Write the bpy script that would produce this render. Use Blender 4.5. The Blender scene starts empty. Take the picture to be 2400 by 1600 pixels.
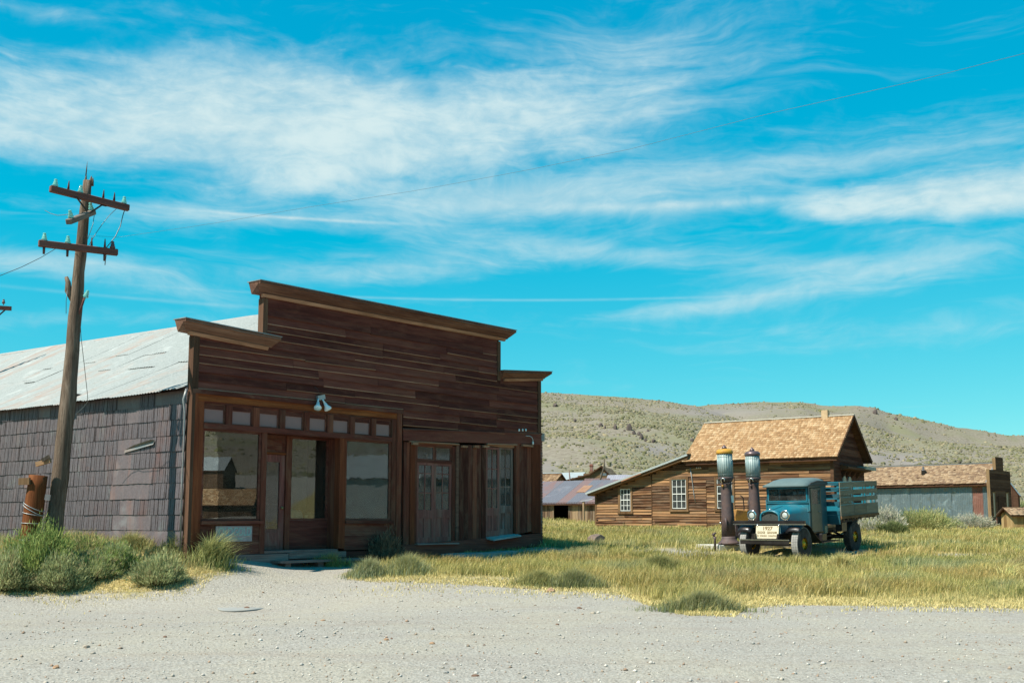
import bpy, bmesh, math, random
import numpy as np
from mathutils import Vector, Matrix, Euler

random.seed(7)
rng = np.random.default_rng(7)
R = math.radians
scene = bpy.context.scene
COL = scene.collection

# ------------------------------------------------------------------ camera
F_PX, EYE, PITCH = 2450.0, 1.1, R(6.5)
PRINC_Y = 1217 - F_PX * math.tan(PITCH)
cam_data = bpy.data.cameras.new("camera")
cam = bpy.data.objects.new("camera", cam_data)
COL.objects.link(cam)
cam_data.sensor_width = 36.0
cam_data.lens = 36.0 * F_PX / 2400.0
cam_data.shift_y = (PRINC_Y - 800.0) / 2400.0
cam_data.clip_start, cam_data.clip_end = 0.1, 6000
cam.location = (0, 0, EYE)
cam.rotation_euler = (R(90) + PITCH, 0, 0)
scene.camera = cam

# ------------------------------------------------------------------ exposure
vs = scene.view_settings
vs.view_transform = 'Standard'
vs.look = 'None'
vs.gamma = 1
vs.use_curve_mapping = False
vs.exposure = 0.85
scene.cycles.max_bounces = 8
scene.cycles.transparent_max_bounces = 12

# ------------------------------------------------------------------ sun
SUN_EL = 53.0
SUN_H = Vector((-0.85, -0.53)).normalized()
sun_dir = Vector((SUN_H.x * math.cos(R(SUN_EL)), SUN_H.y * math.cos(R(SUN_EL)), math.sin(R(SUN_EL))))
sd = bpy.data.lights.new("sun", 'SUN')
sd.energy = 5.0
sd.angle = R(0.53)
sd.color = (1.0, 0.93, 0.80)
sun = bpy.data.objects.new("sun", sd)
COL.objects.link(sun)
sun.rotation_euler = sun_dir.to_track_quat('Z', 'Y').to_euler()
sun.location = (0, 0, 60)


def ray(px, py):
    a = (px - 1200) / F_PX
    b = (PRINC_Y - py) / F_PX
    c, s = math.cos(PITCH), math.sin(PITCH)
    return Vector((a, c - b * s, s + b * c))


def at(px, py, depth):
    r = ray(px, py)
    return Vector((0, 0, EYE)) + r * (depth / r.y)


# ------------------------------------------------------------------ world
world = bpy.data.worlds.new("World")
scene.world = world
world.use_nodes = True
world.cycles.sampling_method = 'MANUAL'
world.cycles.sample_map_resolution = 512


def build_world():
    nt = world.node_tree
    nt.nodes.clear()
    N, L = nt.nodes.new, nt.links.new

    def val(sock, v):
        if isinstance(v, (int, float)):
            sock.default_value = v
        elif isinstance(v, tuple):
            sock.default_value = v
        else:
            L(v, sock)

    def M(op, a, b=0.0, c=0.0, clamp=False):
        n = N('ShaderNodeMath')
        n.operation = op
        n.use_clamp = clamp
        val(n.inputs[0], a)
        val(n.inputs[1], b)
        val(n.inputs[2], c)
        return n.outputs[0]

    def smooth(x, e0, e1):
        n = N('ShaderNodeMapRange')
        n.interpolation_type = 'SMOOTHSTEP'
        val(n.inputs[0], x)
        n.inputs[1].default_value, n.inputs[2].default_value = e0, e1
        return n.outputs[0]

    sky = N('ShaderNodeTexSky')
    sky.sky_type = 'NISHITA'
    sky.sun_disc = False
    sky.sun_elevation = R(SUN_EL)
    sky.sun_rotation = math.atan2(SUN_H.x, SUN_H.y)
    sky.altitude = 2500
    sky.air_density, sky.dust_density, sky.ozone_density = 1.0, 0.3, 1.0
    # the photograph's film look: the sky's red is crushed and its green lifted, everywhere alike
    sc_ = N('ShaderNodeSeparateColor')
    L(sky.outputs[0], sc_.inputs[0])
    nr, ng, nb = [M('MULTIPLY', sc_.outputs[i], 0.1) for i in range(3)]
    rr = M('MULTIPLY', M('MAXIMUM', M('SUBTRACT', nr, 0.15), 0.0003), 7.5)
    gg = M('MULTIPLY', M('POWER', ng, 0.55), 10.6)
    bb = M('MULTIPLY', M('POWER', nb, 0.30), 9.55)
    cc = N('ShaderNodeCombineColor')
    for i, v_ in enumerate((rr, gg, bb)):
        L(v_, cc.inputs[i])

    tc = N('ShaderNodeTexCoord')
    sep = N('ShaderNodeSeparateXYZ')
    L(tc.outputs['Generated'], sep.inputs[0])
    X, Y, Z = sep.outputs
    az = M('MULTIPLY', M('ARCTAN2', X, Y), 180 / math.pi)
    el = M('MULTIPLY', M('ARCSINE', Z), 180 / math.pi)

    def comb(x, y, z=0.0):
        n = N('ShaderNodeCombineXYZ')
        val(n.inputs[0], x)
        val(n.inputs[1], y)
        val(n.inputs[2], z)
        return n.outputs[0]

    def noise(vec, scale, detail=6.0, rough=0.55, dist=0.0):
        n = N('ShaderNodeTexNoise')
        L(vec, n.inputs['Vector'])
        n.inputs['Scale'].default_value = scale
        n.inputs['Detail'].default_value = detail
        n.inputs['Roughness'].default_value = rough
        n.inputs['Distortion'].default_value = dist
        return n.outputs['Fac']

    # slow warp that bends the wisps
    wv = comb(M('MULTIPLY', az, 0.05), M('MULTIPLY', el, 0.11))
    warp = M('MULTIPLY', M('SUBTRACT', noise(wv, 1.0, 3.0), 0.5), 7.0)
    el_w = M('ADD', el, warp)
    cirrus = noise(comb(M('MULTIPLY', az, 0.055), M('MULTIPLY', el_w, 0.42), 3.7), 1.0, 9.0, 0.62, 0.35)
    puff = noise(comb(M('MULTIPLY', az, 0.16), M('MULTIPLY', el, 0.30), 1.3), 1.0, 10.0, 0.58, 0.15)
    fine = noise(comb(M('MULTIPLY', az, 0.7), M('MULTIPLY', el_w, 1.6), 9.1), 1.0, 6.0, 0.6, 0.4)

    def blob(px, py, rx, ry, rot, power=1.0):
        """soft oval bank of cloud: centre, half sizes and slope given as the photograph's pixels, turned into angles"""
        d = ray(px, py).normalized()
        a0 = math.degrees(math.atan2(d.x, d.y))
        e0 = math.degrees(math.asin(d.z))
        k = 180 / math.pi / F_PX * 0.97
        c, s = math.cos(R(rot)), math.sin(R(rot))
        da = M('SUBTRACT', az, a0)
        de = M('SUBTRACT', el, e0)
        u = M('ADD', M('MULTIPLY', da, c), M('MULTIPLY', de, -s))
        v = M('ADD', M('MULTIPLY', da, s), M('MULTIPLY', de, c))
        q = M('ADD', M('POWER', M('ABSOLUTE', M('DIVIDE', u, rx * k)), 2.0), M('POWER', M('ABSOLUTE', M('DIVIDE', v, ry * k)), 2.0))
        return M('MULTIPLY', M('EXPONENT', M('MULTIPLY', q, -1.0)), power)

    def total(items):
        acc = items[0]
        for i in items[1:]:
            acc = M('ADD', acc, i)
        return acc

    banks = total([blob(*b) for b in CLOUD_BANKS])
    veils = total([blob(*b) for b in CLOUD_VEILS])
    trails = total([blob(*b) for b in CONTRAILS])
    streakn = noise(comb(M('MULTIPLY', az, 0.10), M('MULTIPLY', el_w, 0.9), 5.2), 1.0, 7.0, 0.6, 0.3)
    tex = M('ADD', M('MULTIPLY', M('SUBTRACT', puff, 0.5), 1.5), M('MULTIPLY', M('SUBTRACT', fine, 0.5), 0.5))
    tex = M('ADD', tex, M('MULTIPLY', M('SUBTRACT', streakn, 0.5), 0.7))
    bank_c = M('SUBTRACT', 1.0, M('EXPONENT', M('MULTIPLY', banks, -1.15)))
    d1 = smooth(M('ADD', M('MULTIPLY', bank_c, 1.08), M('MULTIPLY', tex, 0.72)), 0.16, 1.16)
    d1 = M('MULTIPLY', d1, smooth(banks, 0.02, 0.40))
    d2 = smooth(M('ADD', M('ADD', M('MULTIPLY', veils, 0.40), M('MULTIPLY', cirrus, 0.75)), M('MULTIPLY', M('SUBTRACT', fine, 0.5), 0.22)), 0.40, 0.95)
    d2 = M('MULTIPLY', d2, smooth(el, 1.5, 9.0))
    d3 = M('MULTIPLY', smooth(M('ADD', veils, M('MULTIPLY', M('SUBTRACT', streakn, 0.5), 2.2)), 0.15, 1.3), 0.55)
    d4 = M('MULTIPLY', trails, M('ADD', 0.35, fine))
    inv = M('MULTIPLY', M('MULTIPLY', M('SUBTRACT', 1.0, M('MULTIPLY', d1, 0.95)), M('SUBTRACT', 1.0, M('MULTIPLY', d2, 0.8))), M('MULTIPLY', M('SUBTRACT', 1.0, M('MULTIPLY', d3, 0.8)), M('SUBTRACT', 1.0, M('MULTIPLY', d4, 0.8, clamp=True))))
    dens = M('SUBTRACT', 1.0, inv, clamp=True)
    dens = M('MULTIPLY', dens, smooth(el, -0.5, 2.0))
    mix = N('ShaderNodeMix')
    mix.data_type = 'RGBA'
    L(dens, mix.inputs['Factor'])
    L(cc.outputs[0], mix.inputs['A'])
    shade = N('ShaderNodeMix')
    shade.data_type = 'RGBA'
    L(smooth(M('ADD', puff, M('MULTIPLY', M('SUBTRACT', fine, 0.5), 0.5)), 0.30, 0.68), shade.inputs['Factor'])
    shade.inputs['A'].default_value = tuple(c * k for c, k in zip(CLOUD_COL, (0.80, 0.88, 0.93, 1)))
    shade.inputs['B'].default_value = CLOUD_COL
    L(shade.outputs['Result'], mix.inputs['B'])
    bg = N('ShaderNodeBackground')
    bg.inputs['Strength'].default_value = SKY_STRENGTH
    L(mix.outputs['Result'], bg.inputs['Color'])
    out = N('ShaderNodeOutputWorld')
    L(bg.outputs[0], out.inputs['Surface'])


SKY_STRENGTH = 0.0555
CLOUD_COL = (7.0, 8.6, 8.7, 1)
# px, py, half width, half height, slope (degrees, up to the right), weight -- all in the photograph's pixels
CLOUD_BANKS = [
    (330, 215, 330, 75, 0, 0.65), (640, 190, 200, 85, 0, 0.9), (760, 290, 560, 110, -6, 1.15), (300, 300, 420, 70, -3, 1.0), (1080, 330, 420, 110, -8, 0.85),
    (60, 310, 260, 45, 0, 0.8), (780, 400, 260, 40, -10, 0.7), (2170, 462, 230, 40, 2, 1.6), (2400, 440, 180, 50, 0, 1.4), (1960, 490, 90, 26, 8, 0.8),
]
CLOUD_VEILS = [
    (1400, 240, 420, 180, -12, 0.55), (1750, 420, 800, 60, -3, 0.61), (2150, 540, 420, 40, 5, 0.41), (850, 640, 330, 36, -3, 0.74), (1500, 600, 560, 34, 5, 0.57), (2050, 640, 360, 40, -6, 0.49),
    (1650, 720, 320, 26, -5, 0.45), (430, 500, 260, 50, -4, 0.49), (150, 610, 330, 30, -2, 0.53), (250, 660, 300, 30, 2, 0.41), (100, 745, 330, 28, -4, 0.41), (900, 40, 700, 50, 8, 0.14),
    (1900, 90, 500, 40, -6, 0.14), (1750, 800, 500, 40, 0, 0.16), (60, 190, 220, 60, 5, 0.41), (1100, 470, 500, 60, -4, 0.41), (2200, 770, 400, 40, 0, 0.16), (100, 30, 200, 25, 3, 0.33),
]
CONTRAILS = [
    (690, 511, 250, 4.0, 0.4, 1.0), (520, 509, 170, 10, 0.6, 0.35), (1560, 480, 420, 10, 0.5, 0.55), (1560, 488, 380, 16, 0.5, 0.3), (1160, 703, 800, 3.0, 0.2, 0.30), (400, 706, 380, 4, 1.0, 0.25),
]
build_world()


# ------------------------------------------------------------------ materials
K_WOOD, K_PLAIN, K_TIN, K_LEAF = 1.2, 1.0, 0.8, 0.80   # base-colour scale balancing the light: shaded store wood lifted, sunlit families lowered


def dim(c, k):
    return tuple(x * k for x in c)


def new_mat(name):
    m = bpy.data.materials.new(name)
    m.use_nodes = True
    nt = m.node_tree
    nt.nodes.clear()
    return m, nt


class NB:
    """small node-building helper"""
    def __init__(self, nt):
        self.nt = nt

    def n(self, t, **kw):
        x = self.nt.nodes.new(t)
        for k, v in kw.items():
            setattr(x, k, v)
        return x

    def put(self, sock, v):
        if hasattr(v, 'links') or isinstance(v, bpy.types.NodeSocket):
            self.nt.links.new(v, sock)
        else:
            sock.default_value = v

    def math(self, op, a, b=0.0, clamp=False):
        x = self.n('ShaderNodeMath', operation=op, use_clamp=clamp)
        self.put(x.inputs[0], a)
        self.put(x.inputs[1], b)
        return x.outputs[0]

    def mapping(self, vec, scale=(1, 1, 1), loc=(0, 0, 0), rot=(0, 0, 0)):
        x = self.n('ShaderNodeMapping')
        self.put(x.inputs['Vector'], vec)
        x.inputs['Scale'].default_value = scale
        x.inputs['Location'].default_value = loc
        x.inputs['Rotation'].default_value = rot
        return x.outputs[0]

    def noise(self, vec, scale=1.0, detail=4.0, rough=0.55, dist=0.0, color=False):
        x = self.n('ShaderNodeTexNoise')
        self.put(x.inputs['Vector'], vec)
        x.inputs['Scale'].default_value = scale
        x.inputs['Detail'].default_value = detail
        x.inputs['Roughness'].default_value = rough
        x.inputs['Distortion'].default_value = dist
        return x.outputs['Color' if color else 'Fac']

    def ramp(self, fac, stops, interp='LINEAR'):
        x = self.n('ShaderNodeValToRGB')
        cr = x.color_ramp
        cr.interpolation = interp
        while len(cr.elements) < len(stops):
            cr.elements.new(0.5)
        for e, (p, c) in zip(cr.elements, stops):
            e.position = p
            e.color = (*c, 1) if len(c) == 3 else c
        self.put(x.inputs[0], fac)
        return x.outputs[0]

    def mix(self, fac, a, b, mode='MIX'):
        x = self.n('ShaderNodeMix', data_type='RGBA', blend_type=mode)
        self.put(x.inputs['Factor'], fac)
        self.put(x.inputs['A'], (*a, 1) if isinstance(a, tuple) and len(a) == 3 else a)
        self.put(x.inputs['B'], (*b, 1) if isinstance(b, tuple) and len(b) == 3 else b)
        return x.outputs['Result']

    def maprange(self, v, a, b, c=0.0, d=1.0, smooth=False):
        x = self.n('ShaderNodeMapRange')
        if smooth:
            x.interpolation_type = 'SMOOTHSTEP'
        self.put(x.inputs[0], v)
        for i, k in enumerate((a, b, c, d)):
            x.inputs[i + 1].default_value = k
        return x.outputs[0]

    def bump(self, h, strength=0.3, dist=0.01, normal=None):
        x = self.n('ShaderNodeBump')
        x.inputs['Strength'].default_value = strength
        x.inputs['Distance'].default_value = dist
        self.put(x.inputs['Height'], h)
        if normal is not None:
            self.put(x.inputs['Normal'], normal)
        return x.outputs[0]

    def out(self, shader):
        o = self.n('ShaderNodeOutputMaterial')
        self.nt.links.new(shader, o.inputs['Surface'])

    def principled(self, color, rough=0.8, metal=0.0, normal=None, spec=0.3, **kw):
        x = self.n('ShaderNodeBsdfPrincipled')
        self.put(x.inputs['Base Color'], (*color, 1) if isinstance(color, tuple) and len(color) == 3 else color)
        self.put(x.inputs['Roughness'], rough)
        self.put(x.inputs['Metallic'], metal)
        x.inputs['Specular IOR Level'].default_value = spec
        for k, v in kw.items():
            x.inputs[k.replace('_', ' ')].default_value = v
        if normal is not None:
            self.put(x.inputs['Normal'], normal)
        self.out(x.outputs[0])
        return x


def obj_random(b):
    return b.n('ShaderNodeObjectInfo').outputs['Random']


def wood(name, dark, mid, light, axis='x', vary=0.5, grey=None, grey_amt=0.0, rough=0.85, knots=True, bump=0.5, fine=1.0):
    """weathered board: grain runs along one object axis, every board has its own tone"""
    dark, mid, light = [dim(c, K_WOOD) for c in (dark, mid, light)]
    grey = dim(grey, K_WOOD) if grey else None
    m, nt = new_mat(name)
    b = NB(nt)
    tc = b.n('ShaderNodeTexCoord').outputs['Object']
    rnd = obj_random(b)
    off = b.n('ShaderNodeVectorMath', operation='ADD')
    b.put(off.inputs[0], tc)
    cx = b.n('ShaderNodeCombineXYZ')
    r9 = b.math('MULTIPLY', rnd, 37.0)
    for i in range(3):
        b.put(cx.inputs[i], r9)
    b.put(off.inputs[1], cx.outputs[0])
    v = off.outputs[0]
    sc = {'x': (0.9, 14, 14), 'y': (14, 0.9, 14), 'z': (14, 14, 0.9)}[axis]
    sc = tuple(s * fine for s in sc)
    grain = b.noise(b.mapping(v, sc), 1.0, 7, 0.65, 0.6)
    sc2 = {'x': (0.5, 2.2, 2.2), 'y': (2.2, 0.5, 2.2), 'z': (2.2, 2.2, 0.5)}[axis]
    broad = b.noise(b.mapping(v, sc2), 1.0, 5, 0.6, 0.4)
    sc3 = {'x': (1.6, 60, 60), 'y': (60, 1.6, 60), 'z': (60, 60, 1.6)}[axis]
    fibre = b.noise(b.mapping(v, sc3), 1.0, 3, 0.6)
    t = b.math('ADD', b.math('MULTIPLY', grain, 0.55), b.math('MULTIPLY', broad, 0.45))
    t = b.math('ADD', t, b.math('MULTIPLY', b.math('SUBTRACT', rnd, 0.5), vary * 0.55))
    col = b.ramp(t, [(0.30, dark), (0.50, mid), (0.72, light)])
    col = b.mix(b.math('MULTIPLY', b.maprange(fibre, 0.35, 0.7), 0.45), col, tuple(c * 0.45 for c in dark))
    if grey:
        g = b.maprange(b.noise(b.mapping(v, sc2), 1.7, 6, 0.7, 0.8), 0.42, 0.68, 0, grey_amt, True)
        col = b.mix(g, col, grey)
    if knots:
        vo = b.n('ShaderNodeTexVoronoi')
        b.put(vo.inputs['Vector'], b.mapping(v, {'x': (1.1, 2.6, 2.6), 'y': (2.6, 1.1, 2.6), 'z': (2.6, 2.6, 1.1)}[axis]))
        k = b.maprange(vo.outputs['Distance'], 0.03, 0.09, 1, 0, True)
        col = b.mix(b.math('MULTIPLY', k, 0.75), col, tuple(c * 0.3 for c in dark))
    h = b.math('ADD', b.math('MULTIPLY', grain, 0.6), b.math('MULTIPLY', fibre, 0.5))
    b.principled(col, rough, 0, b.bump(h, bump, 0.012), 0.06)
    return m


def tin(name, base, rusty, pale, rust_lo=0.5, rough=0.5, metal=0.35, axis='z', vary=1.0, tscale=1.0, crimp=None):
    """old sheet metal: zinc bloom, rust runs along one axis, each sheet its own tone"""
    base, rusty, pale = [dim(c, K_TIN) for c in (base, rusty, pale)]
    m, nt = new_mat(name)
    b = NB(nt)
    tc = b.n('ShaderNodeTexCoord').outputs['Object']
    rnd = obj_random(b)
    run = {'x': (0.5, 3, 3), 'y': (3, 0.5, 3), 'z': (3, 3, 0.6)}[axis]
    a = b.noise(b.mapping(tc, tuple(r * tscale for r in run)), 1.0, 7, 0.62, 0.5)
    c = b.noise(tc, 1.4 * tscale, 6, 0.65, 0.8)
    d = b.noise(tc, 22 * tscale, 4, 0.6)
    t = b.math('ADD', b.math('ADD', b.math('MULTIPLY', a, 0.5), b.math('MULTIPLY', c, 0.5)), b.math('MULTIPLY', b.math('SUBTRACT', rnd, 0.5), 0.35 * vary))
    col = b.mix(b.maprange(d, 0.35, 0.7), base, tuple(x * 0.72 for x in base))
    col = b.mix(b.maprange(c, 0.52, 0.72, 0, 0.8, True), col, pale)
    col = b.mix(b.maprange(t, rust_lo, rust_lo + 0.22, 0, 0.9, True), col, rusty)
    if crimp:      # dark lines painted in for groove shade along the crimps, tinted like rust
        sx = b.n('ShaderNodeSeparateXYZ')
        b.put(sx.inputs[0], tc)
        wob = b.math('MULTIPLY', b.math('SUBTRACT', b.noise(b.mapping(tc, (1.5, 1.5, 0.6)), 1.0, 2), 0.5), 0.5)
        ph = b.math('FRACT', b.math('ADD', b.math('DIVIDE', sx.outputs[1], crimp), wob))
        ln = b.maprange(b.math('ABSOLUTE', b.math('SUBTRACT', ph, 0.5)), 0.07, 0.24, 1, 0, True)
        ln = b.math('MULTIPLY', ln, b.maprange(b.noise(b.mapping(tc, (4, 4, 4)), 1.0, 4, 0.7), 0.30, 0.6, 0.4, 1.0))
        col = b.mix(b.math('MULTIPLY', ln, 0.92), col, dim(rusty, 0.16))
    rg = b.maprange(t, rust_lo, rust_lo + 0.2, rough, 0.9)
    mt = b.maprange(t, rust_lo, rust_lo + 0.2, metal, 0.0)
    b.principled(col, rg, mt, b.bump(b.math('ADD', d, c), 0.25, 0.01), 0.35)
    return m


def plain(name, color, rough=0.6, metal=0.0, vary=0.25, scale=6.0, bump=0.1, spec=0.4, dirt=None, dirt_amt=0.5, **kw):
    """paint, iron, concrete: one colour broken up by wear"""
    color = dim(color, K_PLAIN)
    dirt = dim(dirt, K_PLAIN) if dirt else None
    m, nt = new_mat(name)
    b = NB(nt)
    tc = b.n('ShaderNodeTexCoord').outputs['Object']
    a = b.noise(tc, scale, 7, 0.65, 0.3)
    col = b.ramp(a, [(0.3, tuple(c * (1 - vary) for c in color)), (0.7, tuple(min(1, c * (1 + vary)) for c in color))])
    rg = rough
    if dirt:
        d = b.maprange(b.noise(tc, scale * 0.45, 8, 0.7, 0.6), 0.45, 0.68, 0, dirt_amt, True)
        col = b.mix(d, col, dirt)
        rg = b.mix(d, (rough,) * 3, (0.9,) * 3)
    b.principled(col, rg, metal, b.bump(b.noise(tc, scale * 6, 4, 0.6), bump, 0.005), spec, **kw)
    return m


def glass_mat(name, tint=(0.85, 0.9, 0.9), wave=0.0, wscale=3.0, dust=0.05, dust_col=(0.25, 0.23, 0.2), ior=1.5):
    """thin window pane: mirror by Fresnel, otherwise clear, with a film of dust; old panes are wavy"""
    m, nt = new_mat(name)
    b = NB(nt)
    tc = b.n('ShaderNodeTexCoord').outputs['Object']
    nrm = None
    if wave:
        nrm = b.bump(b.noise(tc, wscale, 3, 0.5, 0.5), wave, 0.02)
    fr = b.n('ShaderNodeFresnel')
    fr.inputs['IOR'].default_value = ior
    gl = b.n('ShaderNodeBsdfGlossy')
    gl.inputs['Roughness'].default_value = 0.0
    gl.inputs['Color'].default_value = (1, 1, 1, 1)
    if nrm is not None:
        b.put(gl.inputs['Normal'], nrm)
    tr = b.n('ShaderNodeBsdfTransparent')
    tr.inputs['Color'].default_value = (*tint, 1)
    mx = b.n('ShaderNodeMixShader')
    b.put(mx.inputs[0], fr.outputs[0])
    b.put(mx.inputs[1], tr.outputs[0])
    b.put(mx.inputs[2], gl.outputs[0])
    df = b.n('ShaderNodeBsdfDiffuse')
    df.inputs['Color'].default_value = (*dust_col, 1)
    mx2 = b.n('ShaderNodeMixShader')
    b.put(mx2.inputs[0], b.maprange(b.noise(tc, 2.5, 6, 0.7, 0.5), 0.3, 0.75, 0.2 * dust, 1.6 * dust))
    b.put(mx2.inputs[1], mx.outputs[0])
    b.put(mx2.inputs[2], df.outputs[0])
    b.out(mx2.outputs[0])
    return m


def attr_mat(name, attr='col', rough=0.85, trans=0.0, bump=0.0, spec=0.15):
    """colour carried by the leaves, blades or stones themselves"""
    m, nt = new_mat(name)
    b = NB(nt)
    c = b.n('ShaderNodeAttribute', attribute_name=attr).outputs['Color']
    c = b.mix(1.0, c, (K_LEAF, K_LEAF, K_LEAF), 'MULTIPLY')
    p = b.n('ShaderNodeBsdfPrincipled')
    b.put(p.inputs['Base Color'], c)
    p.inputs['Roughness'].default_value = rough
    p.inputs['Specular IOR Level'].default_value = spec
    if trans:
        t = b.n('ShaderNodeBsdfTranslucent')
        b.put(t.inputs['Color'], c)
        mx = b.n('ShaderNodeMixShader')
        mx.inputs[0].default_value = trans
        b.put(mx.inputs[1], p.outputs[0])
        b.put(mx.inputs[2], t.outputs[0])
        b.out(mx.outputs[0])
    else:
        b.out(p.outputs[0])
    return m


# ------------------------------------------------------------------ objects
def tag(o, label=None, cat=None, group=None, kind=None):
    if label:
        o['label'] = label
    if cat:
        o['category'] = cat
    if group:
        o['group'] = group
    if kind:
        o['kind'] = kind
    return o


def thing(name, label, cat, loc=(0, 0, 0), rot=(0, 0, 0), group=None):
    o = bpy.data.objects.new(name, None)
    o.empty_display_size = 0.3
    COL.objects.link(o)
    o.location = loc
    o.rotation_euler = rot
    return tag(o, label, cat, group)


def link_mesh(name, me, parent=None, loc=None, rot=None):
    o = bpy.data.objects.new(name, me)
    COL.objects.link(o)
    if parent is not None:
        o.parent = parent
    if loc is not None:
        o.location = loc
    if rot is not None:
        o.rotation_euler = rot
    return o


class MB:
    """collects faces and links them as ONE mesh object"""
    def __init__(self):
        self.v, self.f, self.s = [], [], []

    def add(self, vs_, fs_, smooth=False):
        k = len(self.v)
        self.v.extend([tuple(p) for p in vs_])
        for f in fs_:
            self.f.append(tuple(i + k for i in f))
            self.s.append(smooth)
        return self

    def hexa(self, p):
        """p: bottom 4 then top 4, each counter-clockwise from above"""
        return self.add(p, [(3, 2, 1, 0), (4, 5, 6, 7), (0, 1, 5, 4), (1, 2, 6, 5), (2, 3, 7, 6), (3, 0, 4, 7)])

    def box(self, x0, x1, y0, y1, z0, z1):
        return self.hexa([(x0, y0, z0), (x1, y0, z0), (x1, y1, z0), (x0, y1, z0), (x0, y0, z1), (x1, y0, z1), (x1, y1, z1), (x0, y1, z1)])

    def rbox(self, c, size, rot):
        """box centred at c, turned by an Euler"""
        m = Euler(rot).to_matrix()
        sx, sy, sz = [s / 2 for s in size]
        q = [(-sx, -sy, -sz), (sx, -sy, -sz), (sx, sy, -sz), (-sx, sy, -sz), (-sx, -sy, sz), (sx, -sy, sz), (sx, sy, sz), (-sx, sy, sz)]
        return self.hexa([Vector(c) + m @ Vector(k) for k in q])

    def beam(self, a, b, w, h, up=(0, 0, 1)):
        """rectangular bar from a to b"""
        a, b = Vector(a), Vector(b)
        d = (b - a).normalized()
        u = Vector(up)
        s = d.cross(u)
        if s.length < 1e-4:
            s = d.cross(Vector((1, 0, 0)))
        s.normalize()
        t = s.cross(d).normalized()
        s, t = s * w / 2, t * h / 2
        return self.hexa([a - s - t, a + s - t, b + s - t, b - s - t, a - s + t, a + s + t, b + s + t, b - s + t])

    def tube(self, pts, rad, n=8, cap=True, smooth=True):
        pts = [Vector(p) for p in pts]
        if not hasattr(rad, '__len__'):
            rad = [rad] * len(pts)
        vs_, fs_ = [], []
        ref = None
        for i, p in enumerate(pts):
            d = (pts[min(i + 1, len(pts) - 1)] - pts[max(i - 1, 0)]).normalized()
            if ref is None:
                ref = d.orthogonal().normalized()
            ref = (ref - d * ref.dot(d))
            ref = ref.normalized() if ref.length > 1e-5 else d.orthogonal().normalized()
            q = d.cross(ref)
            for k in range(n):
                a = 2 * math.pi * k / n
                vs_.append(p + (ref * math.cos(a) + q * math.sin(a)) * rad[i])
        for i in range(len(pts) - 1):
            for k in range(n):
                fs_.append((i * n + k, i * n + (k + 1) % n, (i + 1) * n + (k + 1) % n, (i + 1) * n + k))
        if cap:
            fs_.append(tuple(range(n))[::-1])
            fs_.append(tuple((len(pts) - 1) * n + k for k in range(n)))
        return self.add(vs_, fs_, smooth)

    def lathe(self, prof, n=20, c=(0, 0, 0), axis='z', smooth=True, cap=True):
        """prof: (radius, height) pairs"""
        vs_, fs_ = [], []
        for r, h in prof:
            for k in range(n):
                a = 2 * math.pi * k / n
                x, y = r * math.cos(a), r * math.sin(a)
                p = {'z': (x, y, h), 'y': (x, h, y), 'x': (h, x, y)}[axis]
                vs_.append((p[0] + c[0], p[1] + c[1], p[2] + c[2]))
        for i in range(len(prof) - 1):
            for k in range(n):
                f = (i * n + k, i * n + (k + 1) % n, (i + 1) * n + (k + 1) % n, (i + 1) * n + k)
                fs_.append(f if axis != 'y' else f[::-1])
        if cap:
            fs_.append(tuple(range(n))[::-1] if axis != 'y' else tuple(range(n)))
            e = tuple((len(prof) - 1) * n + k for k in range(n))
            fs_.append(e if axis != 'y' else e[::-1])
        return self.add(vs_, fs_, smooth)

    def prism(self, poly, y0, y1, plane='xz'):
        """poly extruded: 'xz' along y, 'yz' along x, 'xy' along z"""
        n = len(poly)
        to = {'xz': lambda p, d: (p[0], d, p[1]), 'yz': lambda p, d: (d, p[0], p[1]), 'xy': lambda p, d: (p[0], p[1], d)}[plane]
        vs_ = [to(p, y0) for p in poly] + [to(p, y1) for p in poly]
        fs_ = [tuple(range(n)), tuple(range(2 * n - 1, n - 1, -1))]
        fs_ += [(i, i + n, (i + 1) % n + n, (i + 1) % n) for i in range(n)]
        return self.add(vs_, fs_)

    def build(self, name, mat, parent=None, fix=True, bevel=0.0):
        me = bpy.data.meshes.new(name)
        me.from_pydata(self.v, [], self.f)
        if any(self.s):
            me.polygons.foreach_set('use_smooth', self.s)
        if fix:
            bm = bmesh.new()
            bm.from_mesh(me)
            bmesh.ops.recalc_face_normals(bm, faces=bm.faces)
            if bevel:
                bmesh.ops.bevel(bm, geom=[e for e in bm.edges if e.calc_length() > bevel * 3], offset=bevel, segments=1, affect='EDGES', clamp_overlap=True)
            bm.to_mesh(me)
            bm.free()
        me.materials.append(mat)
        return link_mesh(name, me, parent)


def raw_mesh(name, verts, faces, mat, colors=None, parent=None, smooth=False):
    """big meshes straight from arrays; all faces have the same number of corners"""
    me = bpy.data.meshes.new(name)
    verts = np.asarray(verts, dtype=np.float32)
    faces = np.asarray(faces, dtype=np.int32)
    nf, k = faces.shape
    me.vertices.add(len(verts))
    me.vertices.foreach_set('co', verts.ravel())
    me.loops.add(nf * k)
    me.loops.foreach_set('vertex_index', faces.ravel())
    me.polygons.add(nf)
    me.polygons.foreach_set('loop_start', np.arange(0, nf * k, k, dtype=np.int32))
    if smooth:
        me.polygons.foreach_set('use_smooth', np.ones(nf, dtype=bool))
    me.update(calc_edges=True)
    if colors is not None:
        ca = me.color_attributes.new('col', 'FLOAT_COLOR', 'POINT')
        c4 = np.ones((len(verts), 4), dtype=np.float32)
        c4[:, :3] = colors
        ca.data.foreach_set('color', c4.ravel())
    me.materials.append(mat)
    return link_mesh(name, me, parent)


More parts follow.
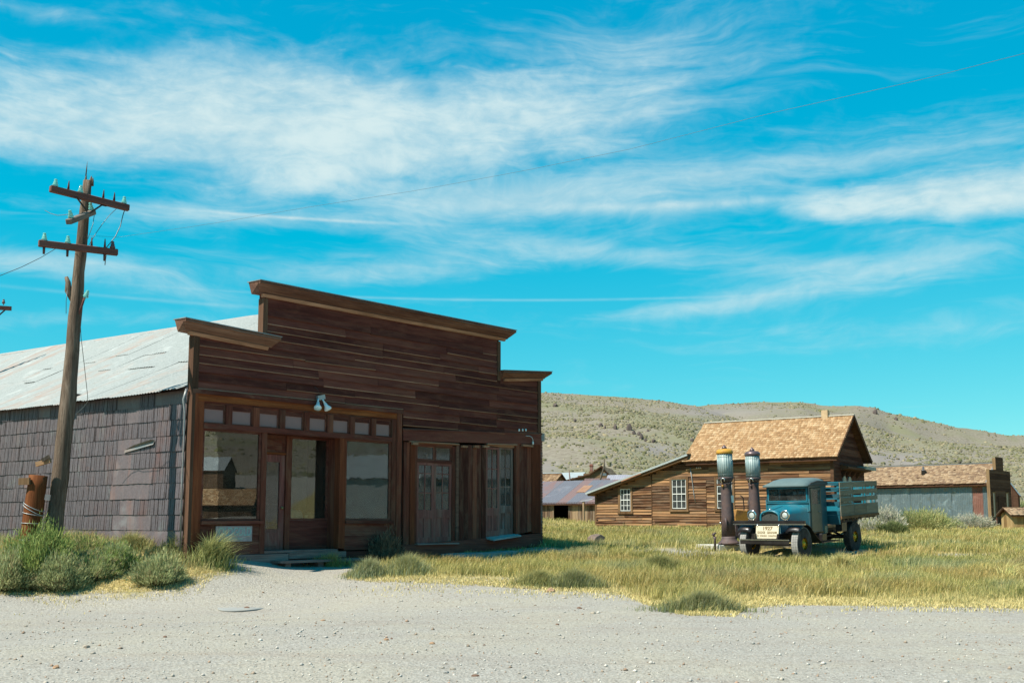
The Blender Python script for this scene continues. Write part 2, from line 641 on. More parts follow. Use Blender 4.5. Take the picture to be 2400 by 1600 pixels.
def text_mesh(name, body, size, mat, parent, loc, rot, extrude=0.002, width=None, offset=0.0, shear=0.0):
    cu = bpy.data.curves.new(name + '_curve', 'FONT')
    cu.body = body
    cu.size = size
    cu.extrude = extrude
    cu.align_x, cu.align_y = 'CENTER', 'CENTER'
    cu.offset = offset
    cu.shear = shear
    cu.resolution_u = 3
    tmp = bpy.data.objects.new(name + '_tmp', cu)
    COL.objects.link(tmp)
    dg = bpy.context.evaluated_depsgraph_get()
    me = bpy.data.meshes.new_from_object(tmp.evaluated_get(dg))
    bpy.data.objects.remove(tmp)
    me.name = name
    me.materials.clear()
    me.materials.append(mat)
    if width:
        co = np.zeros(len(me.vertices) * 3)
        me.vertices.foreach_get('co', co)
        co = co.reshape(-1, 3)
        w = co[:, 0].max() - co[:, 0].min()
        co[:, 0] *= width / w
        me.vertices.foreach_set('co', co.ravel())
    return link_mesh(name, me, parent, loc, rot)


# ------------------------------------------------------------------ value noise for shapes
_perm = rng.random((64, 64))


def vnoise(x, y, seed=0):
    x, y = np.asarray(x, float) + seed * 17.31, np.asarray(y, float) + seed * 9.77
    xi, yi = np.floor(x).astype(int), np.floor(y).astype(int)
    fx, fy = x - xi, y - yi
    fx, fy = fx * fx * (3 - 2 * fx), fy * fy * (3 - 2 * fy)
    g = lambda a, b: _perm[a % 64, b % 64]
    return (g(xi, yi) * (1 - fx) + g(xi + 1, yi) * fx) * (1 - fy) + (g(xi, yi + 1) * (1 - fx) + g(xi + 1, yi + 1) * fx) * fy


def fbm(x, y, oct=4, seed=0):
    s, a, t = 0.0, 0.5, 0.0
    for i in range(oct):
        s = s + a * vnoise(np.asarray(x) * 2 ** i, np.asarray(y) * 2 ** i, seed + i)
        t += a
        a *= 0.5
    return s / t


def sstep(e0, e1, x):
    t = np.clip((np.asarray(x, float) - e0) / (e1 - e0), 0, 1)
    return t * t * (3 - 2 * t)


# ================================================================== terrain
def ctl():
    P = []
    for x in (-22, -12, -4, 4, 12, 22, 36):
        for y in (-8, 4, 10):
            P.append((x, y, -0.30))
        P.append((x, 13.5, -0.27))
    for px, py, d in [(60, 1375, 19.0), (300, 1372, 19.3), (500, 1368, 19.6), (640, 1346, 21.0), (820, 1346, 21.0), (1000, 1362, 20.0), (1200, 1372, 19.5), (1480, 1385, 19.0),
                      (1640, 1436, 15.4), (1750, 1412, 17.0), (2000, 1418, 16.6), (2400, 1424, 16.2), (2900, 1430, 16.0), (1395, 1282, 31.0), (1850, 1304, 28.3), (1990, 1279, 31.5),
                      (1720, 1279, 30.5), (1400, 1241, 50.0), (1700, 1240, 47.5), (1960, 1243, 46.0), (2050, 1234, 60.0), (2327, 1234, 66.0), (2390, 1243, 55.0), (1275, 1219, 62.0), (1400, 1225, 62.0)]:
        p = at(px, py, d)
        P.append(tuple(p))
    # along the store: local (along, out, z)
    for u, w, z in [(0.2, -0.35, 0.30), (1.2, -0.5, 0.18), (2.7, -0.6, 0.08), (4.5, -0.5, 0.12), (6.2, -0.6, 0.17), (8.5, -0.7, 0.22), (10.7, -0.8, 0.32), (11.5, 2.0, 0.45),
                    (-0.5, 2, 0.52), (-0.4, 5, 0.56), (-0.4, 9, 0.58), (5, 6, 0.3), (5, 15, 0.6), (-1.9, 2.0, 0.22), (-1.9, 5, 0.30), (12, 8, 0.6), (12, 18, 0.8)]:
        p = STORE_O + STORE_U * u + STORE_W * w
        P.append((p.x, p.y, z))
    P += [(-30, 40, 0.9), (-60, 80, 1.6), (0, 100, 2.0), (30, 100, 2.0), (60, 95, 2.0), (90, 70, 1.6), (60, 40, 0.5), (40, 22, -0.1), (80, 0, -0.2), (-40, 18, 0.1), (-60, -10, -0.3), (115, 2, 5.5), (80, 8, 2.6), (60, 10, 0.9), (110, -22, 5.0), (110, 28, 5.0), (140, 5, 8.0), (140, 60, 5.0), (-110, 40, 1), (60, -60, -0.3), (-60, -60, -0.3)]
    return np.array(P)


_a = R(41.67)
STORE_O = Vector((-6.34, 20.5, 0))
STORE_U = Vector((math.sin(_a), math.cos(_a), 0))
STORE_W = Vector((-math.cos(_a), math.sin(_a), 0))
_P = ctl()
_c = 2.5
_K = np.sqrt(((_P[:, None, :2] - _P[None, :, :2]) ** 2).sum(-1) + _c * _c)
_n = len(_P)
_A = np.zeros((_n + 1, _n + 1))
_A[:_n, :_n] = _K + np.eye(_n) * -0.02
_A[:_n, _n] = _A[_n, :_n] = 1
_W = np.linalg.solve(_A, np.append(_P[:, 2], 0))


def gz(x, y):
    """ground height; takes numbers or arrays"""
    x, y = np.asarray(x, float), np.asarray(y, float)
    sh = x.shape
    xf, yf = x.ravel(), y.ravel()
    out = np.full(xf.shape, _W[-1])
    for i in range(_n):
        out += _W[i] * np.sqrt((xf - _P[i, 0]) ** 2 + (yf - _P[i, 1]) ** 2 + _c * _c)
    g = sstep(17, 26, yf)
    out = np.maximum(out, -0.42)
    out += g * ((fbm(xf * 0.35, yf * 0.35, 3, 3) - 0.5) * 0.14) + (fbm(xf * 0.9, yf * 0.9, 3, 5) - 0.5) * 0.03
    return out.reshape(sh)


def ground_at(px, py):
    """where the line of sight through a photograph pixel meets the ground"""
    r = ray(px, py)
    t = 4.0
    for i in range(400):
        p = Vector((0, 0, EYE)) + r * t
        h = p.z - float(gz(p.x, p.y))
        if h < 0.002:
            break
        t += max(0.01, h * 2.0)
    return Vector((p.x, p.y, float(gz(p.x, p.y))))


# edge between gravel and grass: y as a function of x
_EDGE = np.array([(-60, 17.5), (-12, 18.6), (-9.0, 18.7), (-7.0, 19.2), (-5.9, 19.5), (-5.35, 20.3), (-5.1, 22.3), (-3.55, 23.0), (-3.35, 20.9), (-2.6, 20.3), (-1.2, 19.9), (0, 19.4), (1.0, 19.0),
                  (1.9, 18.6), (2.15, 16.6), (2.5, 15.3), (3.1, 15.1), (3.5, 16.3), (4.2, 17.0), (6, 16.6), (8.0, 16.3), (15, 16.1), (60, 15.5)])


def edge_y(x):
    return np.interp(x, _EDGE[:, 0], _EDGE[:, 1])


def grid_mesh(name, xs, ys, zf, mat, attr=None):
    X, Y = np.meshgrid(xs, ys)
    Z = zf(X, Y)
    nx, ny = len(xs), len(ys)
    v = np.stack([X.ravel(), Y.ravel(), Z.ravel()], 1)
    i = np.arange((ny - 1) * nx).reshape(ny - 1, nx)[:, :-1].ravel()
    f = np.stack([i, i + 1, i + nx + 1, i + nx], 1)
    cols = attr(X.ravel(), Y.ravel()) if attr else None
    return raw_mesh(name, v, f, mat, cols, smooth=True)


def gravel_nodes(b, pos):
    fine = b.noise(pos, 42, 4, 0.7)
    mid = b.noise(pos, 13, 5, 0.65)
    big = b.noise(pos, 0.55, 5, 0.6, 0.6)
    streak = b.noise(b.mapping(pos, (0.35, 1.5, 1)), 1.0, 6, 0.65, 0.5)
    vo = b.n('ShaderNodeTexVoronoi')
    b.put(vo.inputs['Vector'], pos)
    vo.inputs['Scale'].default_value = 30
    vo.inputs['Randomness'].default_value = 1
    col = b.ramp(fine, [(0.28, (0.235, 0.20, 0.165)), (0.5, (0.385, 0.345, 0.29)), (0.75, (0.50, 0.455, 0.395))])
    col = b.mix(b.maprange(big, 0.38, 0.66, 0, 0.55, True), col, (0.43, 0.375, 0.285))
    col = b.mix(b.maprange(streak, 0.52, 0.75, 0, 0.5, True), col, (0.31, 0.235, 0.18))
    grit = b.noise(pos, 19, 3, 0.8)
    col = b.mix(b.maprange(grit, 0.36, 0.50, 0.42, 0, True), col, (0.15, 0.125, 0.105))
    col = b.mix(b.maprange(grit, 0.54, 0.70, 0, 0.35, True), col, (0.60, 0.57, 0.52))
    sp = b.maprange(b.noise(pos, 95, 2, 0.5), 0.63, 0.72, 0, 0.7, True)
    col = b.mix(sp, col, (0.16, 0.12, 0.10))
    col = b.mix(b.maprange(b.noise(pos, 70, 2, 0.5), 0.66, 0.74, 0, 0.6, True), col, (0.62, 0.60, 0.56))
    h = b.math('ADD', b.math('MULTIPLY', fine, 0.8), b.math('ADD', b.math('MULTIPLY', mid, 0.7), b.math('MULTIPLY', vo.outputs['Distance'], 0.8)))
    sp_ = b.n('ShaderNodeSeparateXYZ')
    b.put(sp_.inputs[0], pos)
    bend = b.math('MULTIPLY', b.math('SUBTRACT', b.noise(b.mapping(pos, (0.12, 0.12, 0.12)), 1.0, 2), 0.5), 3.0)
    yy = b.math('ADD', b.math('ADD', sp_.outputs[1], bend), b.math('MULTIPLY', sp_.outputs[0], 0.05))
    rut = None
    for y0, w in ((10.6, .22), (12.2, .25), (13.4, .20), (15.1, .25)):      # wheel tracks, packed and a little darker
        t = b.maprange(b.math('ABSOLUTE', b.math('SUBTRACT', yy, y0)), w * 0.4, w * 1.6, 1, 0, True)
        rut = t if rut is None else b.math('MAXIMUM', rut, t)
    rut = b.math('MULTIPLY', rut, b.maprange(b.noise(b.mapping(pos, (0.5, 2.0, 1)), 1.0, 5, 0.7), 0.35, 0.65, 0, 1))
    col = b.mix(b.math('MULTIPLY', rut, 0.30), col, (0.30, 0.245, 0.20))
    return b.mix(1.0, col, (0.77, 0.805, 0.845), 'MULTIPLY'), h


def gravel_mat():
    m, nt = new_mat('pale_gravel')
    b = NB(nt)
    pos = b.n('ShaderNodeNewGeometry').outputs['Position']
    col, h = gravel_nodes(b, pos)
    b.principled(col, 0.95, 0, b.bump(h, 0.65, 0.022), 0.1)
    return m


def soil_mat():
    m, nt = new_mat('straw_covered_soil')
    b = NB(nt)
    pos = b.n('ShaderNodeNewGeometry').outputs['Position']
    col, h = gravel_nodes(b, pos)
    k = b.n('ShaderNodeAttribute', attribute_name='col').outputs['Color']
    s = b.n('ShaderNodeSeparateColor')
    b.put(s.inputs[0], k)
    mat_n = b.noise(b.mapping(pos, (9, 9, 9)), 1.0, 7, 0.75, 1.0)
    straw = b.ramp(mat_n, [(0.3, (0.26, 0.19, 0.075)), (0.5, (0.44, 0.345, 0.145)), (0.72, (0.60, 0.50, 0.25))])
    green = b.noise(pos, 0.8, 5, 0.65)
    straw = b.mix(b.maprange(green, 0.45, 0.7, 0, 0.5, True), straw, (0.22, 0.21, 0.07))
    straw = b.mix(1.0, straw, (0.78, 0.78, 0.78), 'MULTIPLY')
    f = b.math('ADD', s.outputs[0], b.math('MULTIPLY', b.math('SUBTRACT', mat_n, 0.5), 1.3))
    f = b.maprange(f, 0.30, 0.75, 0, 1, True)
    c2 = b.mix(f, col, straw)
    b.principled(c2, 0.95, 0, b.bump(b.math('ADD', h, mat_n), 0.6, 0.03), 0.1)
    return m


GRAVEL = gravel_mat()
SOIL = soil_mat()


BARE = []      # (x, y, rx, ry) patches of sand showing through the grass
for px_, py_, rx_, ry_ in [(1580, 1294, 2.0, 2.6), (1470, 1284, 0.7, 0.9), (1960, 1338, 1.3, 0.55), (2110, 1334, 2.2, 0.4), (1820, 1308, 1.9, 1.3), (1990, 1290, 1.2, .9), (1180, 1356, 0.9, 0.35), (2300, 1300, 2.6, 0.5)]:
    q = ground_at(px_, py_)
    BARE.append((q.x, q.y, rx_, ry_))


def bareness(x, y):
    b = np.zeros_like(np.asarray(x, float))
    for cx, cy, rx, ry in BARE:
        d = ((x - cx) / rx) ** 2 + ((y - cy) / ry) ** 2
        b = np.maximum(b, np.exp(-d * 1.2))
    return b


def soil_attr(x, y):
    e = edge_y(x) + (fbm(x * 0.8, y * 0.8, 3, 11) - 0.5) * 1.2
    t = sstep(-1.3, 1.4, y - e)
    t = t * (1 - 0.75 * bareness(x, y))
    # worn strip in the shade in front of the store
    u = (x - STORE_O.x) * STORE_U.x + (y - STORE_O.y) * STORE_U.y
    w = (x - STORE_O.x) * STORE_W.x + (y - STORE_O.y) * STORE_W.y
    t = t * (1 - 0.85 * ((w < 0.3) & (w > -1.5) & (u > 0.6) & (u < 10.5)))
    return np.stack([t, t, t], 1)


def axis(a, b, near, step0, step1):
    out, x = [], a
    while x < b:
        out.append(x)
        d = min(abs(x - near[0]), abs(x - near[1])) if not near[0] <= x <= near[1] else 0
        x += min(step1, step0 + d * 0.12)
    return np.array(out + [b])


xs_ = axis(-130, 150, (-12, 16), 0.22, 8)
ys_ = axis(-70, 135, (8, 33), 0.20, 6)
ground = grid_mesh('ground', xs_, ys_, gz, SOIL, soil_attr)
tag(ground, kind='structure')

# the gravel road, a sheet on top of the ground with a ragged edge
rx_ = np.arange(-40, 48, 0.25)
rows = 60
Tt = np.linspace(0, 1, rows)
RX, RT = np.meshgrid(rx_, Tt)
ragged = edge_y(RX) - 0.55 + (fbm(RX * 1.7, RX * 0 + 3.3, 4, 21) - 0.5) * 0.9
RY = -30 + (np.minimum(ragged, 19.4) + 30) * RT
RZ = gz(RX, RY) + 0.006 - 0.02 * sstep(0.985, 1.0, RT)
i_ = np.arange((rows - 1) * len(rx_)).reshape(rows - 1, len(rx_))[:, :-1].ravel()
road = raw_mesh('road', np.stack([RX.ravel(), RY.ravel(), RZ.ravel()], 1), np.stack([i_, i_ + 1, i_ + len(rx_) + 1, i_ + len(rx_)], 1), GRAVEL, smooth=True)
tag(road, kind='structure')

# ------------------------------------------------------------------ hills
def px_az_el(px, py):
    d = ray(px, py).normalized()
    return math.degrees(math.atan2(d.x, d.y)), math.degrees(math.asin(d.z))


_HA = np.array([(-180, 1.0), (-60, 1.0), (-40, 1.5)] + [px_az_el(*p) for p in [(0, 1090), (600, 960), (1000, 912), (1265, 920), (1350, 925), (1440, 927), (1536, 938), (1630, 952), (1750, 985), (1900, 1040), (2050, 1095), (2200, 1140), (2400, 1175)]] + [(60, 1.0), (180, 1.0)])
_HB = np.array([(-180, 0.8), (-10, 0.8), (0, 2.0)] + [px_az_el(*p) for p in [(1400, 1010), (1500, 978), (1636, 952), (1740, 944), (1800, 941), (1876, 941), (1946, 952), (2016, 957), (2051, 965), (2085, 978), (2173, 997), (2277, 1017), (2347, 1025), (2400, 1028), (2700, 1035)]] + [(50, 6.5), (70, 9.0), (95, 9.5), (125, 7.5), (150, 3.0), (180, 1.0)])
RA, RB = 430.0, 680.0


def hill_z(az, r):
    tA = np.tan(np.radians(np.interp(az, _HA[:, 0], _HA[:, 1]))) * RA + EYE
    tB = np.tan(np.radians(np.interp(az, _HB[:, 0], _HB[:, 1]))) * RB + EYE
    x, y = r * np.sin(np.radians(az)), r * np.cos(np.radians(az))
    lump = (fbm(x * 0.012, y * 0.012, 5, 31) - 0.5)
    def prof(t, top, p):
        up = np.where(t < 1, np.power(np.clip(t, 0, 1), p), 1 - 0.9 * sstep(1.0, 2.4, t))
        return 1.0 + (top - 1.0) * up
    t1 = (r - 105) / (RA - 105)
    t2 = (r - 105) / (RB - 105)
    zA = prof(t1, tA, 1.25) + lump * 14 * sstep(0, 0.35, t1) * sstep(1.02, 0.75, t1) * np.clip((tA - 2) / 30, 0, 1)
    zB = prof(t2, tB, 1.15) + (fbm(x * 0.008, y * 0.008, 5, 41) - 0.5) * 26 * sstep(0, 0.4, t2) * sstep(1.02, 0.8, t2) * np.clip((tB - 2) / 40, 0, 1)
    fine = (fbm(x * 0.08, y * 0.08, 3, 51) - 0.5) * 1.6
    return np.maximum(zA, zB) + fine * sstep(105, 160, r) - 0.6 * (1 - sstep(100, 135, r))


azs = np.concatenate([np.arange(-180, -8, 4.0), np.arange(-8, 32, 0.2), np.arange(32, 180.1, 3.0)])
rs = np.concatenate([np.arange(100, 460, 6.0), np.arange(460, 760, 9.0), np.arange(760, 1700, 60.0)])
AZ, RR = np.meshgrid(azs, rs)
HZ = hill_z(AZ, RR)
HX, HY = RR * np.sin(np.radians(AZ)), RR * np.cos(np.radians(AZ))
FANS = [(1283, 1098, 34, 14), (1540, 1052, 55, 12), (2075, 1074, 130, 17), (2020, 1060, 60, 12), (1700, 965, 120, 10), (2140, 1085, 90, 10)]   # bare scree on the slopes
_FAN = [(*px_az_el(a, b), c / F_PX * 57, d / F_PX * 57) for a, b, c, d in FANS]


def scree(az, el):
    s = np.zeros_like(az)
    for a, e, ra, re in _FAN:
        s = np.maximum(s, np.exp(-(((az - a) / ra) ** 2 + ((el - e) / re) ** 2)))
    return s


EL = np.degrees(np.arctan2(HZ - EYE, RR))
sc_col = scree(AZ, EL).ravel()
hm, nt_ = new_mat('dry_hillside')
b_ = NB(nt_)
pos_ = b_.n('ShaderNodeNewGeometry').outputs['Position']
a1 = b_.noise(pos_, 0.035, 6, 0.6, 0.5)
a2 = b_.noise(pos_, 0.9, 6, 0.7)
c_ = b_.ramp(a2, [(0.3, (0.20, 0.16, 0.115)), (0.5, (0.31, 0.255, 0.19)), (0.72, (0.40, 0.34, 0.255))])
c_ = b_.mix(b_.maprange(a1, 0.42, 0.62, 0, 0.75, True), c_, (0.27, 0.25, 0.135))
at_ = b_.n('ShaderNodeSeparateColor')
b_.put(at_.inputs[0], b_.n('ShaderNodeAttribute', attribute_name='col').outputs['Color'])
c_ = b_.mix(b_.math('MULTIPLY', at_.outputs[0], 0.85), c_, (0.34, 0.285, 0.25))
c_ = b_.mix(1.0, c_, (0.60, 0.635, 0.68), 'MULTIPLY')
b_.principled(c_, 0.95, 0, b_.bump(a2, 0.25, 0.3), 0.05)
k_ = len(azs)
i_ = np.arange((len(rs) - 1) * k_).reshape(len(rs) - 1, k_)[:, :-1].ravel()
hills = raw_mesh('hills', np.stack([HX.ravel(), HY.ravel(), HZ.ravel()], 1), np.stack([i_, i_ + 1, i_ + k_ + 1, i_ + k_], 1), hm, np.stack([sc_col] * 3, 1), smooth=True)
tag(hills, kind='structure')

# sagebrush dotted over the slopes
def hill_brush(n, a0=-4, a1=30, grow=1.0):
    az = rng.uniform(a0, a1, n)
    r = 112 + 590 * rng.random(n) ** 1.05
    z = hill_z(az, r)
    el = np.degrees(np.arctan2(z - EYE, r))
    x, y = r * np.sin(np.radians(az)), r * np.cos(np.radians(az))
    dens = 0.08 + 1.1 * sstep(.25, .72, fbm(x * 0.035, y * 0.035, 4, 61))
    keep = rng.random(n) < dens * (1 - 0.93 * scree(az, el)) * (0.30 + 0.9 * sstep(520, 260, r))
    x, y, z, r = x[keep], y[keep], z[keep], r[keep]
    m = len(x)
    s = np.clip(rng.lognormal(-1.2, .45, m), .12, 1.0) * (1 + 0.35 * sstep(250, 600, r)) * grow
    ring = 5
    V = np.zeros((m, 2 * ring + 1, 3))
    rot = rng.uniform(0, 6.28, m)
    for k in range(ring):
        a = rot + k * 2 * math.pi / ring
        j = rng.uniform(0.7, 1.25, m)
        V[:, k] = np.stack([x + np.cos(a) * s * 0.75 * j, y + np.sin(a) * s * 0.75 * j, z - 0.15], 1)
        j = rng.uniform(0.6, 1.2, m)
        a2_ = a + 0.6
        V[:, ring + k] = np.stack([x + np.cos(a2_) * s * 0.72 * j, y + np.sin(a2_) * s * 0.72 * j, z + s * rng.uniform(0.20, 0.48, m)], 1)
    V[:, 2 * ring] = np.stack([x + rng.normal(0, .1, m), y + rng.normal(0, .1, m), z + s * rng.uniform(0.42, 0.72, m)], 1)
    f = []
    for k in range(ring):
        k2 = (k + 1) % ring
        f += [(k, k2, ring + k), (k2, ring + k2, ring + k), (ring + k, ring + k2, 2 * ring)]
    F = (np.array(f)[None] + (np.arange(m) * (2 * ring + 1))[:, None, None]).reshape(-1, 3)
    pal = np.array([(0.21, 0.20, 0.11), (0.26, 0.235, 0.145), (0.30, 0.255, 0.16), (0.17, 0.17, 0.075), (0.34, 0.285, 0.18), (0.19, 0.165, 0.11)])
    w = np.clip(fbm(x * 0.02, y * 0.02, 3, 71) * 3.5 - 0.3, 0, 2.99)
    idx = np.where(rng.random(m) < 0.5, w.astype(int), rng.integers(0, 6, m))
    c = pal[idx] * rng.uniform(0.75, 1.25, m)[:, None]
    C = np.repeat(c * 0.80, 2 * ring + 1, 0)
    return raw_mesh('hillside_sagebrush', V.reshape(-1, 3), F, attr_mat('sagebrush_leaf', rough=0.95), C)


tag(hill_brush(120000), kind='stuff')
tag(hill_brush(9000, 66, 112, 1.7), kind='stuff')


def hill_at(px, py):
    az, el = px_az_el(px, py)
    rr = np.linspace(115, 690, 1200)
    e = np.degrees(np.arctan2(hill_z(np.full_like(rr, az), rr) - EYE, rr))
    i = np.argmax(e >= el) if (e >= el).any() else int(np.argmax(e))
    r = float(rr[i])
    return Vector((r * math.sin(R(az)), r * math.cos(R(az)), float(hill_z(np.array([az]), np.array([r]))[0])))


def rock_mb(sx, sy, sz, seed, n=2):
    rnd = random.Random(seed)
    bm = bmesh.new()
    bmesh.ops.create_icosphere(bm, subdivisions=n, radius=1)
    planes = [(Vector((rnd.gauss(0, 1), rnd.gauss(0, 1), rnd.gauss(0, 0.8))).normalized(), rnd.uniform(0.62, 0.9)) for _ in range(9)]
    for v in bm.verts:
        for pn, pd in planes:
            d = v.co.dot(pn) - pd
            if d > 0:
                v.co -= pn * d
        v.co += Vector((rnd.uniform(-1, 1), rnd.uniform(-1, 1), rnd.uniform(-1, 1))) * 0.035
        v.co = Vector((v.co.x * sx, v.co.y * sy, v.co.z * sz))
    me = bpy.data.meshes.new('rock')
    bm.to_mesh(me)
    bm.free()
    return me


def stone_mat(name, c):
    return plain(name, c, 0.95, 0, 0.35, 9, 0.4, 0.1)


HROCK = stone_mat('lichened_outcrop', (0.10, 0.08, 0.073))
OUT = [(1408, 996, 9, 'small dark crag at the top left end of the rock line on the hill'), (1418, 1001, 6, 'low dark rock just below the topmost crag of the rock line'), (1442, 1003, 10, 'pointed dark rock standing alone on the left part of the rock line'),
       (1463, 1009, 6, 'low flat rock between the pointed rock and the big middle crag'), (1475, 1006, 12, 'big jagged crag in the middle of the hillside rock line'), (1486, 1015, 9, 'dark lump of rock just below the big middle crag'),
       (1498, 1018, 9, 'broad rock halfway between the middle crag and the lower crag'), (1503, 1026, 10, 'dark craggy rock in the lower half of the hillside rock line'), (1513, 1030, 7, 'low rock beside the lower crag on the slope'),
       (1532, 1033, 8, 'dark block of rock at the lowest right end of the rock line'), (1519, 1008, 6, 'single dark rock on the slope above the rock line'), (1302, 950, 10, 'dark crag high on the hill close beside the store wall'),
       (1348, 985, 7, 'flat dark rock on the slope between store and rock line'), (1622, 1032, 8, 'dark rock near the upper left corner of the shingled roof'), (2051, 966, 9, 'jagged dark outcrop on the crest of the right-hand hill'), (2100, 982, 7, 'dark rubble just right of the crest outcrop')]
for i, (px_, py_, s_, lab) in enumerate(OUT):
    q = hill_at(px_, py_ + 3)
    k = s_ * q.length / F_PX
    me = rock_mb(k * random.uniform(.5, .75), k * 0.6, k * random.uniform(0.7, 1.25), 100 + i)
    me.materials.append(HROCK)
    o = link_mesh('hill_rock', me, None, (q.x, q.y, q.z + k * 0.2), (0, 0, random.uniform(0, 6)))
    tag(o, lab, 'rock', 'dark rocks on the hillside')


# ================================================================== the old store
W_SIDE = wood('dark_siding', (0.050, 0.0165, 0.0135), (0.090, 0.027, 0.022), (0.17, 0.058, 0.042), 'x', 0.6, (0.17, 0.072, 0.046), 0.40)
W_TRIM = wood('brown_trim', (0.058, 0.019, 0.014), (0.105, 0.033, 0.025), (0.19, 0.066, 0.044), 'x', 0.4, (0.21, 0.14, 0.095), 0.3)
W_TRIMZ = wood('brown_post', (0.058, 0.018, 0.013), (0.106, 0.033, 0.023), (0.20, 0.066, 0.038), 'z', 0.4, (0.17, 0.11, 0.07), 0.3)
W_ORANGE = wood('orange_header', (0.085, 0.024, 0.012), (0.18, 0.056, 0.020), (0.34, 0.125, 0.042), 'x', 0.2, None, 0, knots=True)
W_ORANGEZ = wood('orange_post', (0.075, 0.021, 0.012), (0.14, 0.040, 0.020), (0.24, 0.078, 0.034), 'z', 0.4)
W_BOARDZ = wood('upright_boards', (0.05, 0.016, 0.012), (0.098, 0.029, 0.021), (0.19, 0.061, 0.036), 'z', 0.7, (0.19, 0.12, 0.08), 0.35)
W_CROWN = wood('weathered_crown', (0.055, 0.026, 0.020), (0.115, 0.058, 0.043), (0.22, 0.125, 0.088), 'x', 0.4, (0.20, 0.12, 0.09), 0.35)
W_PALE = wood('bleached_strip', (0.17, 0.08, 0.045), (0.33, 0.17, 0.105), (0.48, 0.28, 0.19), 'x', 0.3, (0.14, 0.08, 0.05), 0.6, knots=False)
W_DOOR = wood('faded_door', (0.11, 0.040, 0.035), (0.19, 0.072, 0.062), (0.28, 0.122, 0.10), 'z', 0.3, (0.22, 0.17, 0.13), 0.4, knots=False)
W_GREY = wood('silver_plank', (0.15, 0.16, 0.155), (0.29, 0.31, 0.30), (0.42, 0.44, 0.42), 'x', 0.3, (0.2, 0.16, 0.13), 0.4)
W_STEP = wood('step_board', (0.10, 0.06, 0.052), (0.19, 0.125, 0.11), (0.29, 0.21, 0.185), 'x', 0.4, (0.26, 0.22, 0.2), 0.4)
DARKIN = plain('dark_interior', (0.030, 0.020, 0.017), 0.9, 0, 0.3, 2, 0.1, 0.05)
MILKY = plain('milky_glass', (0.235, 0.140, 0.135), 0.45, 0, 0.07, 2.0, 0.02, 0.35)
PANE = glass_mat('old_pane', (0.8, 0.83, 0.82), 0.05, 1.2, 0.06)
PANEW = glass_mat('wavy_pane', (0.8, 0.86, 0.86), 0.10, 1.5, 0.10, (0.25, 0.27, 0.26), 1.75)
PANED = glass_mat('dusty_pane', (0.7, 0.7, 0.7), 0.1, 2.5, 0.16, (0.28, 0.235, 0.22))
PANEB = glass_mat('display_pane', (0.75, 0.76, 0.75), 0.02, 1.0, 0.05, (0.3, 0.26, 0.2), 1.85)
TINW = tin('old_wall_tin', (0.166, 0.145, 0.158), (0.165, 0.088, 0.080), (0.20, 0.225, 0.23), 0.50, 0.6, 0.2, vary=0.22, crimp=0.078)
TINF = tin('flat_wall_tin', (0.160, 0.128, 0.136), (0.17, 0.092, 0.078), (0.21, 0.205, 0.215), 0.50, 0.6, 0.15, vary=0.3)
TINR = tin('bright_roof_tin', (0.365, 0.385, 0.37), (0.34, 0.25, 0.21), (0.46, 0.48, 0.465), 0.54, 0.6, 0.1, 'x', vary=0.9)
FLASH = tin('flashing', (0.33, 0.34, 0.34), (0.2, 0.14, 0.11), (0.45, 0.46, 0.46), 0.55, 0.45, 0.5)
BRICK_M = plain('old_brick', (0.20, 0.085, 0.062), 0.9, 0, 0.3, 8, 0.4, 0.1, (0.26, 0.2, 0.17), 0.7)
MORTAR = plain('mortar', (0.27, 0.235, 0.20), 0.95, 0, 0.2, 10, 0.3, 0.05)

store_rot = (0, 0, math.atan2(STORE_U.y, STORE_U.x))
store = thing('general_store', 'dark weathered wooden store with a stepped false front, show windows and a tin roof', 'building', STORE_O, store_rot)


def z_eave(s):
    return 3.70 + 0.0205 * s


def z_ridge(s):
    return min(6.40 + 0.041 * s, 5.93 + 0.13 * s)


def bd(name, mat, x0, x1, y0, y1, z0, z1, parent=None, jit=0.0, bevel=0.0):
    m = MB()
    j = lambda: random.uniform(-jit, jit)
    m.hexa([(x0, y0, z0 + j()), (x1, y0, z0 + j()), (x1, y1, z0), (x0, y1, z0), (x0, y0, z1 + j()), (x1, y0, z1 + j()), (x1, y1, z1), (x0, y1, z1)])
    return m.build(name, mat, parent or store, True, bevel)


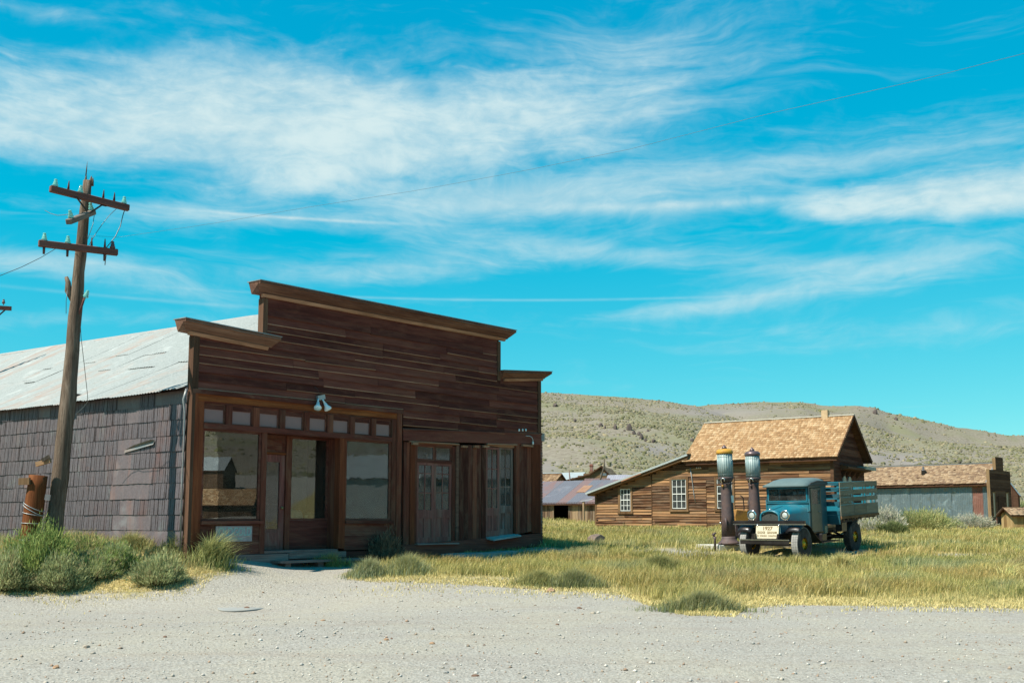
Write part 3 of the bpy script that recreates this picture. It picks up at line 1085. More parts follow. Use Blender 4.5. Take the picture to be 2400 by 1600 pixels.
def clap(x0, x1, z0, z1, y=0.0, mat=None, parent=None, d=0.024, name='siding_board', jit=0.008, edge=None):
    """one lapped board: bottom edge proud, top edge tucked in"""
    j = lambda s=jit: random.uniform(-s, s)
    a, b, c, e = j(), j(), j(), j()
    p0, p1 = random.uniform(0.7, 1.25) * d, random.uniform(0.7, 1.25) * d
    e = 0.016 if edge is not None and random.random() < .7 else 0.0
    f = e / (z1 - z0)
    m = MB()
    q0, q1 = p0 - (p0 - .008) * f, p1 - (p1 - .008) * f
    lo = [(x0, y - p0, z0 + a), (x1, y - p1, z0 + b), (x1, y + 0.005, z0 + b), (x0, y + 0.005, z0 + a)]
    mid_ = [(x0, y - q0, z0 + a + e), (x1, y - q1, z0 + b + e), (x1, y + 0.005, z0 + b + e), (x0, y + 0.005, z0 + a + e)]
    top = [(x0, y - 0.008, z1 + a * .5 + 0.012), (x1, y - 0.008, z1 + b * .5 + 0.012), (x1, y + 0.005, z1 + 0.012), (x0, y + 0.005, z1 + 0.012)]
    if e:
        m.add(lo + mid_ + top, [(3, 2, 1, 0), (8, 9, 10, 11), (0, 1, 5, 4), (4, 5, 9, 8), (1, 2, 6, 5), (5, 6, 10, 9), (3, 0, 4, 7), (7, 4, 8, 11)])
    else:
        m.hexa(lo + top)
    o = m.build(name, mat or W_SIDE, parent or store)
    if e:          # the worn lower arris of the board is bleached
        o.data.materials.append(edge)
        for i in (0, 2):
            o.data.polygons[i].material_index = 1
    return o


def courses(xr, z0, z1, h, y=0.0, mat=None, parent=None, mean=3.0, gap=0.004, skip=(), name='siding_board', d=0.024, jit=0.008, edge=None):
    """lapped boards in courses; xr(z) gives the run of a course, skip lists openings (x0, x1, z0, z1)"""
    n = max(1, round((z1 - z0) / h))
    h = (z1 - z0) / n
    for i in range(n):
        a, b = z0 + i * h, z0 + (i + 1) * h
        x0, x1 = xr((a + b) / 2)
        cuts = [(x0, x1)]
        for (s0, s1, t0, t1) in skip:
            if t0 < (a + b) / 2 < t1:
                nc = []
                for c0, c1 in cuts:
                    if s1 <= c0 or s0 >= c1:
                        nc.append((c0, c1))
                        continue
                    if s0 > c0 + 0.03:
                        nc.append((c0, s0))
                    if s1 < c1 - 0.03:
                        nc.append((s1, c1))
                cuts = nc
        for c0, c1 in cuts:
            x = c0
            while x < c1 - 0.02:
                L_ = random.uniform(0.55, 1.5) * mean
                e = x + L_
                if c1 - e < 0.5:
                    e = c1
                clap(x + gap * 0.5, e - gap * 0.5, a, b, y, mat, parent, d, name, jit, edge)
                x = e


# backing of the false front
bk = MB()
bk.prism([(0.0, 3.30), (10.66, 3.30), (10.66, 4.95), (9.02, 4.90), (9.02, 5.86), (1.62, 5.86), (1.62, 4.82), (0.0, 4.80)], 0.006, 0.13)
bk.build('false_front', W_SIDE, store)
courses(lambda z: (0.13 if z < 4.62 else 1.73, 10.56 if z < 4.62 else 8.92), 3.68, 5.54, 0.165, 0.0, d=0.036, jit=0.014, edge=W_PALE)
courses(lambda z: (5.62, 10.56), 3.32, 3.68, 0.18, 0.0, mean=2.2, d=0.040, jit=0.014, edge=W_PALE)
# frieze boards and the pale strip under each cornice
for a, b, z0a, z0b, w in [(1.73, 8.92, 5.54, 5.54, 0.245), (0.13, 1.60, 4.62, 4.60, 0.135), (9.05, 10.56, 4.64, 4.70, 0.16)]:
    m = MB()
    m.hexa([(a, -0.018, z0a), (b, -0.018, z0b), (b, 0.004, z0b), (a, 0.004, z0a), (a, -0.018, z0a + w), (b, -0.018, z0b + w), (b, 0.004, z0b + w), (a, 0.004, z0a + w)])
    m.build('frieze_board', W_SIDE, store)


def cornice(x0, x1, za, zb, hgt, proj, x0r=None):
    """crown moulding run: profile in depth and height, tilted from za to zb"""
    prof = [(0.16, 0.0), (-proj, -0.012), (-proj - 0.012, -0.062), (-proj * 0.86, -0.08), (-proj * 0.74, -hgt * .52), (-proj * 0.48, -hgt * .74), (-proj * 0.28, -hgt * 0.88), (-0.05, -hgt), (0.16, -hgt)]
    m = MB()
    n = len(prof)
    seg = 9
    vs_ = []
    for i in range(seg + 1):
        t = i / seg
        x = x0 + (x1 - x0) * t
        zz = za + (zb - za) * t + (random.uniform(-0.012, 0.012) if 0 < i < seg else 0)
        for (y, z) in prof:
            ins = 0.0
            if i in (0, seg):
                ins = (1 - min(1.0, (abs(y) if y < 0 else proj * 0.5) / (proj + 0.015))) * proj * 0.6 * (1 if i == 0 else -1) * (1 if z < -0.08 else 0)
            vs_.append((x + ins, y, zz + z))
    fs_ = []
    for i in range(seg):
        for k in range(n):
            k2 = (k + 1) % n
            fs_.append((i * n + k, i * n + k2, (i + 1) * n + k2, (i + 1) * n + k))
    fs_.append(tuple(range(n)))
    fs_.append(tuple(seg * n + k for k in range(n))[::-1])
    m.add(vs_, fs_)
    o = m.build('cornice', W_CROWN, store)
    c = MB()
    c.hexa([(x0 - .01, -proj - .03, za - .012), (x1 + .01, -proj - .03, zb - .012), (x1 + .01, 0.2, zb + .004), (x0 - .01, 0.2, za + .004), (x0 - .01, -proj - .03, za + .006), (x1 + .01, -proj - .03, zb + .006), (x1 + .01, 0.2, zb + .022), (x0 - .01, 0.2, za + .022)])
    c.build('cap', FLASH, o)
    s = MB()
    s.hexa([(x0 + proj * .85, -0.055, za - hgt - .065), (x1 - proj * .85, -0.055, zb - hgt - .065), (x1 - proj * .85, 0.004, zb - hgt - .065), (x0 + proj * .85, 0.004, za - hgt - .065),
            (x0 + proj * .85, -0.085, za - hgt + .001), (x1 - proj * .85, -0.085, zb - hgt + .001), (x1 - proj * .85, 0.004, zb - hgt + .001), (x0 + proj * .85, 0.004, za - hgt + .001)])
    s.build('bed_moulding', W_PALE, store)
    return o


cornice(1.36, 9.42, 6.06, 6.09, 0.235, 0.25)
cornice(-0.32, 1.94, 5.02, 4.93, 0.225, 0.23)
cornice(8.98, 10.94, 4.98, 5.15, 0.20, 0.22)

# corner boards
W_CORNER = wood('sunlit_corner_wood', (0.045, 0.024, 0.016), (0.085, 0.046, 0.030), (0.15, 0.085, 0.055), 'z', 0.3)
for (a, b, z0, z1) in [(-0.005, 0.128, 3.66, 4.72), (1.605, 1.72, 4.66, 5.74), (8.93, 9.04, 4.72, 5.76), (10.565, 10.69, 3.44, 4.90)]:
    bd('corner_board', W_CORNER, a, b, -0.045, 0.135, z0, z1)
bd('corner_board', W_CORNER, -0.012, 0.06, -0.07, 0.14, 0.12, 3.655)
bd('corner_board', W_ORANGEZ, 0.062, 0.135, -0.055, 0.14, 0.12, 3.655)

# ---------------------------- left shop front
bd('header_beam', W_TRIM, 0.0, 5.60, -0.075, 0.10, 3.585, 3.675, jit=0.006)
bd('header_beam', W_ORANGE, 0.136, 5.46, -0.040, 0.10, 3.45, 3.583, jit=0.006)
bd('pilaster', W_ORANGEZ, 0.137, 0.285, -0.030, 0.12, 0.10, 3.448)
bd('pilaster', W_TRIMZ, 5.275, 5.415, -0.032, 0.12, 0.35, 3.448)
bd('pilaster', W_TRIMZ, 5.417, 5.56, -0.060, 0.12, 0.35, 3.583)
bd('transom_rail', W_TRIM, 0.287, 5.273, -0.045, 0.10, 2.905, 3.012, jit=0.004)
bd('transom_rail', W_TRIM, 0.287, 5.273, -0.020, 0.10, 3.412, 3.449, jit=0.004)
TX = [(0.29, 0.78), (0.94, 1.43), (1.60, 2.09), (2.25, 2.73), (2.89, 3.36), (3.54, 4.00), (4.16, 4.63), (4.79, 5.25)]
for i, (a, b) in enumerate(TX):
    f = MB()
    for (p, q, r_, s_) in [(a, a + .025, 3.014, 3.410), (b - .025, b, 3.014, 3.410), (a + .025, b - .025, 3.014, 3.036), (a + .025, b - .025, 3.388, 3.410)]:
        f.box(p, q, 0.005, 0.045, r_, s_)
    o = f.build('transom_window', W_TRIM, store)
    g = MB().box(a + .02, b - .02, 0.022, 0.030, 3.030, 3.394).build('pane', MILKY, o)
    if i < 7:
        n0 = TX[i + 1][0]
        bd('mullion', W_TRIMZ, b + .012, n0 - .012, -0.042, 0.08, 3.014, 3.410)
        bd('mullion', W_TRIMZ, b + .001, b + .011, -0.012, 0.06, 3.014, 3.410)
        bd('mullion', W_TRIMZ, n0 - .011, n0 - .001, -0.012, 0.06, 3.014, 3.410)


def show_window(x0, x1, z0, z1, y, pane):
    f = MB()
    w = 0.045
    for (a, b, c, d) in [(x0, x0 + w, z0, z1), (x1 - w, x1, z0, z1), (x0 + w, x1 - w, z0, z0 + w), (x0 + w, x1 - w, z1 - w, z1)]:
        f.box(a, b, y, y + 0.06, c, d)
    o = f.build('show_window', W_TRIM, store)
    MB().box(x0 + w - .01, x1 - w + .01, y + 0.028, y + 0.034, z0 + w - .01, z1 - w + .01).build('pane', pane, o)
    return o


show_window(0.287, 1.67, 1.075, 2.903, -0.005, PANEB)
show_window(3.915, 5.273, 1.085, 2.903, -0.005, PANEW)
bd('sill', W_TRIM, 0.287, 1.74, -0.075, 0.10, 1.005, 1.074, jit=0.006)
bd('sill', W_TRIM, 3.912, 5.36, -0.075, 0.10, 1.010, 1.084, jit=0.006)
bd('post', W_TRIMZ, 1.672, 1.80, -0.030, 0.12, 0.40, 2.904)
bd('post', W_ORANGEZ, 3.735, 3.910, -0.034, 0.14, 0.47, 2.904)
bd('base_panel', W_TRIM, 0.287, 1.670, -0.012, 0.10, 0.640, 1.003, jit=0.004)
bd('base_panel', W_TRIM, 0.287, 0.655, -0.024, 0.10, 0.330, 0.637, jit=0.006)
bd('base_panel', W_TRIM, 0.660, 1.05, -0.030, 0.10, 0.330, 0.636, jit=0.006)
bd('base_panel', W_TRIM, 1.054, 1.80, -0.020, 0.10, 0.400, 0.637, jit=0.008)
bd('base_panel', W_TRIM, 3.912, 5.273, -0.010, 0.10, 0.740, 1.008, jit=0.004)
bd('base_panel', W_TRIM, 3.912, 5.273, -0.016, 0.10, 0.430, 0.736, jit=0.004)
bd('skirting_board', W_STEP, 0.287, 1.06, -0.050, 0.06, 0.05, 0.328, jit=0.02)
bd('skirting_board', W_STEP, 1.07, 2.38, -0.075, 0.06, 0.12, 0.395, jit=0.02)
# recessed doorway
AL = 0.36
bd('doorway_cheek', W_TRIMZ, 1.75, 1.80, 0.12, AL + .02, 0.45, 2.90)
bd('doorway_cheek', W_TRIMZ, 3.735, 3.78, 0.14, AL + .02, 0.45, 2.90)
bd('doorway_ceiling', W_TRIM, 1.75, 3.78, 0.10, AL + .10, 2.905, 2.95)
bd('doorway_floor', W_STEP, 1.805, 3.733, -0.02, AL + .10, 0.405, 0.455)
bd('door_frame', W_TRIMZ, 1.80, 1.87, AL, AL + .10, 0.456, 2.903)
bd('door_frame', W_TRIMZ, 2.565, 2.690, AL - .02, AL + .10, 0.456, 2.903)
bd('door_frame', W_ORANGE, 1.871, 2.564, AL - .01, AL + .10, 2.490, 2.535)
bd('door_frame', W_TRIM, 1.871, 2.564, AL + .012, AL + .10, 2.536, 2.903)
bd('door_frame', W_TRIM, 1.98, 2.46, AL - .003, AL + .010, 2.60, 2.82)
d1 = MB()
for (a, b, c, d) in [(1.873, 2.02, 0.46, 2.486), (2.43, 2.562, 0.46, 2.486), (2.02, 2.43, 0.46, 0.90), (2.02, 2.43, 2.33, 2.486)]:
    d1.box(a, b, AL + .02, AL + .065, c, d)
o = d1.build('door', W_DOOR, store)
MB().box(2.01, 2.44, AL + .04, AL + .046, 0.89, 2.34).build('pane', PANED, o)
MB().box(2.06, 2.39, AL + .010, AL + .019, 0.55, 0.83).build('panel', W_DOOR, o)
MB().lathe([(0.0, 0), (0.03, 0.005), (0.034, 0.03), (0.02, 0.045), (0.0, 0.05)], 10, (2.495, AL - .035, 1.35), 'y').build('handle', plain('dull_brass', (0.3, 0.22, 0.1), 0.35, 0.9, 0.2, 8), o)
show_window(2.692, 3.733, 1.085, 2.903, AL + .01, PANE)
bd('base_panel', W_SIDE, 2.692, 3.733, AL + .005, AL + .10, 0.456, 1.083)
# sunken steps before the door
bd('skirting_board', W_SIDE, 2.385, 5.60, -0.012, 0.06, -0.10, 0.400)
bd('step_riser', W_STEP, 2.39, 3.92, -0.085, -0.025, 0.285, 0.404, jit=0.008)
bd('step', W_STEP, 1.92, 4.14, -0.44, -0.10, 0.215, 0.255, jit=0.012)
for x in (2.15, 3.0, 3.85):
    bd('step_block', W_STEP, x - .07, x + .07, -0.38, -0.12, -0.05, 0.213)

# ---------------------------- right half
m = MB()
m.hexa([(5.62, -0.045, 2.955), (10.70, -0.045, 3.125), (10.70, 0.1, 3.125), (5.62, 0.1, 2.955), (5.62, -0.04, 3.20), (10.70, -0.04, 3.40), (10.70, 0.1, 3.40), (5.62, 0.1, 3.20)])
m.build('header_beam', W_SIDE, store)
m = MB()
m.hexa([(5.60, -0.055, 3.202), (10.73, -0.055, 3.402), (10.73, 0.0, 3.402), (5.60, 0.0, 3.202), (5.60, -0.055, 3.225), (10.73, -0.055, 3.43), (10.73, 0.0, 3.46), (5.60, 0.0, 3.262)])
m.build('drip_cap', W_TRIM, store)
for a, b, za, zb in [(5.83, 7.50, 2.945, 2.965), (8.52, 9.68, 3.03, 3.07)]:
    m = MB()
    m.hexa([(a, -0.065, za - .015), (b, -0.065, zb - .015), (b, 0, zb - .03), (a, 0, za - .03), (a, -0.06, za + .015), (b, -0.06, zb + .015), (b, 0, zb + .03), (a, 0, za + .03)])
    m.build('hood_strip', W_PALE, store)
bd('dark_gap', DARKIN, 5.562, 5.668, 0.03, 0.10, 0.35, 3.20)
xs = [5.67, 5.76, 5.86, 6.02]
for i in range(3):
    bd('upright_board', W_BOARDZ if i < 2 else W_ORANGEZ, xs[i] + .003, xs[i + 1] - .003, -0.02 - .02 * (i == 2), 0.06, 0.50, 2.93, jit=0.006)
bd('bracket_block', W_PALE, 5.88, 6.05, -0.11, -0.02, 2.87, 2.925)
for i, x in enumerate(np.linspace(7.52, 8.50, 7)[:-1]):
    bd('upright_board', W_BOARDZ, x + .003, x + 0.163 - .004, -0.02 - random.uniform(0, .018), 0.06, 0.55 + .04 * i / 3, 2.95 + 0.01 * i, jit=0.01)
for x, z in [(7.58, 2.93), (8.02, 2.95), (8.36, 2.97)]:
    bd('bracket_block', W_PALE, x, x + random.uniform(.14, .2), -0.10, -0.03, z - .035, z + .02, jit=0.012)
for i, (a, b) in enumerate([(9.66, 9.80), (9.80, 9.97), (9.97, 10.12), (10.12, 10.30)]):
    bd('upright_board', W_BOARDZ, a + .003, b - .003, -0.02 - random.uniform(0, .015), 0.06, 0.72 + .02 * i, 3.10, jit=0.008)
bd('upright_board', W_ORANGEZ, 10.302, 10.67, -0.035, 0.10, 0.74, 3.12)
bd('bracket_block', W_PALE, 9.86, 10.28, -0.11, -0.04, 3.04, 3.09, jit=0.012)
m = MB()
m.hexa([(5.62, -0.06, 0.20), (10.70, -0.06, 0.40), (10.70, 0.06, 0.40), (5.62, 0.06, 0.20), (5.62, -0.06, 0.50), (10.70, -0.06, 0.735), (10.70, 0.06, 0.735), (5.62, 0.06, 0.50)])
m.build('sill_beam', W_SIDE, store)
bd('door_frame', W_TRIMZ, 6.025, 6.105, -0.015, 0.08, 0.51, 2.915)
bd('door_frame', W_TRIMZ, 7.305, 7.42, 0.0, 0.08, 0.53, 2.915)
bd('door_frame', W_CROWN, 7.422, 7.515, -0.03, 0.08, 0.54, 2.935)
bd('door_frame', W_TRIM, 6.107, 7.303, 0.0, 0.08, 2.47, 2.53)
bd('door_frame', W_TRIM, 6.107, 7.303, 0.0, 0.08, 2.885, 2.93)
for a, b in [(6.108, 6.715), (6.735, 7.302)]:
    f = MB()
    for (p, q, r_, s_) in [(a, a + .04, 2.532, 2.884), (b - .04, b, 2.532, 2.884), (a + .04, b - .04, 2.532, 2.56), (a + .04, b - .04, 2.85, 2.884)]:
        f.box(p, q, 0.02, 0.06, r_, s_)
    o = f.build('transom_window', W_TRIM, store)
    MB().box(a + .03, b - .03, 0.036, 0.044, 2.55, 2.86).build('pane', PANED, o)


def door_leaf(x0, x1, z0, z1, gz0, y, panels=True, rows=3, tilt=0.0, mat=None):
    """glazed leaf: 2 x rows panes above, two upright panels below"""
    mat = mat or W_DOOR
    st = 0.075
    f = MB()
    f.box(x0, x0 + st, y, y + .045, z0, z1)
    f.box(x1 - st, x1, y, y + .045, z0, z1)
    f.box(x0 + st, x1 - st, y, y + .045, z1 - .06, z1)
    f.box(x0 + st, x1 - st, y, y + .045, gz0 - .20, gz0)
    f.box(x0 + st, x1 - st, y, y + .045, z0, z0 + .16)
    mid = (x0 + x1) / 2
    f.box(mid - .035, mid + .035, y, y + .045, z0 + .16, gz0 - .20)
    f.box(mid - .011, mid + .011, y + .008, y + .038, gz0, z1 - .06)
    hh = (z1 - .06 - gz0) / rows
    zs = [gz0 + hh * k for k in range(rows + 1)]
    if panels == 'low':
        zs = [gz0, gz0 + hh * 1.15, gz0 + hh * 2.45, z1 - .06]
    for k in range(1, rows):
        f.box(x0 + st, mid - .011, y + .008, y + .038, zs[k] - .011, zs[k] + .011)
        f.box(mid + .011, x1 - st, y + .008, y + .038, zs[k] - .011, zs[k] + .011)
    o = f.build('door', mat, store)
    for k in range(rows):
        for a, b in [(x0 + st, mid - .011), (mid + .011, x1 - st)]:
            MB().box(a - .004, b + .004, y + .020, y + .025, zs[k] + (.011 if k else 0) - .004, zs[k + 1] - .006).build('pane', PANED if random.random() < .6 else PANE, o)
    for a, b in [(x0 + st, mid - .035), (mid + .035, x1 - st)]:
        MB().box(a - .002, b + .002, y + .018, y + .034, z0 + .158, gz0 - .198).build('panel', mat, o)
    return o


door_leaf(6.108, 6.690, 0.515, 2.468, 1.33, 0.012, 'low')
door_leaf(6.694, 7.303, 0.525, 2.468, 1.35, 0.018, 'low')
bd('threshold', W_STEP, 6.05, 7.45, -0.12, 0.05, 0.502, 0.535)
door_leaf(8.53, 9.06, 0.655, 2.965, 1.40, 0.015)
W_PEEL = wood('peeling_white_door', (0.08, 0.04, 0.033), (0.14, 0.082, 0.068), (0.25, 0.19, 0.165), 'z', 0.3, (0.28, 0.28, 0.27), 0.35, knots=False)
door_leaf(9.075, 9.63, 0.70, 2.985, 1.47, 0.055, mat=W_PEEL)
bd('door_frame', W_PALE, 8.53, 9.63, 0.0, 0.08, 2.985, 3.035)
m = MB()
m.hexa([(8.50, -0.30, 0.565), (9.72, -0.16, 0.66), (9.72, 0.05, 0.70), (8.50, 0.05, 0.62), (8.50, -0.30, 0.60), (9.72, -0.16, 0.695), (9.72, 0.05, 0.735), (8.50, 0.05, 0.655)])
m.build('threshold', W_GREY, store)

# brick side wall seen end-on
wl = MB()
wl.box(10.72, 10.80, 0.03, 0.60, 0.2, 3.22)
wl.build('brick_core', MORTAR, store)
z = 0.30
k = 0
while z < 3.2:
    for (a, b) in ([(0.02, 0.13), (0.14, 0.34), (0.35, 0.55)] if k % 2 else [(0.02, 0.22), (0.23, 0.43), (0.44, 0.55)]):
        MB().box(10.71, 10.815 + random.uniform(-.004, .006), a, b, z, z + .066).build('brick', BRICK_M, store)
    z += 0.078
    k += 1
MB().box(10.69, 10.86, -0.02, 0.5, 3.23, 3.45).build('flashing', FLASH, store)
bd('side_wall', MORTAR, 10.72, 10.82, 0.62, 24.0, 0.0, 3.9)
bk = MB()
bk.prism([(0.03, 0.0), (10.82, 0.0), (10.82, 3.9), (5.34, 7.35), (0.03, 4.15)], 23.9, 24.0)
bk.build('rear_wall', W_SIDE, store)
# ---------------------------- tin side wall
def zb_(s):
    return 0.60 - 0.006 * s


def tin_sheet(s0, s1, r, flat, name='tin_sheet'):
    cols = 4 if flat else max(8, int((s1 - s0) / 0.028))
    m = MB()
    up, lo = [], []
    kick = 0.022 + 0.012 * vnoise(s0 * .8, r * 2.7)
    ja, jb = random.uniform(-.008, .008), random.uniform(-.008, .008)
    amp = 0.003 if flat else 0.0095
    for i in range(cols + 1):
        s = s0 + (s1 - s0) * i / cols
        a, b = zb_(s), z_eave(s) + 0.02
        za = a + (b - a) * r / 10 - 0.02
        zt = a + (b - a) * (r + 1) / 10
        w = amp * (1 if i % 2 else -1)
        t = i / cols
        wav = 0.012 * (vnoise(s * 2.2, r * 3.1) - .5)
        lo.append((-kick + w + wav, s, za + ja * (1 - t) + jb * t))
        up.append((-0.012 + w * 0.7, s, zt + 0.01))
    n = cols + 1
    m.add(lo + up, [(i, i + 1, n + i + 1, n + i) for i in range(cols)])
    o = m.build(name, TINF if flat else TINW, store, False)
    return o


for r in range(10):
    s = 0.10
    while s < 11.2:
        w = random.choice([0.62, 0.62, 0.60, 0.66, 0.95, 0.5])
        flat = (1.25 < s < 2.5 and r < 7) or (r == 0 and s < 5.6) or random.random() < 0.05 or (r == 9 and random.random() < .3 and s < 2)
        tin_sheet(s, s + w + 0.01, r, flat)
        s += w
bd('wall_core', DARKIN, 0.02, 0.08, 0.14, 23.9, 0.0, 3.66)
m = MB()
lo, up = [], []
for i in range(301):
    s = 11.1 + (23.95 - 11.1) * i / 300
    w = 0.01 * (1 if i % 2 else -1)
    lo.append((-0.03 + w, s, 0.4))
    up.append((-0.012 + w, s, z_eave(s)))
m.add(lo + up, [(i, i + 1, 301 + i + 1, 301 + i) for i in range(300)])
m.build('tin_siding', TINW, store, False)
# torn strip of tin and the bent flashing at the corner
m = MB()
m.add([(-0.07, 1.25, 2.62), (-0.05, 2.45, 2.50), (-0.04, 2.45, 2.56), (-0.03, 1.25, 2.71), (-0.11, 1.28, 2.72), (-0.09, 2.0, 2.64)], [(0, 1, 2, 3), (3, 2, 5, 4)])
m.build('torn_strip', FLASH, store, False)
MB().tube([(-0.06, 0.06, 3.66), (-0.10, 0.10, 3.45), (-0.07, 0.09, 3.2), (-0.06, 0.10, 2.6), (-0.075, 0.09, 1.9), (-0.06, 0.09, 0.4)], [0.03, 0.028, 0.02, 0.018, 0.018, 0.018], 6).build('flashing', FLASH, store)

# ---------------------------- corrugated roof
def roof_pt(t, s):
    ze, zr = z_eave(s), z_ridge(s)
    k = (zr - ze) / 5.34
    x = -0.20 + (5.34 + 0.20) * t
    sag = -0.05 * math.sin(math.pi * t)
    return x, s, ze + 0.03 + k * x + sag


def roof_sheet(s0, s1, t0, t1, lift, parent):
    cols = 12
    m = MB()
    V = []
    jz = random.uniform(-.006, .016)
    for (t, up) in ((t0, lift), ((t0 + t1) / 2, lift * .6), (t1, 0.0)):
        for i in range(cols + 1):
            s = s0 + (s1 - s0) * i / cols
            x, y, z = roof_pt(t, s)
            V.append((x, y, z + up + jz + (0.009 if i % 2 else -0.009)))
    n = cols + 1
    F = [(r * n + i, r * n + i + 1, (r + 1) * n + i + 1, (r + 1) * n + i) for r in range(2) for i in range(cols)]
    m.add(V, F)
    return m.build('roof_sheet', TINR, store, False)


s = 0.16
while s < 24.2:
    w = 0.66
    tm = random.choice([.38, .42, .5, .58, .63])
    roof_sheet(s, s + w + 0.04, -0.006 + random.uniform(-.006, .006), tm + .03, 0.012, store)
    roof_sheet(s, s + w + 0.04, tm, 1.0, random.uniform(.010, .018), store)
    s += w
m = MB()
V = []
for i in range(26):
    s = 0.16 + 24.1 * i / 25
    zr, ze = z_ridge(s), z_eave(s)
    V += [(5.34, s, zr + 0.05), (11.05, s, ze - 0.05)]
m.add(V, [(2 * i, 2 * i + 1, 2 * i + 3, 2 * i + 2) for i in range(25)])
m.build('roof_slope', TINR, store, False)
V, F = [], []
for i in range(26):
    s = 0.16 + 24.1 * i / 25
    zr = z_ridge(s)
    V += [(5.20, s, zr - 0.045), (5.34, s, zr + 0.055), (5.5, s, zr - 0.06)]
m = MB()
m.add(V, [(3 * i + a, 3 * i + a + 1, 3 * i + a + 4, 3 * i + a + 3) for i in range(25) for a in (0, 1)])
m.build('ridge_cap', TINR, store, False)
m = MB()
V = []
for i in range(26):
    s = 0.16 + 24.0 * i / 25
    V += [(-0.16, s, z_eave(s) - 0.08), (0.02, s, z_eave(s) - 0.01)]
m.add(V, [(2 * i, 2 * i + 1, 2 * i + 3, 2 * i + 2) for i in range(25)])
m.build('soffit', W_SIDE, store, False)

# ---------------------------- dim interior
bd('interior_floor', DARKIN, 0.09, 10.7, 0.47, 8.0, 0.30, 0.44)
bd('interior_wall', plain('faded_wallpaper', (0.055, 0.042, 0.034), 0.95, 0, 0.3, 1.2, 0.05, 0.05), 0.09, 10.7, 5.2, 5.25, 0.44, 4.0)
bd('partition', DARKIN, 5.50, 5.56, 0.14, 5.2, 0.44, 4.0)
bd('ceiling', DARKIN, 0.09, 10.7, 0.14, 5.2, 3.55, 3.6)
bd('display_shelf', W_STEP, 0.30, 1.66, 0.07, 0.75, 0.98, 1.03)
bd('display_shelf', W_STEP, 2.70, 3.72, AL + .10, 1.1, 0.98, 1.03)
bd('display_shelf', W_STEP, 3.93, 5.26, 0.07, 0.75, 0.98, 1.03)
bd('back_panel', plain('tan_panel', (0.14, 0.105, 0.065), 0.9, 0, 0.25, 3, 0.1, 0.1), 3.25, 3.72, 1.12, 1.16, 0.44, 3.0)

store_children = None


def in_store(name, label, cat, loc, group=None, rz=0.0):
    p = STORE_O + STORE_U * loc[0] + STORE_W * loc[1]
    return thing(name, label, cat, (p.x, p.y, loc[2]), (0, 0, store_rot[2] + rz), group)


CLOTH = plain('grey_cloth', (0.30, 0.33, 0.34), 0.95, 0, 0.25, 5, 0.2, 0.05)
t = in_store('cloth_heap', 'crumpled pale cloth heaped on the shelf inside the middle shop window', 'cloth', (3.05, 0.75, 1.03))
bm = bmesh.new()
bmesh.ops.create_icosphere(bm, subdivisions=3, radius=1)
for v in bm.verts:
    n = fbm(np.array([v.co.x * 2 + 5]), np.array([v.co.y * 2 + v.co.z * 3 + 9]), 3, 8)[0]
    v.co = Vector((v.co.x * .34 * (0.7 + n * .6), v.co.y * .2 * (0.7 + n * .6), max(0, v.co.z) * .30 * (0.5 + n)))
me = bpy.data.meshes.new('fold')
bm.to_mesh(me)
bm.free()
me.materials.append(CLOTH)
link_mesh('fold', me, t)
t = in_store('paper_carton', 'brown carton with a pale label beside the cloth in the middle shop window', 'box', (3.42, 0.72, 1.03))
MB().box(-.16, .16, -.12, .12, 0, .22).build('carton', plain('card', (0.2, 0.13, 0.09), 0.9, 0, 0.2, 5), t)
MB().box(-.14, -.06, -.126, -.121, .06, .17).build('paper_label', plain('label_paper', (0.42, 0.38, 0.24), 0.9, 0, 0.1, 5), t)
t = in_store('glass_jar', 'small jar standing on the shelf of the left shop window', 'jar', (0.50, 0.35, 1.03))
MB().lathe([(0.0, 0), (0.08, 0.0), (0.09, 0.03), (0.09, 0.2), (0.06, 0.24), (0.065, 0.27), (0.0, 0.27)], 14).build('jar_body', plain('jar_glass', (0.09, 0.095, 0.12), 0.2, 0, 0.1, 5), t)
t = in_store('enamel_basin', 'pale enamel basin on the shelf of the right shop window', 'basin', (4.25, 0.4, 1.03))
MB().lathe([(0.0, 0.0), (0.13, 0.0), (0.22, 0.1), (0.235, 0.1), (0.14, -0.0)], 18).build('bowl', plain('enamel', (0.5, 0.52, 0.52), 0.3, 0, 0.1, 5), t)
t = in_store('white_pitcher', 'tall pale pitcher on the shelf of the right shop window', 'pitcher', (4.55, 0.35, 1.03))
MB().lathe([(0.0, 0), (0.08, 0.0), (0.12, 0.1), (0.10, 0.24), (0.06, 0.32), (0.085, 0.38), (0.0, 0.37)], 16).build('pitcher_body', plain('pale_china', (0.55, 0.57, 0.56), 0.3, 0, 0.1, 5), t)
MB().tube([(0.07, 0, .33), (0.16, 0, .31), (0.18, 0, .2), (0.12, 0, .12)], 0.013, 6).build('handle', plain('pale_china_handle', (0.5, 0.52, 0.5), 0.3), t)
SHELFW = wood('shelf_wood', (0.06, 0.04, 0.03), (0.12, 0.08, 0.055), (0.2, 0.14, 0.09), 'x')
t = in_store('wooden_crate', 'slatted wooden crate on the shelf of the right shop window', 'crate', (4.95, 0.42, 1.03))
for z in (0.0, 0.09, 0.18):
    MB().box(-.2, .2, -.15, -.135, z, z + .07).build('slat', SHELFW, t)
    MB().box(-.2, .2, .135, .15, z, z + .07).build('slat', SHELFW, t)
for x in (-.2, .185):
    MB().box(x, x + .015, -.133, .133, 0, .25).build('end_board', SHELFW, t)
MB().box(-.18, .18, -.133, .133, 0.002, .012).build('bottom_board', SHELFW, t)
t = in_store('shelf_unit', 'tall dark shelving against the rear wall inside the store', 'shelf', (3.0, 4.9, 0.44))
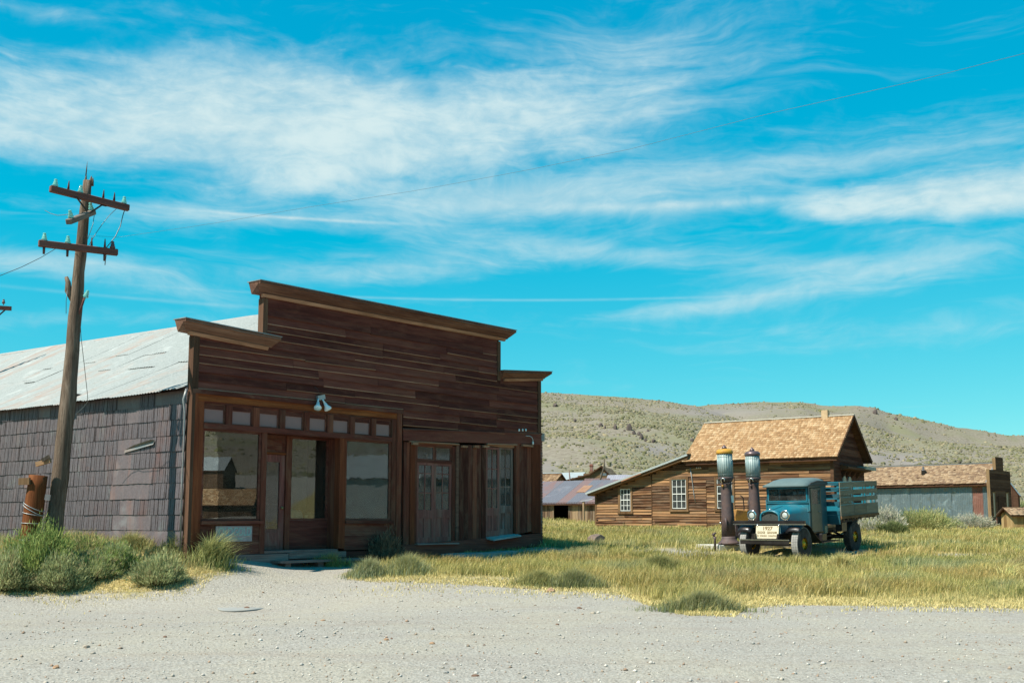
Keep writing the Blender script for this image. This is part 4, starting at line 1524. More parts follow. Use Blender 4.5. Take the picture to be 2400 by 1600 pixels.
for x in (-1.2, 0.0, 1.2):
    MB().box(x - .02, x + .02, -.15, .15, 0, 2.4).build('side_panel', SHELFW, t)
for z in (0.3, 0.8, 1.3, 1.8, 2.38):
    MB().box(-1.18, 1.18, -.148, .148, z, z + .03).build('shelf', SHELFW, t)
t = in_store('shop_counter', 'brown wooden counter standing across the dim store interior', 'counter', (3.2, 2.6, 0.44))
MB().box(-1.4, 1.4, -.3, .3, 1.0, 1.05).build('counter_top', SHELFW, t)
for i in range(8):
    MB().box(-1.35 + i * .34, -1.35 + i * .34 + .32, -.26, -.24, 0, .998).build('front_panel', SHELFW, t)

# ---------------------------- things fixed to the front
SIGNB = plain('faded_sign', (0.30, 0.265, 0.275), 0.6, 0, 0.15, 7, 0.1, 0.3, (0.2, 0.13, 0.1), 0.5)
SIGNL = plain('faded_letters', (0.24, 0.37, 0.355), 0.6, 0, 0.2, 9, 0.05, 0.3)
t = in_store('tobacco_sign', 'small faded tin sign with pale old-style lettering below the left shop window', 'sign', (1.06, -0.03, 0.815))
MB().box(-.425, .425, -.008, .0, -.155, .155).build('sign_plate', SIGNB, t)
text_mesh('lettering', 'OLD', 0.24, SIGNL, t, (-.20, -.0105, 0.035), (R(90), 0, 0), 0.0015, 0.33, 0.004)
text_mesh('lettering', 'GOLD', 0.24, SIGNL, t, (.19, -.0105, 0.035), (R(90), 0, 0), 0.0015, 0.42, 0.004)
text_mesh('lettering', 'Cigarettes', 0.085, SIGNL, t, (0, -.0105, -0.095), (R(90), 0, 0), 0.0015, 0.40, 0.001)

WHITE = plain('white_enamel', (0.72, 0.75, 0.75), 0.3, 0, 0.08, 8)
t = in_store('floodlight', 'twin white floodlight on a bracket over the shop transom windows', 'lamp', (3.12, -0.03, 3.76))
MB().rbox((0.02, -0.04, 0.0), (0.20, 0.07, 0.10), (0, R(-14), 0)).build('junction_box', plain('galvanised_box', (0.3, 0.32, 0.33), 0.4, 0.6), t)
for (dx, tip) in [(-0.07, Vector((-0.14, -0.15, -0.23))), (0.05, Vector((0.17, -0.12, -0.26)))]:
    a = Vector((dx, -0.07, -0.04))
    d = (tip - a).normalized()
    MB().tube([a, a + d * .06, a + d * .10], [0.018, 0.018, 0.032], 10).build('lamp_arm', WHITE, t)
    b = a + d * .10
    MB().tube([b, b + d * .06, b + d * .13, b + d * .165], [0.034, 0.040, 0.085, 0.078], 14).build('lamp_shade', WHITE, t)
    c = b + d * .160
    MB().tube([c, c + d * .012, c + d * .02], [0.074, 0.066, 0.02], 14).build('lens', plain('lens_glass', (0.45, 0.68, 0.78), 0.08, 0, 0.1, 8), t)
MB().tube([(0.02, 0, .05), (0.0, 0.005, .12), (-.06, .005, .2), (-.12, .01, .22)], 0.008, 6).build('cable', plain('black_cable', (0.03, 0.02, 0.02), 0.6), t)
t = in_store('gooseneck_lamp', 'thin bent pipe lamp with a white tip at the right end of the store front', 'lamp', (10.05, -0.06, 3.31))
MB().tube([(-.02, 0, .02), (.12, -.01, .02), (.20, -.02, -.01), (.235, -.03, -.08), (.235, -.03, -.13)], 0.011, 8).build('pipe', plain('grey_pipe', (0.4, 0.42, 0.43), 0.4, 0.3), t)
MB().lathe([(0.012, 0), (0.024, -.02), (0.026, -.07), (0.012, -.09)], 10, (.235, -.03, -.12)).build('lamp_tip', WHITE, t)
for i, x in enumerate((9.72, 9.86, 9.99)):
    q = STORE_O + STORE_U * x + STORE_W * -.09
    o = MB().lathe([(0.018, 0), (0.026, .02), (0.018, .03), (0.024, .05), (0.01, .065)], 8).build('wire_knob', WHITE, None)
    o.location = (q.x, q.y, 3.43 + .01 * i)
    tag(o, ['leftmost tiny porcelain knob on the beam above the far right shop doors', 'middle tiny porcelain knob of three on the beam above the far right doors', 'rightmost tiny porcelain knob on the beam, nearest the bent pipe lamp'][i], 'insulator', 'porcelain knobs on the store beam')
# the grey boardwalk remnant
t = in_store('boardwalk_plank', 'thick silver-grey plank lying before the right-hand shop doors', 'plank', (8.6, -0.55, 0.29), rz=R(2.0))
m = MB()
n = 14
V = []
for i in range(n + 1):
    x = -2.05 + 4.3 * i / n
    e = 0.05 * (vnoise(i * 1.3, 4.1) - .5)
    zt = 0.05 * i / n + 0.02 * (vnoise(i * .9, 8.8) - .5)
    V += [(x, -0.22 + e, zt - .13 + e), (x, 0.22, zt - .13), (x, 0.22, zt), (x, -0.22 + e, zt - .005)]
F = [(4 * i + k, 4 * i + (k + 1) % 4, 4 * i + 4 + (k + 1) % 4, 4 * i + 4 + k) for i in range(n) for k in range(4)] + [(0, 1, 2, 3), (4 * n + 3, 4 * n + 2, 4 * n + 1, 4 * n)]
m.add(V, F)
m.build('plank_body', W_GREY, t)
for x in (-1.6, 0.2, 1.7):
    MB().box(x, x + .16, -.18, .18, -.32, -.125).build('bearer', W_STEP, t)


K_WOOD, K_PLAIN = 0.82, 0.85  # base colours scaled down for the mostly sunlit surfaces that follow


# ================================================================== the shingled house
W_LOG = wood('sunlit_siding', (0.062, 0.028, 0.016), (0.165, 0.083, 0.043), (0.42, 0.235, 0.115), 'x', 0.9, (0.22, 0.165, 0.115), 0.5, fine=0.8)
W_LOGY = wood('shaded_gable_siding', (0.055, 0.020, 0.014), (0.105, 0.040, 0.027), (0.18, 0.078, 0.05), 'y', 0.6, (0.15, 0.11, 0.09), 0.3, fine=0.8)  # darker copy of the siding, the gable's shade put into its colour
W_FRAME = wood('window_casing', (0.10, 0.055, 0.03), (0.19, 0.115, 0.062), (0.30, 0.19, 0.105), 'z', 0.4)
W_EAVE = wood('eave_shadow', (0.045, 0.022, 0.015), (0.09, 0.047, 0.03), (0.16, 0.09, 0.055), 'x', 0.4)
W_FASCIA = wood('lean_to_fascia', (0.09, 0.05, 0.028), (0.17, 0.10, 0.055), (0.28, 0.175, 0.10), 'x', 0.3)
WSASH = plain('white_sash', (0.66, 0.68, 0.66), 0.5, 0, 0.08, 8, 0.05, 0.3, (0.4, 0.36, 0.3), 0.3)
WPANE = glass_mat('house_pane', (0.5, 0.5, 0.5), 0.02, 2.0, 0.42, (0.105, 0.115, 0.115))
TINLEAN = tin('lean_to_tin', (0.44, 0.49, 0.49), (0.33, 0.25, 0.2), (0.58, 0.62, 0.61), 0.62, 0.5, 0.2, 'x')
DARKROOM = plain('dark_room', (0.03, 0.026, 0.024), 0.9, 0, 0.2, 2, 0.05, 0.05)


def shingle_mat(name, dark, mid, light):
    return attr_mat(name, rough=0.9)


def shingles(parent, name, x0, x1, z0, y0, z1, y1, rows, sw, pal, sag=0.0, th=0.022, missing=0.0, ragged=0.01):
    """shingle roof slope from the eave line (y0, z0) to the ridge line (y1, z1), x0..x1 along; every shingle is its own wedge, joined"""
    V, F, C = [], [], []
    dy, dz = (y1 - y0) / rows, (z1 - z0) / rows
    L_ = math.hypot(dy, dz)
    ny, nz = -dz / L_, dy / L_
    if nz < 0:
        ny, nz = -ny, -nz
    for r in range(rows):
        x = x0 - random.uniform(0, sw)
        while x < x1:
            w = sw * random.uniform(0.6, 1.45)
            a, b = max(x, x0 - .01), min(x + w - 0.006, x1 + .01)
            x += w
            if b - a < 0.02 or random.random() < missing:
                continue
            drop = random.uniform(-ragged, ragged)
            t0, t1 = r + drop / L_, r + 1.35
            xm = (a + b) / 2
            sg = -sag * math.sin(math.pi * (xm - x0) / (x1 - x0)) * 1.0
            lift0, lift1 = th * random.uniform(0.8, 1.5), 0.004
            yb, zb = y0 + dy * t0, z0 + dz * t0 + sg
            yt, zt = y0 + dy * t1, z0 + dz * t1 + sg
            k = len(V)
            tw = random.uniform(-.004, .004)
            V += [(a, yb + ny * lift0, zb + nz * (lift0 + tw)), (b, yb + ny * lift0, zb + nz * (lift0 - tw)), (b, yt + ny * lift1, zt + nz * lift1), (a, yt + ny * lift1, zt + nz * lift1),
                  (a, yb, zb), (b, yb, zb)]
            F += [(k, k + 1, k + 2), (k, k + 2, k + 3), (k + 4, k + 5, k + 1), (k + 4, k + 1, k), (k + 4, k, k + 3), (k + 5, k + 2, k + 1)]
            c = np.array(pal[random.randrange(len(pal))]) * random.uniform(0.88, 1.12)
            C += [c] * 6
    me_o = raw_mesh(name, V, F, SHINGLE, np.array(C), parent)
    tag(me_o, kind='stuff')
    return me_o


SHINGLE = attr_mat('cedar_shingle', rough=0.9)
PAL_GOLD = [(0.36, 0.222, 0.118), (0.41, 0.262, 0.142), (0.45, 0.30, 0.172), (0.31, 0.18, 0.092), (0.38, 0.236, 0.125), (0.335, 0.20, 0.102), (0.48, 0.335, 0.20)]
PAL_BROWN = [(0.28, 0.19, 0.12), (0.33, 0.23, 0.145), (0.23, 0.15, 0.095), (0.37, 0.27, 0.18), (0.30, 0.205, 0.13), (0.19, 0.125, 0.085)]
PAL_DARK = [(0.20, 0.125, 0.075), (0.25, 0.165, 0.10), (0.16, 0.10, 0.06), (0.29, 0.195, 0.12)]


def sash_window(parent, x0, x1, z0, z1, y, cols=3, rows=4, casing=0.11, cm=None):
    """window in a front wall at depth y: casing, white sash with glazing bars, panes"""
    cm = cm or W_FRAME
    f = MB()
    c = casing
    f.box(x0 - c, x0, y - .05, y + .02, z0 - c * .9, z1 + c)
    f.box(x1, x1 + c, y - .05, y + .02, z0 - c * .9, z1 + c)
    f.box(x0, x1, y - .05, y + .02, z1, z1 + c)
    w = f.build('window', cm, parent)
    MB().box(x0 - c - .02, x1 + c + .02, y - .085, y + .01, z0 - c * 1.25, z0 - c * .4).build('sill', cm, w)
    s = MB()
    q = 0.035
    s.box(x0, x0 + q, y - .02, y + .02, z0, z1)
    s.box(x1 - q, x1, y - .02, y + .02, z0, z1)
    s.box(x0 + q, x1 - q, y - .02, y + .02, z0, z0 + q)
    s.box(x0 + q, x1 - q, y - .02, y + .02, z1 - q, z1)
    zm = (z0 + z1) / 2
    s.box(x0 + q, x1 - q, y - .025, y + .02, zm - .022, zm + .022)
    for i in range(1, cols):
        xx = x0 + (x1 - x0) * i / cols
        s.box(xx - .012, xx + .012, y - .015, y + .015, z0 + q, zm - .022)
        s.box(xx - .012, xx + .012, y - .015, y + .015, zm + .022, z1 - q)
    for k in range(rows):
        if k == rows // 2 or k == 0:
            continue
        zz = z0 + (z1 - z0) * k / rows
        for i in range(cols):
            s.box(x0 + (x1 - x0) * i / cols + (.012 if i else q), x0 + (x1 - x0) * (i + 1) / cols - (.012 if i < cols - 1 else q), y - .015, y + .015, zz - .012, zz + .012)
    s.build('sash', WSASH, w)
    for i in range(cols):
        for k in range(rows):
            MB().box(x0 + (x1 - x0) * i / cols + .008, x0 + (x1 - x0) * (i + 1) / cols - .008, y + .0, y + .004, z0 + (z1 - z0) * k / rows + .008, z0 + (z1 - z0) * (k + 1) / rows - .008).build('pane', WPANE, w)
    return w


hp = at(1958, 1240, 46)
house = thing('shingled_house', 'brown board house with a golden shingle roof and a tin-roofed lean-to behind the fuel pumps', 'house', (hp.x, hp.y, 0), (0, 0, R(-34)))
GB = 0.45
HD = 4.75           # depth of the main block
ZE, ZR, YR = 3.86, 5.86, 2.38
# openings: w1 in the lean-to, w2 and w3 in the main block
OP = [(-10.66, -9.89, 1.42, 2.70), (-7.86, -6.92, 1.52, 3.11), (-5.56, -4.60, 1.52, 3.08)]
core = MB()
core.prism([(0.06, GB), (HD - .06, GB), (HD - .06, ZE - .1), (YR, ZR - .12), (0.06, ZE - .1)], -6.80, -0.06, 'yz')
core.build('wall_core', DARKROOM, house)
core = MB()
core.prism([(-11.90, GB), (-6.85, GB), (-6.85, 3.93), (-11.90, 2.30)], 0.06, 4.4, 'xz')
core.build('wall_core', DARKROOM, house)


def lean_top(x):
    return 2.34 + (x + 11.96) * (3.98 - 2.34) / (11.96 - 6.85)


def hx(z):
    a = -11.96 if z < 2.3 else -11.96 + (z - 2.30) / ((3.98 - 2.34) / (11.96 - 6.85))
    return (max(-11.96, a), -0.12)


courses(lambda z: (max(hx(z)[0], -11.96), -8.86), 0.55, 3.35, 0.135, 0.0, W_LOG, house, 2.0, 0.010, [(o[0] + .02, o[1] - .02, o[2] + .02, o[3] - .02) for o in OP[:1]], 'siding_board', 0.05, 0.020)
courses(lambda z: (-8.82, -6.0), 0.60, 2.98, 0.13, 0.0, W_LOG, house, 2.6, 0.010, [(o[0] + .02, o[1] - .02, o[2] + .02, o[3] - .02) for o in OP[1:]], 'siding_board', 0.046, 0.020)
courses(lambda z: (-5.99, -0.12), 0.60, 3.05, 0.128, 0.0, W_LOG, house, 3.2, 0.010, [(o[0] + .02, o[1] - .02, o[2] + .02, o[3] - .02) for o in OP[1:]], 'siding_board', 0.046, 0.020)
courses(lambda z: (max(-8.82, hx(z)[0] + .05), -0.12), 3.0, 3.72, 0.15, 0.006, W_LOG, house, 2.8, 0.010, [(o[0] + .02, o[1] - .02, o[2] + .02, o[3] - .02) for o in OP[1:]], 'siding_board', 0.046, 0.020)
bd('corner_board', W_EAVE, -0.118, 0.02, -0.045, 0.10, 0.45, 3.74, house)
bd('corner_board', W_FRAME, -12.0, -11.90, -0.04, 0.10, 0.45, 2.34, house)
bd('seam_board', W_FRAME, -8.86, -8.83, -0.045, 0.02, 0.60, 3.0, house)
for i, (a, b, z0, z1) in enumerate(OP):
    sash_window(house, a + .1, b - .1, z0 + .1, z1 - .1, -0.02, 3, 4)
# splintered boards standing proud of the wall
for (x0, x1, z, tw) in [(-7.0, -6.2, 3.42, .05), (-2.9, -1.6, 3.40, -.06), (-8.7, -7.4, 0.98, .04), (-6.0, -5.2, 2.66, .03), (-4.0, -3.2, 1.35, -.05), (-9.6, -8.9, 3.05, .10), (-7.5, -6.0, 0.82, .02), (-11.8, -10.9, 1.02, .03), (-10.4, -9.5, 2.92, .13), (-3.4, -2.6, 2.45, .02), (-2.2, -1.0, 1.9, -.02)]:
    m = MB()
    m.hexa([(x0, -0.075, z), (x1, -0.045, z + tw), (x1, -0.02, z + tw), (x0, -0.03, z), (x0, -0.06, z + .085), (x1, -0.04, z + tw + .06), (x1, -0.02, z + tw + .06), (x0, -0.03, z + .085)])
    m.build('loose_board', W_LOG, house)
m = MB()
m.prism([(-2.95, 2.30), (-2.70, 2.12), (-2.66, 2.16), (-2.90, 2.35)], -0.30, -0.03)
m.build('vent_hood', W_FRAME, house)
MB().tube([(-6.78, -.06, 3.55), (-6.70, -.06, 3.0), (-6.62, -.05, 2.3), (-6.55, -.05, 1.9)], 0.022, 6).build('conduit', plain('grey_conduit', (0.3, 0.3, 0.3), 0.5, 0.4), house)
for x in (-6.45, -6.36, -6.27):
    MB().lathe([(.012, 0), (.022, .02), (.012, .06)], 8, (x, -.06, 3.5)).build('insulator', WSASH, house)
# roof
rf = MB()
rf.prism([(-0.34, ZE - .03), (YR, ZR - .02), (HD + .34, ZE - .03), (HD + .30, ZE - .10), (YR, ZR - .11), (-0.30, ZE - .10)], -7.02, 0.30, 'yz')
rf.build('roof', W_EAVE, house)
shingles(house, 'shingles', -7.05, 0.32, ZE - .03, -0.38, ZR, YR, 21, 0.12, PAL_GOLD, 0.0, 0.024)
shingles(house, 'shingles', -7.05, 0.32, ZE - .03, HD + .38, ZR, YR, 14, 0.3, PAL_GOLD, 0.0, 0.024)
bd('ridge_board', plain('pale_ridge', (0.52, 0.49, 0.42), 0.8, 0, .15, 5), -7.05, 0.33, YR - .09, YR + .09, ZR + .005, ZR + .05, house)
bd('fascia', W_EAVE, -6.9, 0.25, -0.30, -0.27, ZE - .20, ZE - .075, house)
bd('eave_board', W_EAVE, -6.85, 0.0, -0.26, 0.06, ZE - .17, ZE - .13, house)
for sgn, y0 in ((1, -0.34), (-1, HD + .34)):
    m = MB()
    a, b = Vector((0.31, y0, ZE - .07)), Vector((0.31, YR, ZR - .06))
    m.beam(a, b, .04, .17)
    m.build('barge_board', W_EAVE, house)
MB().box(-1.15, -0.86, YR - .16, YR + .16, ZR - .3, ZR + .30).build('chimney', plain('tan_chimney', (0.50, 0.36, 0.22), 0.85, 0, .15, 5, .3, .1), house)
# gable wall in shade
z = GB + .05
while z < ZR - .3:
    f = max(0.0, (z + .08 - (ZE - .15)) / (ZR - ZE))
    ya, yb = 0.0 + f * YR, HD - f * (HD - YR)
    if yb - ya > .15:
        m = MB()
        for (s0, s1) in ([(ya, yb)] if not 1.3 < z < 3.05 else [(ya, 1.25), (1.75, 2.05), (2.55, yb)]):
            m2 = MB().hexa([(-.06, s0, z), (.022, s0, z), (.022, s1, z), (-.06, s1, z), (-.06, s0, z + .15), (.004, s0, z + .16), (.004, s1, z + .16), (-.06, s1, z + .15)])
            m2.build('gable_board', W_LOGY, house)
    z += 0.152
for y0 in (1.27, 2.07):
    arch = [(y0, 1.35)] + [(y0 + .46, 1.35), (y0 + .46, 2.85)] + [(y0 + .23 + .23 * math.cos(a), 2.85 + .2 * math.sin(a)) for a in np.linspace(0.2, math.pi - .2, 7)] + [(y0, 2.85)]
    w = MB().prism(arch, -.02, .05, 'yz').build('window', plain('pale_casing', (0.36, 0.36, 0.31), .7, 0, .1, 5), house)
    MB().prism([(y0 + .09, 1.45), (y0 + .37, 1.45), (y0 + .37, 2.80), (y0 + .09, 2.80)], .045, .056, 'yz').build('pane', plain('curtained_pane', (0.17, 0.165, 0.145), .25, 0, .1, 4), w)
hd = MB()
hd.prism([(0.0, 3.55), (0.38, 3.46), (0.38, 3.36), (0.0, 3.30)], 0.95, 4.7, 'xz')
hd.build('door_hood', W_EAVE, house)
MB().box(.0, .44, 3.6, 5.3, 3.42, 3.56).build('porch_beam', plain('pale_porch_beam', (0.3, 0.33, 0.3), .7, 0, .15, 5), house)
for y in (1.2, 1.9, 2.7, 3.5):
    MB().prism([(0.024, 3.29), (0.26, 3.29), (0.024, 2.98)], y - .05, y + .05, 'xz').build('bracket', W_EAVE, house)
# lean-to roof
ax, az, bx, bz = -12.28, 2.40, -6.80, 4.16
nx_, nz_ = -(bz - az), (bx - ax)
lt = MB()
lt.prism([(ax, az), (bx, bz), (bx + .02, bz - .20), (ax + .06, az - .13)], -0.36, 4.7)
lt.build('lean_to_roof', W_FASCIA, house)
sl = (bz - az) / (bx - ax)
for i in range(8):
    y0 = -0.42 + i * 0.65
    m = MB()
    V = []
    for x in (ax - .05, (ax + bx) / 2, bx + .03):
        for k in range(9):
            V.append((x, y0 + .68 * k / 8, az + sl * (x - ax) + .03 + (.014 if k % 2 else 0)))
    m.add(V, [(r * 9 + k, r * 9 + k + 1, r * 9 + 10 + k, r * 9 + 9 + k) for r in range(2) for k in range(8)])
    m.build('roof_sheet', TINLEAN, house, False)
m = MB()
m.beam((ax - .04, -.40, az - .015), (bx + .03, -.40, bz - .015), .05, .085)
m.build('roof_edge', TINLEAN, house)
m = MB()
m.beam((-10.3, -.425, az + sl * 2.0 - .08), (-9.2, -.425, az + sl * 3.1 - .075), .02, .05)
m.build('loose_strip', W_PALE, house)
bd('side_wall', W_LOG, -11.97, -11.93, 0.06, 4.4, 0.45, 2.3, house)

# ================================================================== long tin-sided building on the right
TINB = tin('blue_wall_tin', (0.175, 0.225, 0.245), (0.20, 0.095, 0.070), (0.30, 0.37, 0.385), 0.66, 0.42, 0.35, vary=0.9)
TINRUST = tin('rusted_sheet', (0.22, 0.10, 0.075), (0.16, 0.065, 0.045), (0.27, 0.15, 0.12), 0.5, 0.8, 0.0)
W_FF = wood('false_front_boards', (0.05, 0.026, 0.018), (0.10, 0.055, 0.037), (0.17, 0.10, 0.065), 'y', 0.5)
W_FFL = wood('false_front_edge', (0.12, 0.075, 0.04), (0.24, 0.155, 0.085), (0.36, 0.25, 0.14), 'z', 0.3)
tp = at(2327, 1235, 66)
tb = thing('tin_sided_building', 'long low building with blue-grey corrugated walls, shingle roof and stepped false front', 'building', (tp.x, tp.y, 0), (0, 0, R(-42.4)))
TD = 3.3
MB().prism([(0.05, .4), (TD, .4), (TD, 3.1), (TD / 2, 4.5), (0.05, 3.1)], -10.5, -0.10, 'yz').build('wall_core', DARKROOM, tb)


def corr(name, mat, parent, x0, x1, z0, z1, y, ribs, amp, dent=0.0, seed=0):
    m = MB()
    V = []
    R_ = 7 if dent else 1
    n = ribs * 2
    for r in range(R_ + 1):
        for i in range(n + 1):
            x = x0 + (x1 - x0) * i / n
            z = z0 + (z1 - z0) * r / R_
            d = dent * max(0, fbm(np.array([x * 2.3 + seed]), np.array([z * 2.3 + seed]), 2, 5)[0] - .52) * 4 if 0 < r < R_ and 0 < i < n else 0
            V.append((x, y + (amp if i % 2 else -amp) * (1 - min(1, d * 8) * .6) + d, z))
    m.add(V, [(r * (n + 1) + i, r * (n + 1) + i + 1, (r + 1) * (n + 1) + i + 1, (r + 1) * (n + 1) + i) for r in range(R_) for i in range(n)])
    return m.build(name, mat, parent, False)


x = -10.4
k = 0
while x < -0.05:
    w = 0.66
    e = min(x + w, 0.05)
    rust = abs((x + e) / 2 + 0.80) < .30
    corr('tin_sheet', TINRUST if rust else TINB, tb, x, e + .03, 1.18, 3.16, -0.02 - .006 * (k % 2), 6, 0.012, 0.03, k)
    corr('tin_sheet', TINRUST if abs(x + .3) < .4 else TINB, tb, x + .2, e + .23, 0.35, 1.22, 0.004 - .006 * (k % 2), 6, 0.012, 0.02, k + 40)
    x += w
    k += 1
MB().box(-10.5, .0, -.34, -.28, 3.22, 3.34).build('fascia', W_EAVE, tb)
for i in range(7):
    bd('eave_board', W_FFL if i > 2 else W_EAVE, -4.4 + i * .62, -4.4 + i * .62 + .58, -.10, -.03, 3.165, 3.225, tb)
MB().prism([(-0.36, 3.36), (TD / 2, 4.70), (TD + .36, 3.36), (TD + .33, 3.29), (TD / 2, 4.62), (-.33, 3.29)], -10.5, .0, 'yz').build('roof', W_EAVE, tb)
shingles(tb, 'shingles', -10.5, -0.02, 3.38, -0.40, 4.73, TD / 2, 17, 0.17, PAL_BROWN, 0.0, 0.026, 0.01, 0.02)
shingles(tb, 'shingles', -10.5, -0.02, 3.38, TD + .40, 4.73, TD / 2, 10, 0.4, PAL_BROWN, 0.0, 0.026)
bd('ridge_cap', FLASH, -10.5, -0.02, TD / 2 - .12, TD / 2 + .12, 4.70, 4.75, tb)
bd('flashing', FLASH, -0.16, -0.02, -0.35, TD / 2, 3.40, 3.43, tb)
m = MB()
m.hexa([(-.20, -.36, 3.43), (-.02, -.36, 3.43), (-.02, TD / 2, 4.78), (-.20, TD / 2, 4.78), (-.20, -.36, 3.46), (-.02, -.36, 3.46), (-.02, TD / 2, 4.81), (-.20, TD / 2, 4.81)])
m.build('flashing', FLASH, tb)
vx, vy, vz = -4.45, 0.80, 4.12
v = MB().lathe([(.16, -.12), (.13, .18), (.17, .20), (.17, .24), (.07, .25), (.065, .48), (.0, .48)], 12, (vx, vy - .10, vz)).build('roof_vent', plain('dark_vent', (0.09, 0.095, 0.11), .5, .4), tb)
# stepped front wall in shade
MB().prism([(-0.42, .35), (TD + .35, .35), (TD + .35, 4.22), (2.35, 4.24), (2.35, 4.98), (0.85, 4.98), (0.85, 4.24), (-0.42, 4.22)], 0.0, 0.06, 'yz').build('false_front', W_FF, tb)
z = .4
while z < 4.95:
    a, b = (-.42, TD + .35) if z < 4.1 else (.85, 2.35)
    for (s0, s1) in ([(a, b)] if not 1.2 < z < 2.85 else [(a, -0.02), (0.52, 2.55), (3.1, b)]):
        MB().hexa([(.061, s0, z), (.088, s0, z), (.088, s1, z), (.061, s1, z), (.061, s0, z + .17), (.070, s0, z + .175), (.070, s1, z + .175), (.061, s1, z + .17)]).build('front_board', W_FF, tb)
    z += .18
MB().box(-.09, .10, -.46, -.425, .4, 4.25).build('edge_board', W_FFL, tb)
MB().box(-.09, .10, .81, .845, 4.26, 5.0).build('edge_board', W_FFL, tb)
for (y0, y1) in [(-0.01, 0.51), (2.56, 3.09)]:
    w = MB()
    for (a, b, c, d) in [(y0, y0 + .07, 1.2, 2.85), (y1 - .07, y1, 1.2, 2.85), (y0 + .07, y1 - .07, 1.2, 1.28), (y0 + .07, y1 - .07, 2.77, 2.85)]:
        w.box(.04, .10, a, b, c, d)
    w = w.build('window', W_FFL, tb)
    MB().box(.062, .072, y0 + .06, y1 - .06, 1.27, 2.78).build('pane', plain('pale_blind', (0.24, 0.25, 0.22), .3, 0, .1, 4), w)
MB().box(.05, .11, 1.0, 2.1, .4, 2.6).build('door', W_FF, tb)


# ================================================================== smaller buildings further off
def gable_house(name, label, cat, origin, ang, L_, D, zb, ze, zr, wall_m, roof_m, group=None, over=0.2, boards='x', bw=0.2, roof='sheet', gable_m=None, door=None, pal=None, chimney=None, wall_open=None):
    """origin: front right corner; front wall runs -x, building goes back +y; ridge along x"""
    t = thing(name, label, cat, origin, (0, 0, R(ang)), group)
    f0 = D * .45 if wall_open else 0.03
    MB().prism([(f0, zb), (D - .03, zb), (D - .03, ze - .03), (D / 2, zr - .08), (f0, ze - .03)], -L_ + .03, -.03, 'yz').build('wall', DARKROOM if wall_open else wall_m, t)
    x = -L_
    while x < -0.02:
        w = bw * random.uniform(.7, 1.3)
        e = min(0, x + w)
        top, bot = ze, zb
        if wall_open and wall_open[0] < (x + e) / 2 < wall_open[1]:
            bot = wall_open[2]
        if top - bot > .08:
            MB().box(x + .006, e - .006, -.025 - random.uniform(0, .015), .028, bot, top - random.uniform(0, .03)).build('wall_board', wall_m, t)
        x = e
    for xx, sg in ((0, 1), (-L_, -1)):
        y = 0
        while y < D - .02:
            e = min(D, y + bw * 1.3)
            f = lambda q: ze + (zr - ze) * (1 - abs(q - D / 2) / (D / 2)) - .06
            m = MB()
            a, b = (xx - .03, xx + .02) if sg > 0 else (xx - .02, xx + .03)
            m.hexa([(a, y + .006, zb), (b, y + .006, zb), (b, e - .006, zb), (a, e - .006, zb), (a, y + .006, f(y)), (b, y + .006, f(y)), (b, e - .006, f(e)), (a, e - .006, f(e))])
            m.build('gable_board', gable_m or wall_m, t)
            y = e
    k = (zr - ze) / (D / 2)
    for sg in (1, -1):
        y0 = -over if sg > 0 else D + over
        z0 = ze - over * k
        if roof == 'sheet':
            n = max(2, int((L_ + 2 * over) / .7))
            for i in range(n):
                xa = -L_ - over + (L_ + 2 * over) * i / n
                xb = -L_ - over + (L_ + 2 * over) * (i + 1) / n + .02
                m = MB()
                q = 8
                V = []
                for yy, zz in ((y0, z0), (D / 2, zr)):
                    for j in range(q + 1):
                        V.append((xa + (xb - xa) * j / q, yy, zz + .04 + (.015 if j % 2 else 0) + .008 * (i % 2)))
                m.add(V, [(j, j + 1, q + 2 + j, q + 1 + j) for j in range(q)])
                m.build('roof_sheet', roof_m, t, False)
            MB().hexa([(-L_ - over, y0, z0 - .04), (over, y0, z0 - .04), (over, D / 2, zr - .06), (-L_ - over, D / 2, zr - .06), (-L_ - over, y0, z0 + .02), (over, y0, z0 + .02), (over, D / 2, zr + .02), (-L_ - over, D / 2, zr + .02)]).build('roof', W_EAVE, t)
        else:
            MB().hexa([(-L_ - over, y0, z0 - .05), (over, y0, z0 - .05), (over, D / 2, zr - .06), (-L_ - over, D / 2, zr - .06), (-L_ - over, y0, z0 + .0), (over, y0, z0 + .0), (over, D / 2, zr), (-L_ - over, D / 2, zr)]).build('roof', W_EAVE, t)
            shingles(t, 'shingles', -L_ - over, over, z0 + .02, y0 - .02 * sg, zr + .02, D / 2, max(6, int(math.hypot(D / 2, zr - ze) / .2)), .26, pal or PAL_DARK, 0, .03)
    if chimney:
        cx, cy, w, top = chimney
        c = MB().box(cx - w, cx + w, cy - w, cy + w, ze, top).build('chimney', BRICK_M, t)
        MB().box(cx - w * 1.3, cx + w * 1.3, cy - w * 1.3, cy + w * 1.3, top - .16, top - .06).build('chimney_cap', BRICK_M, c)
    return t


